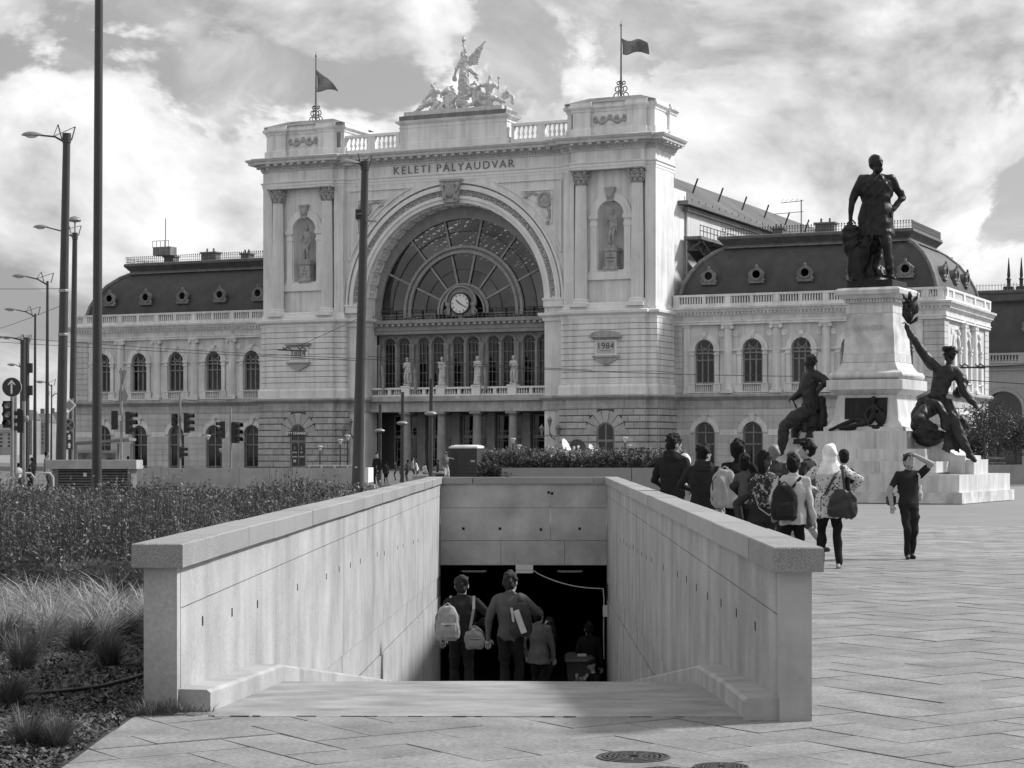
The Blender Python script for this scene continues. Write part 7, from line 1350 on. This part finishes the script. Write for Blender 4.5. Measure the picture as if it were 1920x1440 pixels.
lc, sc_ = shoots(5200, 39, 66, hB, .10, .042, 9, .1, 13); ld, sd_ = shoots(700, 40, 64, lambda X, Y: hB(X, Y)*1.3, .11, .05, 8, .1, 14)
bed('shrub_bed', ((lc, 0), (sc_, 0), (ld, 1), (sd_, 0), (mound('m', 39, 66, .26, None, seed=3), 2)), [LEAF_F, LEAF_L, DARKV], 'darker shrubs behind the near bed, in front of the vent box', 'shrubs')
# shrubs in the planter and right ground cover
def box_shoots(x0, x1, y0, y1, z0, h, n, L, W, per, seed):
    rng = np.random.default_rng(seed); X = x0 + (x1-x0)*rng.random(n); Y = y0 + (y1-y0)*rng.random(n); H = h*(.55 + .6*smooth_noise(X, Y, 2.3, seed)*(.6 + .6*rng.random(n))); t = .1 + .9*rng.random((n, per)); P = np.stack([X[:, None] + 0*t, Y[:, None] + 0*t, z0 + H[:, None]*t], 2).reshape(-1, 3); m = len(P); az = rng.random(m)*2*np.pi; el = .2 + rng.random(m)*1.1
    D = np.stack([np.cos(az)*np.cos(el), np.sin(az)*np.cos(el), np.sin(el)], 1); return leaves(P, D, L*(.6 + .8*rng.random(m)), W*(.6 + .8*rng.random(m)), .3, rng)
xa = G0(905, 62).x; bed('planter_shrubs', ((box_shoots(xa, 5.4, 62.3, 65.6, 1.05, .62, 3000, .13, .05, 8, 21), 0), (box_shoots(xa, 5.4, 62.3, 65.6, 1.1, .68, 900, .12, .05, 6, 22), 1), (box_shoots(xa - .15, xa + .9, 61.9, 63.2, .35, .95, 500, .14, .045, 9, 23), 0)), [LEAF_F, LEAF_L], 'leafy shrubs growing out of the long concrete planter', 'shrubs')
bed('ground_cover', ((box_shoots(2.75, 4.3, 45, 58, 0, .38, 1500, .08, .04, 7, 24), 0), (box_shoots(2.75, 4.3, 45, 58, 0, .42, 400, .08, .03, 5, 25), 1)), [LEAF_D, LEAF_L], 'low ground cover beside the far end of the right stairwell wall', 'shrubs')
# grasses: arching blades as three-segment ribbons
def blades(cx, cy, n, L, spread, wdt, seed, flop=1.0, z0=0.0, lean=(0, 0)):
    rng = np.random.default_rng(seed); az = rng.random(n)*2*np.pi; tilt = np.abs(rng.normal(size=n))*spread; Ln = L*(.6 + .5*rng.random(n)); d = np.stack([np.cos(az), np.sin(az)], 1)
    bx, by = cx + d[:, 0]*.06*rng.random(n), cy + d[:, 1]*.06*rng.random(n); pts = []
    for t in (0, .35, .7, 1.0):
        out = Ln*(np.sin(np.minimum(tilt, 1.3))*t*.8 + flop*.35*t*t); up = Ln*(np.cos(np.minimum(tilt, 1.3))*t - flop*.38*t*t*np.minimum(1, tilt + .4)); pts.append(np.stack([bx + d[:, 0]*out + lean[0]*Ln*t*t, by + d[:, 1]*out + lean[1]*Ln*t*t, z0 + np.maximum(up, .01)], 1))
    s = np.stack([-d[:, 1], d[:, 0], np.zeros(n)], 1)*wdt*.5; Vt = np.concatenate([np.stack([p - s*k, p + s*k], 1).reshape(-1, 2, 3) for p, k in zip(pts, (1, .9, .65, .1))], 1).reshape(-1, 3)
    base = np.arange(n)[:, None]*8; F = np.concatenate([base + np.array([[0, 1, 3, 2]]) + 2*k for k in range(3)], 0); return Vt, F
parts = []; rng = np.random.default_rng(5)
for k in range(125):
    Y = 17.6 + 3.6*rng.random(); a, c = -.262*Y - .2, wallx(Y) - .18; X = a + (c - a)*rng.random(); parts.append((blades(X, Y, 80, .46 + .2*rng.random(), .75, .012, 100 + k, 1.5, 0, (.35*rng.normal(), .2*rng.normal())), 0))
bed('pale_grass', parts, [GRASS], 'bleached arching grass in front of the shrubs', 'grass')
for px, py, n, L, lab in ((42, 1258, 420, .36, 'round fescue tuft at the left edge below the pale grass, the largest'), (150, 1222, 380, .32, 'fescue tuft in the middle of the bed below the pale grass'), (235, 1205, 300, .30, 'dark fescue tuft close to the stairwell pier'), (205, 1250, 300, .30, 'flattened fescue tuft before the dark one at the pier'), (22, 1322, 240, .26, 'small fescue tuft at the left edge above the hose'), (52, 1398, 260, .24, 'fescue tuft near the lower left corner'), (108, 1402, 240, .22, 'fescue tuft right of the one in the lower left corner'), (8, 1222, 300, .34, 'fescue tuft cut by the left picture edge')):
    Y = CAMZ*FPX/(py - HOR); c = PX(px, py, Y); Vt, F = blades(c.x, c.y, n*2, L*1.15, .62, .005, int(px) + 7, .8, 0, (.1, 0)); tag(arr_mesh('fescue_tuft', Vt, F, [FESC]), lab, 'grass tuft', 'fescue tufts in the mulch')
parts = [(blades(-2.3 + .02*k, 13.0 + .35*rng.random(), 40, .14, .7, .006, 400 + k), 0) for k in range(-8, 6)] + [(blades(-2.18 + .04*k, 13.14, 24, .10, .7, .006, 430 + k), 0) for k in range(6)]
bed('weeds', parts, [FESC], 'short weeds at the foot of the left stairwell pier', 'weeds')
# mulch chips
rng = np.random.default_rng(9); n = 30000; Y = 9.8 + 9.5*rng.random(n)**1.1; xr = np.where(Y < 13.05, -2.44, wallx(Y)); X = (-.262*Y - .2) + (xr + .262*Y + .2)*rng.random(n); az = rng.random(n)*6.28; L = .006 + .02*rng.random(n)**3; W = L*(.25 + .4*rng.random(n)); d = np.stack([np.cos(az), np.sin(az), .5*rng.normal(size=n)], 1); s = np.stack([-np.sin(az), np.cos(az), .5*rng.normal(size=n)], 1); c = np.stack([X, Y, .008 + .012*rng.random(n)], 1); Vt = np.stack([c - d*L[:, None] - s*W[:, None], c + d*L[:, None] - s*W[:, None], c + d*L[:, None] + s*W[:, None], c - d*L[:, None] + s*W[:, None]], 1).reshape(-1, 3)
tag(arr_mesh('mulch', Vt, np.arange(4*n).reshape(-1, 4), [CHIP]), 'bark mulch strewn over the planting bed', 'mulch', kind='stuff')
hp_ = [PX(-20, 1311, CAMZ*FPX/(1311 - HOR)), PX(60, 1309, CAMZ*FPX/(1309 - HOR)), PX(120, 1305, CAMZ*FPX/(1305 - HOR)), PX(190, 1296, CAMZ*FPX/(1296 - HOR)), PX(240, 1283, CAMZ*FPX/(1283 - HOR)), PX(268, 1274, CAMZ*FPX/(1274 - HOR))]
tag(MB().tube([p + V3(0, 0, .035) for p in hp_], .014, 8).build('hose', BLACK, smooth=True), 'black irrigation hose lying across the mulch', 'hose')
# ------------------------------------------------------------ trees at the right
def tree(base, H, rx, lab, seed, nl=2600, cz=.68, leaf=.22):
    r = empty('street_tree', base, 0, lab, 'tree', 'young trees right of the monument'); rng = np.random.default_rng(seed); q = MB(); q.tube([(0, 0, 0), (.03, 0, H*.25), (-.04, .05, H*.5), (.02, 0, H*.8)], [.09, .075, .06, .02], 8); tips = []
    for k in range(11):
        a = k*2.4 + rng.random(); z0 = H*(.36 + .04*k); L = rx*(1.05 - .05*k); e = V3(L*math.cos(a), L*math.sin(a), z0 + L*.45); q.tube([(0, 0, z0), (e.x*.5, e.y*.5, z0 + L*.3), e], [.035, .025, .008], 5); tips += [e, V3(e.x*.55, e.y*.55, z0 + L*.3)]
    q.build('trunk', WOODM, r, smooth=60); tips.append(V3(0, 0, H*.86)); C_ = np.array([tips[i] for i in rng.integers(0, len(tips), nl)]); P = C_ + rng.normal(size=(nl, 3))*np.array([.34, .34, .22])*rx/1.4; az = rng.random(nl)*6.28; el = rng.normal(size=nl)*.5 - .1; D = np.stack([np.cos(az)*np.cos(el), np.sin(az)*np.cos(el), np.sin(el)], 1)
    Vt, F = leaves(P, D, leaf*(.6 + .7*rng.random(nl)), leaf*.42*(.6 + .7*rng.random(nl)), .4, rng); arr_mesh('crown', Vt, F, [LEAF_T], r); return r
for x, Y, ty, rx, sd, lab in ((1846, 118, 742, 1.55, 31, 'young street tree with airy crown nearest the bronze arm'), (1872, 126, 768, 1.5, 32, 'young street tree between the airy one and the picture edge'), (1905, 122, 778, 1.6, 33, 'dense young street tree at the right picture edge'), (1822, 128, 800, 1.0, 34, 'small young tree half hidden behind the seated bronze man')):
    tree(G0(x, Y), PX(0, ty, Y).z*1.02, rx, lab, sd, 1500 if sd == 31 else 2600)
# ------------------------------------------------------------ people
def cloth(v, tag_='', bump=.35): return mat('cloth %s%s' % (v, tag_), v, .95, .22, 5, bump, 14, spec=.08)
SKIN = mat('skin', .30, .6, .08, 12); SKIN_D = mat('dark skin', .16, .6, .1, 12); HAIR = mat('dark hair', .010, .6, .4, 40, .6, 90, spec=.12); HAIR_B = mat('brown hair', .03, .6, .4, 40, .6, 90, spec=.15)
def pattern_mat(name, lo, hi, scale, thr, kind):
    m = bpy.data.materials.new(name); m.use_nodes = True; t = m.node_tree; p = t.nodes['Principled BSDF']; p.inputs['Roughness'].default_value = .9; c = N('ShaderNodeTexCoord', t)
    if kind == 'dots': x = N('ShaderNodeTexVoronoi', t); x.inputs['Scale'].default_value = scale; out = x.outputs['Distance']
    else: x = N('ShaderNodeTexNoise', t); x.inputs['Scale'].default_value = scale; x.inputs['Detail'].default_value = 3; x.inputs['Distortion'].default_value = 1.2; out = x.outputs['Fac']
    t.links.new(c.outputs['Object'], x.inputs['Vector']); r = N('ShaderNodeMapRange', t, interpolation_type='SMOOTHSTEP'); t.links.new(out, r.inputs[0]); r.inputs[1].default_value = thr - .04; r.inputs[2].default_value = thr + .04; r.inputs[3].default_value = lo; r.inputs[4].default_value = hi
    cc = N('ShaderNodeCombineColor', t); [t.links.new(r.outputs[0], cc.inputs[i]) for i in range(3)]; t.links.new(cc.outputs[0], p.inputs['Base Color']); return m
DOTS = pattern_mat('dotted tunic cloth', .05, .55, 26, .34, 'dots'); FLOR = pattern_mat('flowered shawl cloth', .02, .34, 17, .56, 'noise')
def person(px, ty, Y, yaw, lab, top, bot, hair=HAIR, skin=SKIN, shoes=.03, scarf=.7, grp=None, z0=0.0, vox=.0135, topm=None, name='person', dxy=None, extra=None, **kw):
    b_ = G0(px, Y); b_.z = z0; H = PX(px, ty, Y).z - z0; f = Fig(); pose(f, H/1.012, **kw)
    if extra: extra(f, H/1.75)
    o = f.build(name, [skin, hair, topm or cloth(top), cloth(scarf, ' scarf', .15), cloth(bot), mat('shoe %s' % shoes, shoes, .6)], vox, 1, None, b_, yaw, fold=.015, fs_=.72, skip=(0,))
    tag(o, lab, 'person', grp); return o, b_, H/1.75
def bag(name, b_, yaw, k, c, size, m, lab, straps=(), tilt=0.0, pocket=True, cat='backpack', flap=False):
    r = empty(name, b_, yaw, lab, cat); f = Fig(); w, d, h = size; cx, cy, cz = c; f.loft([(V3(cx, cy, cz - h*.5)*k, w*.38*k, d*.42*k), (V3(cx, cy, cz - h*.42)*k, w*.5*k, d*.55*k), (V3(cx, cy, cz - h*.1)*k, w*.54*k, d*.6*k), (V3(cx, cy, cz + h*.25)*k, w*.46*k, d*.5*k), (V3(cx, cy, cz + h*.45)*k, w*.3*k, d*.34*k), (V3(cx, cy, cz + h*.5)*k, w*.22*k, d*.24*k)], 0, 24, sq=.62)
    o = f.build('body', [m], .012*k, 2, r, fold=.012)
    if tilt: o.rotation_euler = (0, tilt, 0)
    MB().tube([V3(cx - .05, cy + d*.1, cz + h*.5)*k, V3(cx, cy + d*.05, cz + h*.58)*k, V3(cx + .05, cy + d*.1, cz + h*.5)*k], .009*k, 6).build('grab_handle', m, r); MB().tube([V3(cx - w*.5, cy - d*.2, cz - h*.3)*k, V3(cx - w*.49, cy - d*.25, cz + h*.2)*k, V3(cx - w*.2, cy - d*.2, cz + h*.46)*k, V3(cx + w*.2, cy - d*.2, cz + h*.46)*k, V3(cx + w*.49, cy - d*.25, cz + h*.2)*k, V3(cx + w*.5, cy - d*.2, cz - h*.3)*k], .007*k, 5).build('piping', LEAD, r)
    if pocket: f = Fig(); f.loft([(V3(cx, cy - d*.5, cz - h*.4)*k, w*.34*k, d*.2*k), (V3(cx, cy - d*.55, cz - h*.2)*k, w*.38*k, d*.24*k), (V3(cx, cy - d*.5, cz + h*.02)*k, w*.36*k, d*.18*k)], 0, 20, sq=.5); f.build('pocket', [m], .011*k, 1, r, fold=.006); MB().tube([V3(cx - w*.3, cy - d*.62, cz - h*.05)*k, V3(cx, cy - d*.74, cz - h*.04)*k, V3(cx + w*.3, cy - d*.62, cz - h*.05)*k], .006*k, 5).build('zip', LEAD, r)
    for pts in straps: q = MB(); pts = [V3(*p)*k for p in pts]; [q.bar(pts[i], pts[i+1], .035*k, .008*k, (0, 1, .01)) for i in range(len(pts) - 1)]; q.build('strap', m, r)
    return r
GP = 'people gathered behind the right stairwell wall'
# the group along the right wall
person(1260, 815, 31, R(-38), 'tall man in black hooded jacket at the left end of the group', .022, .03, style='short', hood=True, bulk=1.16, hyaw=R(-20), hpitch=-.35, lean=(0, .03), hands=((-.22, .22, 1.0), (.22, .2, .98)), grp=GP)
person(1284, 853, 34, R(150), 'person in a white headscarf facing the camera between two dark jackets', .35, .05, style='scarf', scarf=.72, bulk=1.0, hands=((-.05, .25, 1.3), (.15, .22, 1.15)), female=True, grp=GP)
person(1320, 834, 29, R(-12), 'man in dark hooded jacket seen from behind, second adult from the left', .028, .045, style='short', hood=True, bulk=1.2, hyaw=R(-35), hpitch=-.3, hands=((-.18, .3, 1.12), (.2, .3, 1.1)), hints=(V3(-1, -.2, -.4), V3(1, -.2, -.4)), grp=GP)
o, b_, k = person(1384, 825, 28, R(8), 'man in black shirt with a pale rucksack on his left shoulder', .014, .012, style='short', bulk=1.12, hyaw=R(-25), hands=((-.25, .05, .9), (.22, .25, 1.05)), grp=GP)
bag('backpack', b_, R(8), k, (-.22, -.18, 1.12), (.36, .2, .5), cloth(.33, ' canvas'), 'large pale canvas rucksack on the man in black', (((-.17, -.1, 1.36), (-.16, -.02, 1.47), (-.14, .1, 1.45)), ((-.3, -.1, 1.3), (-.22, -.02, 1.44)), ((-.21, -.3, 1.33), (-.13, -.31, 1.12))), pocket=False)
# woman with shawl and child
SHW = 26.6
def shawl(f, k): f.loft([(V3(0, -.02, 1.47)*k, .10*k, .10*k), (V3(0, -.03, 1.38)*k, .215*k, .145*k), (V3(.0, -.045, 1.2)*k, .235*k, .155*k), (V3(.02, -.06, 1.02)*k, .15*k, .12*k), (V3(.02, -.07, .93)*k, .05*k, .05*k)], 3, wob=.03)
o, b_, k = person(1434, 846, SHW, R(4), 'woman with dark plaited hair and flowered shawl holding a child', .03, .05, style='long', female=True, bulk=1.18, coat=.80, hyaw=R(-25), hands=((-.28, .2, 1.15), (.2, .25, 1.1)), hints=(V3(-1, -.1, -.2), None), extra=shawl, grp=GP)
o.data.materials[3] = FLOR
q = MB(); pts = [V3(-.2, -.185, 1.22), V3(-.12, -.19, .98), V3(.02, -.2, .88), V3(.2, -.19, 1.02)]; q.rings([[p*k + V3(0, 0, 0), p*k + V3(0, -.012, 0), p*k + V3(0, -.012, .02), p*k + V3(0, 0, .02)] for p in pts]); q.build('shawl_border', cloth(.4, ' border'), o)
def child(b_, yaw, k, c, lab, top, bot, hatm, skin, shoe, side):
    """child carried on a hip: c = pelvis in the carrier's frame"""
    f = Fig(); c = Vector(c); s = side; f.loft([(c + V3(0, 0, -.05), .09, .08), (c + V3(0, 0, .1), .095, .08), (c + V3(0, .0, .26), .115, .08), (c + V3(0, .0, .31), .05, .05)], 2); f.cap(c + V3(0, 0, .3), c + V3(0, 0, .36), .035, .035, 0)
    f.head(c + V3(0, .01, .44), .84, R(20)*s, 0, 0, 1, 'beanie' if hatm else 'bob'); f.chain([c + V3(-s*.1, 0, .24), c + V3(-s*.2, .05, .22), c + V3(-s*.33, .05, .24)], [.045, .038, .03], 2); f.chain([c + V3(s*.1, 0, .24), c + V3(s*.14, .06, .1), c + V3(s*.06, .14, .08)], [.045, .038, .03], 2); f.hand(c + V3(s*.06, .14, .08), V3(-s, .2, 0), .6, 0, s, .6); f.hand(c + V3(-s*.33, .05, .24), V3(-s, .2, 0), .6, 0, -s, .6)
    for yy, xx in ((.14, .0), (-.06, s*.06)): f.chain([c + V3(0, yy*.5, -.03), c + V3(s*.06 + xx, yy + .05, -.13), c + V3(s*.03 + xx, yy*.6 - .02, -.36)], [.062, .05, .035], 4); f.cap(c + V3(s*.03 + xx, yy*.6 - .04, -.385), c + V3(s*.05 + xx, yy*.6 + .07, -.42), .035, .03, 5)
    o = f.build('person', [skin, HAIR, cloth(top), cloth(top), cloth(bot), mat('shoe %s' % shoe, shoe, .6)], .012, 2, None, b_, yaw, k); return tag(o, lab, 'person', GP)
child(b_, R(4), k, (-.27, .02, 1.17), 'dark haired child carried by the woman in the flowered shawl, white shoes', .075, .04, False, SKIN, .6, -1)
person(1451, 831, 31.5, R(-6), 'bald headed man half hidden behind the woman with the shawl', .05, .04, style='thin', hair=SKIN_D, skin=SKIN_D, bulk=1.16, grp=GP)
o, b_, k = person(1487, 852, 26.2, R(-2), 'boy in a pale long sleeved shirt and black trousers with dark rucksack', .42, .012, style='short', bulk=1.0, hands=((-.26, .1, .95), (.30, .0, .80)), coat=.80, grp=GP)
bag('backpack', b_, R(-2), k, (-.14, -.2, 1.1), (.34, .2, .48), cloth(.025, ' nylon'), 'black rucksack hanging askew on the boy in the pale shirt', (((-.2, -.1, 1.3), (-.18, -.02, 1.46), (-.15, .1, 1.42)), ((-.02, -.12, 1.3), (.1, -.06, 1.44))))
person(1514, 828, 33, R(62), 'young man with quiff in dark jacket and shorts looking left', .035, .07, style='quiff', bulk=1.08, hyaw=R(20), shorts=True, feet=((-.08, .22), (.08, -.26)), lift=(0, .05), hands=((-.24, .15, .9), (.26, -.1, .9)), grp=GP)
o, b_, k = person(1556, 833, 29.4, R(-6), 'woman in white headscarf and dotted tunic carrying a child', .5, .018, style='scarf', scarf=.75, female=True, bulk=1.24, coat=.72, shoes=.3, topm=DOTS, hands=((-.22, .25, 1.12), (.3, .1, 1.1)), hints=(V3(-1, -.2, -.3), V3(1, -.3, -.2)), feet=((-.13, .05), (.12, -.04)), grp=GP)
child(b_, R(-6), k, (.2, .14, 1.13), 'small child in a dark knitted hat on the arm of the woman in dots', .02, .025, True, SKIN, .03, 1)
bag('handbag', b_, R(-6), k, (.06, -.24, .93), (.40, .12, .40), mat('black leather', .018, .45, .2, 8, .3, 40), 'black shoulder bag on the back of the woman in the dotted tunic', (((-.08, -.2, 1.05), (.06, -.17, 1.3), (.16, -.05, 1.45)), ((.2, -.2, 1.05), (.17, -.12, 1.35), (.16, -.05, 1.45))), tilt=.12, pocket=False, cat='handbag')
# man waving
def beard(f, k):
    c = V3(0, .04, 1.57)*k; f.ell(c + V3(0, .024*k, -.035*k), (.058*k, .062*k, .034*k), 1); [f.x.blob(c + V3(sx*.03*k, .083*k, .075*k), (.011*k, .008*k, .007*k), 8, 6, None, 1) for sx in (-1, 1)]
o, b_, k = person(1704, 850, 32, R(188), 'bearded man in a dark T-shirt standing alone, one arm raised to his head', .028, .022, style='short', hair=HAIR_B, bulk=1.08, sleeves=.42, hands=((-.10, .13, 1.72), (.33, .1, .90)), hints=(V3(-1, .5, .15), V3(1, -.5, -.2)), hyaw=R(8), hpitch=.18, feet=((-.04, -.02), (.07, .1)), shoes=.02, extra=beard)
bag('backpack', b_, R(188), k, (-.16, -.2, 1.12), (.26, .2, .34), cloth(.45, ' pale'), 'pale small rucksack on the back of the man with raised arm', (((-.14, .13, 1.2), (-.14, .12, 1.38), (-.13, 0, 1.46)),))
bag('handbag', b_, R(188), k, (.26, -.12, .98), (.16, .08, .2), mat('black leather', .018), 'small black pouch at the hip of the man with raised arm', (((.2, .0, 1.1), (-.02, .13, 1.3)),), pocket=False, cat='pouch')
# people walking down the stairwell
fz = lambda Y: floor_z(Y - 13) - (.0 if Y < 16.9 else .149) - .075
GW = 'people walking down the stairwell'
o, b_, k = person(866, 1078, 30.5, R(4), 'man in dark jacket with two pale bags walking down, left of the pair', .03, .025, z0=fz(30.5), hair=HAIR_B, bulk=1.12, hands=((-.26, .1, .9), (.2, .12, 1.08)), hints=(None, V3(1, -.6, .1)), hyaw=R(-12), feet=((-.1, .1), (.1, -.1)), grp=GW)
bag('backpack', b_, R(4), k, (-.2, -.19, 1.12), (.32, .19, .46), cloth(.34, ' canvas pale'), 'pale rucksack over the left shoulder of the man going down on the left', (((-.16, -.1, 1.32), (-.15, -.01, 1.47), (-.13, .1, 1.43)), ((-.12, -.2, 1.25), (-.06, -.2, 1.0))))
bag('handbag', b_, R(4), k, (.16, -.2, .92), (.26, .11, .28), cloth(.26, ' satchel'), 'grey satchel on the right hip of the man going down on the left', (((.1, -.19, 1.04), (.15, -.14, 1.3), (.16, -.02, 1.47)),), cat='satchel')
o, b_, k = person(957, 1071, 29, R(-10), 'young man in grey jacket walking down, right of the pair', .10, .02, z0=fz(29), hair=HAIR_B, bulk=1.04, hands=((-.30, .02, .88), (.16, .2, 1.28)), hints=(None, V3(1, -.2, -.5)), hyaw=R(-15), feet=((-.08, -.12), (.08, .14)), grp=GW)
bp = bag('backpack', b_, R(-10), k, (.17, -.18, 1.14), (.28, .2, .44), cloth(.05, ' nylon grey'), 'dark rucksack with pale straps on the young man in grey', (((.12, -.12, 1.33), (.13, -.02, 1.46), (.13, .1, 1.42)),)); MB().bar(V3(.13, -.335, 1.27)*k, V3(.24, -.34, .98)*k, .085, .012, (0, 1, 0)).build('pale_panel', cloth(.5, ' webbing'), bp); MB().bar(V3(.07, -.33, 1.3)*k, V3(.1, -.335, 1.12)*k, .03, .012, (0, 1, 0)).build('webbing', cloth(.5, ' webbing'), bp)
person(1010, 1140, 43, R(-14), 'man in grey coat deeper in the stairwell, behind the young man in grey', .12, .02, z0=fz(43), coat=.75, bulk=1.05, hyaw=R(-20), hands=((-.24, .05, .9), (.26, .12, .86)), grp=GW, vox=.016)
person(1030, 1158, 45, R(120), 'man with hand at his mouth deep in the stairwell, facing left', .02, .02, z0=fz(45), hands=((-.05, .22, 1.52), (.2, .1, .9)), hyaw=R(40), grp=GW, vox=.016)
person(1104, 1166, 46.3, R(10), 'dark figure standing behind the wheeled bin in the passage', .015, .015, z0=fz(46.3) - .1, grp=GW, vox=.018)
c = sw(1.62, 31.9, floor_z(31.9) - .15); f = Fig(); f.loft([(V3(0, 0, .1), .17, .14), (V3(0, -.03, .3), .16, .13), (V3(0, .02, .55), .19, .12), (V3(0, .06, .63), .07, .07)], 2); f.cap(V3(0, .06, .6), V3(0, .08, .72), .05, .05, 0); f.head(V3(0, .1, .82), 1.0, 0, -.3, 0, 1, 'cap')
for sx in (-1, 1): f.chain([V3(sx*.1, .02, .12), V3(sx*.13, .38, .46), V3(sx*.12, .62, .09)], [.09, .07, .055], 4); f.cap(V3(sx*.12, .6, .05), V3(sx*.13, .78, .04), .042, .035, 5); f.chain([V3(sx*.18, .02, .56), V3(sx*.24, .16, .36), V3(sx*.12, .36, .42)], [.062, .05, .038], 2); f.hand(V3(sx*.12, .36, .42), V3(-sx*.6, .6, 0), 1, 0, sx, .6)
tag(f.build('person', [SKIN, HAIR, cloth(.012), cloth(.012), cloth(.10), mat('shoe 0.03', .03, .6)], .014, 2, None, c, R(112)), 'man in a cap sitting on the ground beside the wheeled bin', 'person', GW)
# people far off before the station
GF_ = 'small figures on the far side of the square'
far = [(707, 849, 97, R(160), .02, .02, 'man in dark jacket standing right of the leaning lamp post', {}), (724, 866, 104, R(20), .03, .02, 'person in dark clothes close behind the man by the leaning post', {}), (742, 864, 118, R(90), .04, .03, 'dark figure left of the middle ring lamp', {}), (751, 868, 112, R(-60), .12, .03, 'person in grey top at the foot of the middle ring lamp', {}), (764, 862, 116, R(60), .05, .05, 'dark haired figure just right of the middle ring lamp', {}), (774, 858, 120, R(-80), .35, .05, 'person in light patterned top between the ring lamps', {}), (785, 862, 116, R(100), .6, .08, 'person in white shirt leaning forward between the ring lamps', {'lean': (0, .2)}), (796, 868, 114, R(-30), .55, .1, 'person in white seated by the rightmost ring lamp', {}), (805, 858, 122, R(10), .03, .03, 'dark figure at the rightmost ring lamp', {}), (821, 862, 120, R(80), .02, .02, 'dark figure right of the rightmost ring lamp', {}), (836, 847, 106, R(-150), .16, .45, 'man in grey jacket and pale trousers beside the portable toilet', {'hands': ((-.3, .2, 1.4), (.25, .1, .9)), 'style': 'cap'}),
       (60, 858, 76, R(70), .015, .02, 'person in black behind the guard rail at the left edge', {}), (88, 846, 80, R(-100), .15, .05, 'person in patterned jacket near the thick lamp post', {}), (34, 868, 84, R(30), .5, .05, 'person in white top behind the arrow sign post', {}), (240, 855, 112, R(60), .45, .05, 'person in white collar right of the tram shelter', {})]
for px, ty, Y, yaw, tp, bt, lab, kw in far: person(px, ty, Y, yaw, lab, tp, bt, grp=GF_, vox=.034, fingers=False, **kw)
# boxes and bins among them
for x, yy, Y, w_, h_, v, lab in ((812, 870, 110, .9, .55, .2, 'pale grey crate between the ring lamp and the portable toilet'), (828, 872, 108, .55, .5, .05, 'dark suitcase beside the pale crate'), (790, 880, 103, .9, .5, .33, 'pale concrete block by the seated people')):
    r = empty('crate' if 'crate' in lab else ('suitcase' if 'suit' in lab else 'concrete_block'), G0(x, Y), R(8), lab, lab.split()[2] if 'crate' in lab else ('suitcase' if 'suit' in lab else 'block')); MB().stack([(w_/2*.96, .3, 0), (w_/2, .32, .04), (w_/2, .32, h_ - .04), (w_/2*.96, .3, h_)]).build('body', cloth(v, ' box', .1), r); MB().box(-.06, .06, -.335, -.32, h_*.5, h_*.5 + .06).build('handle', LENSM, r)
bpy.data.scenes.remove(SCR)
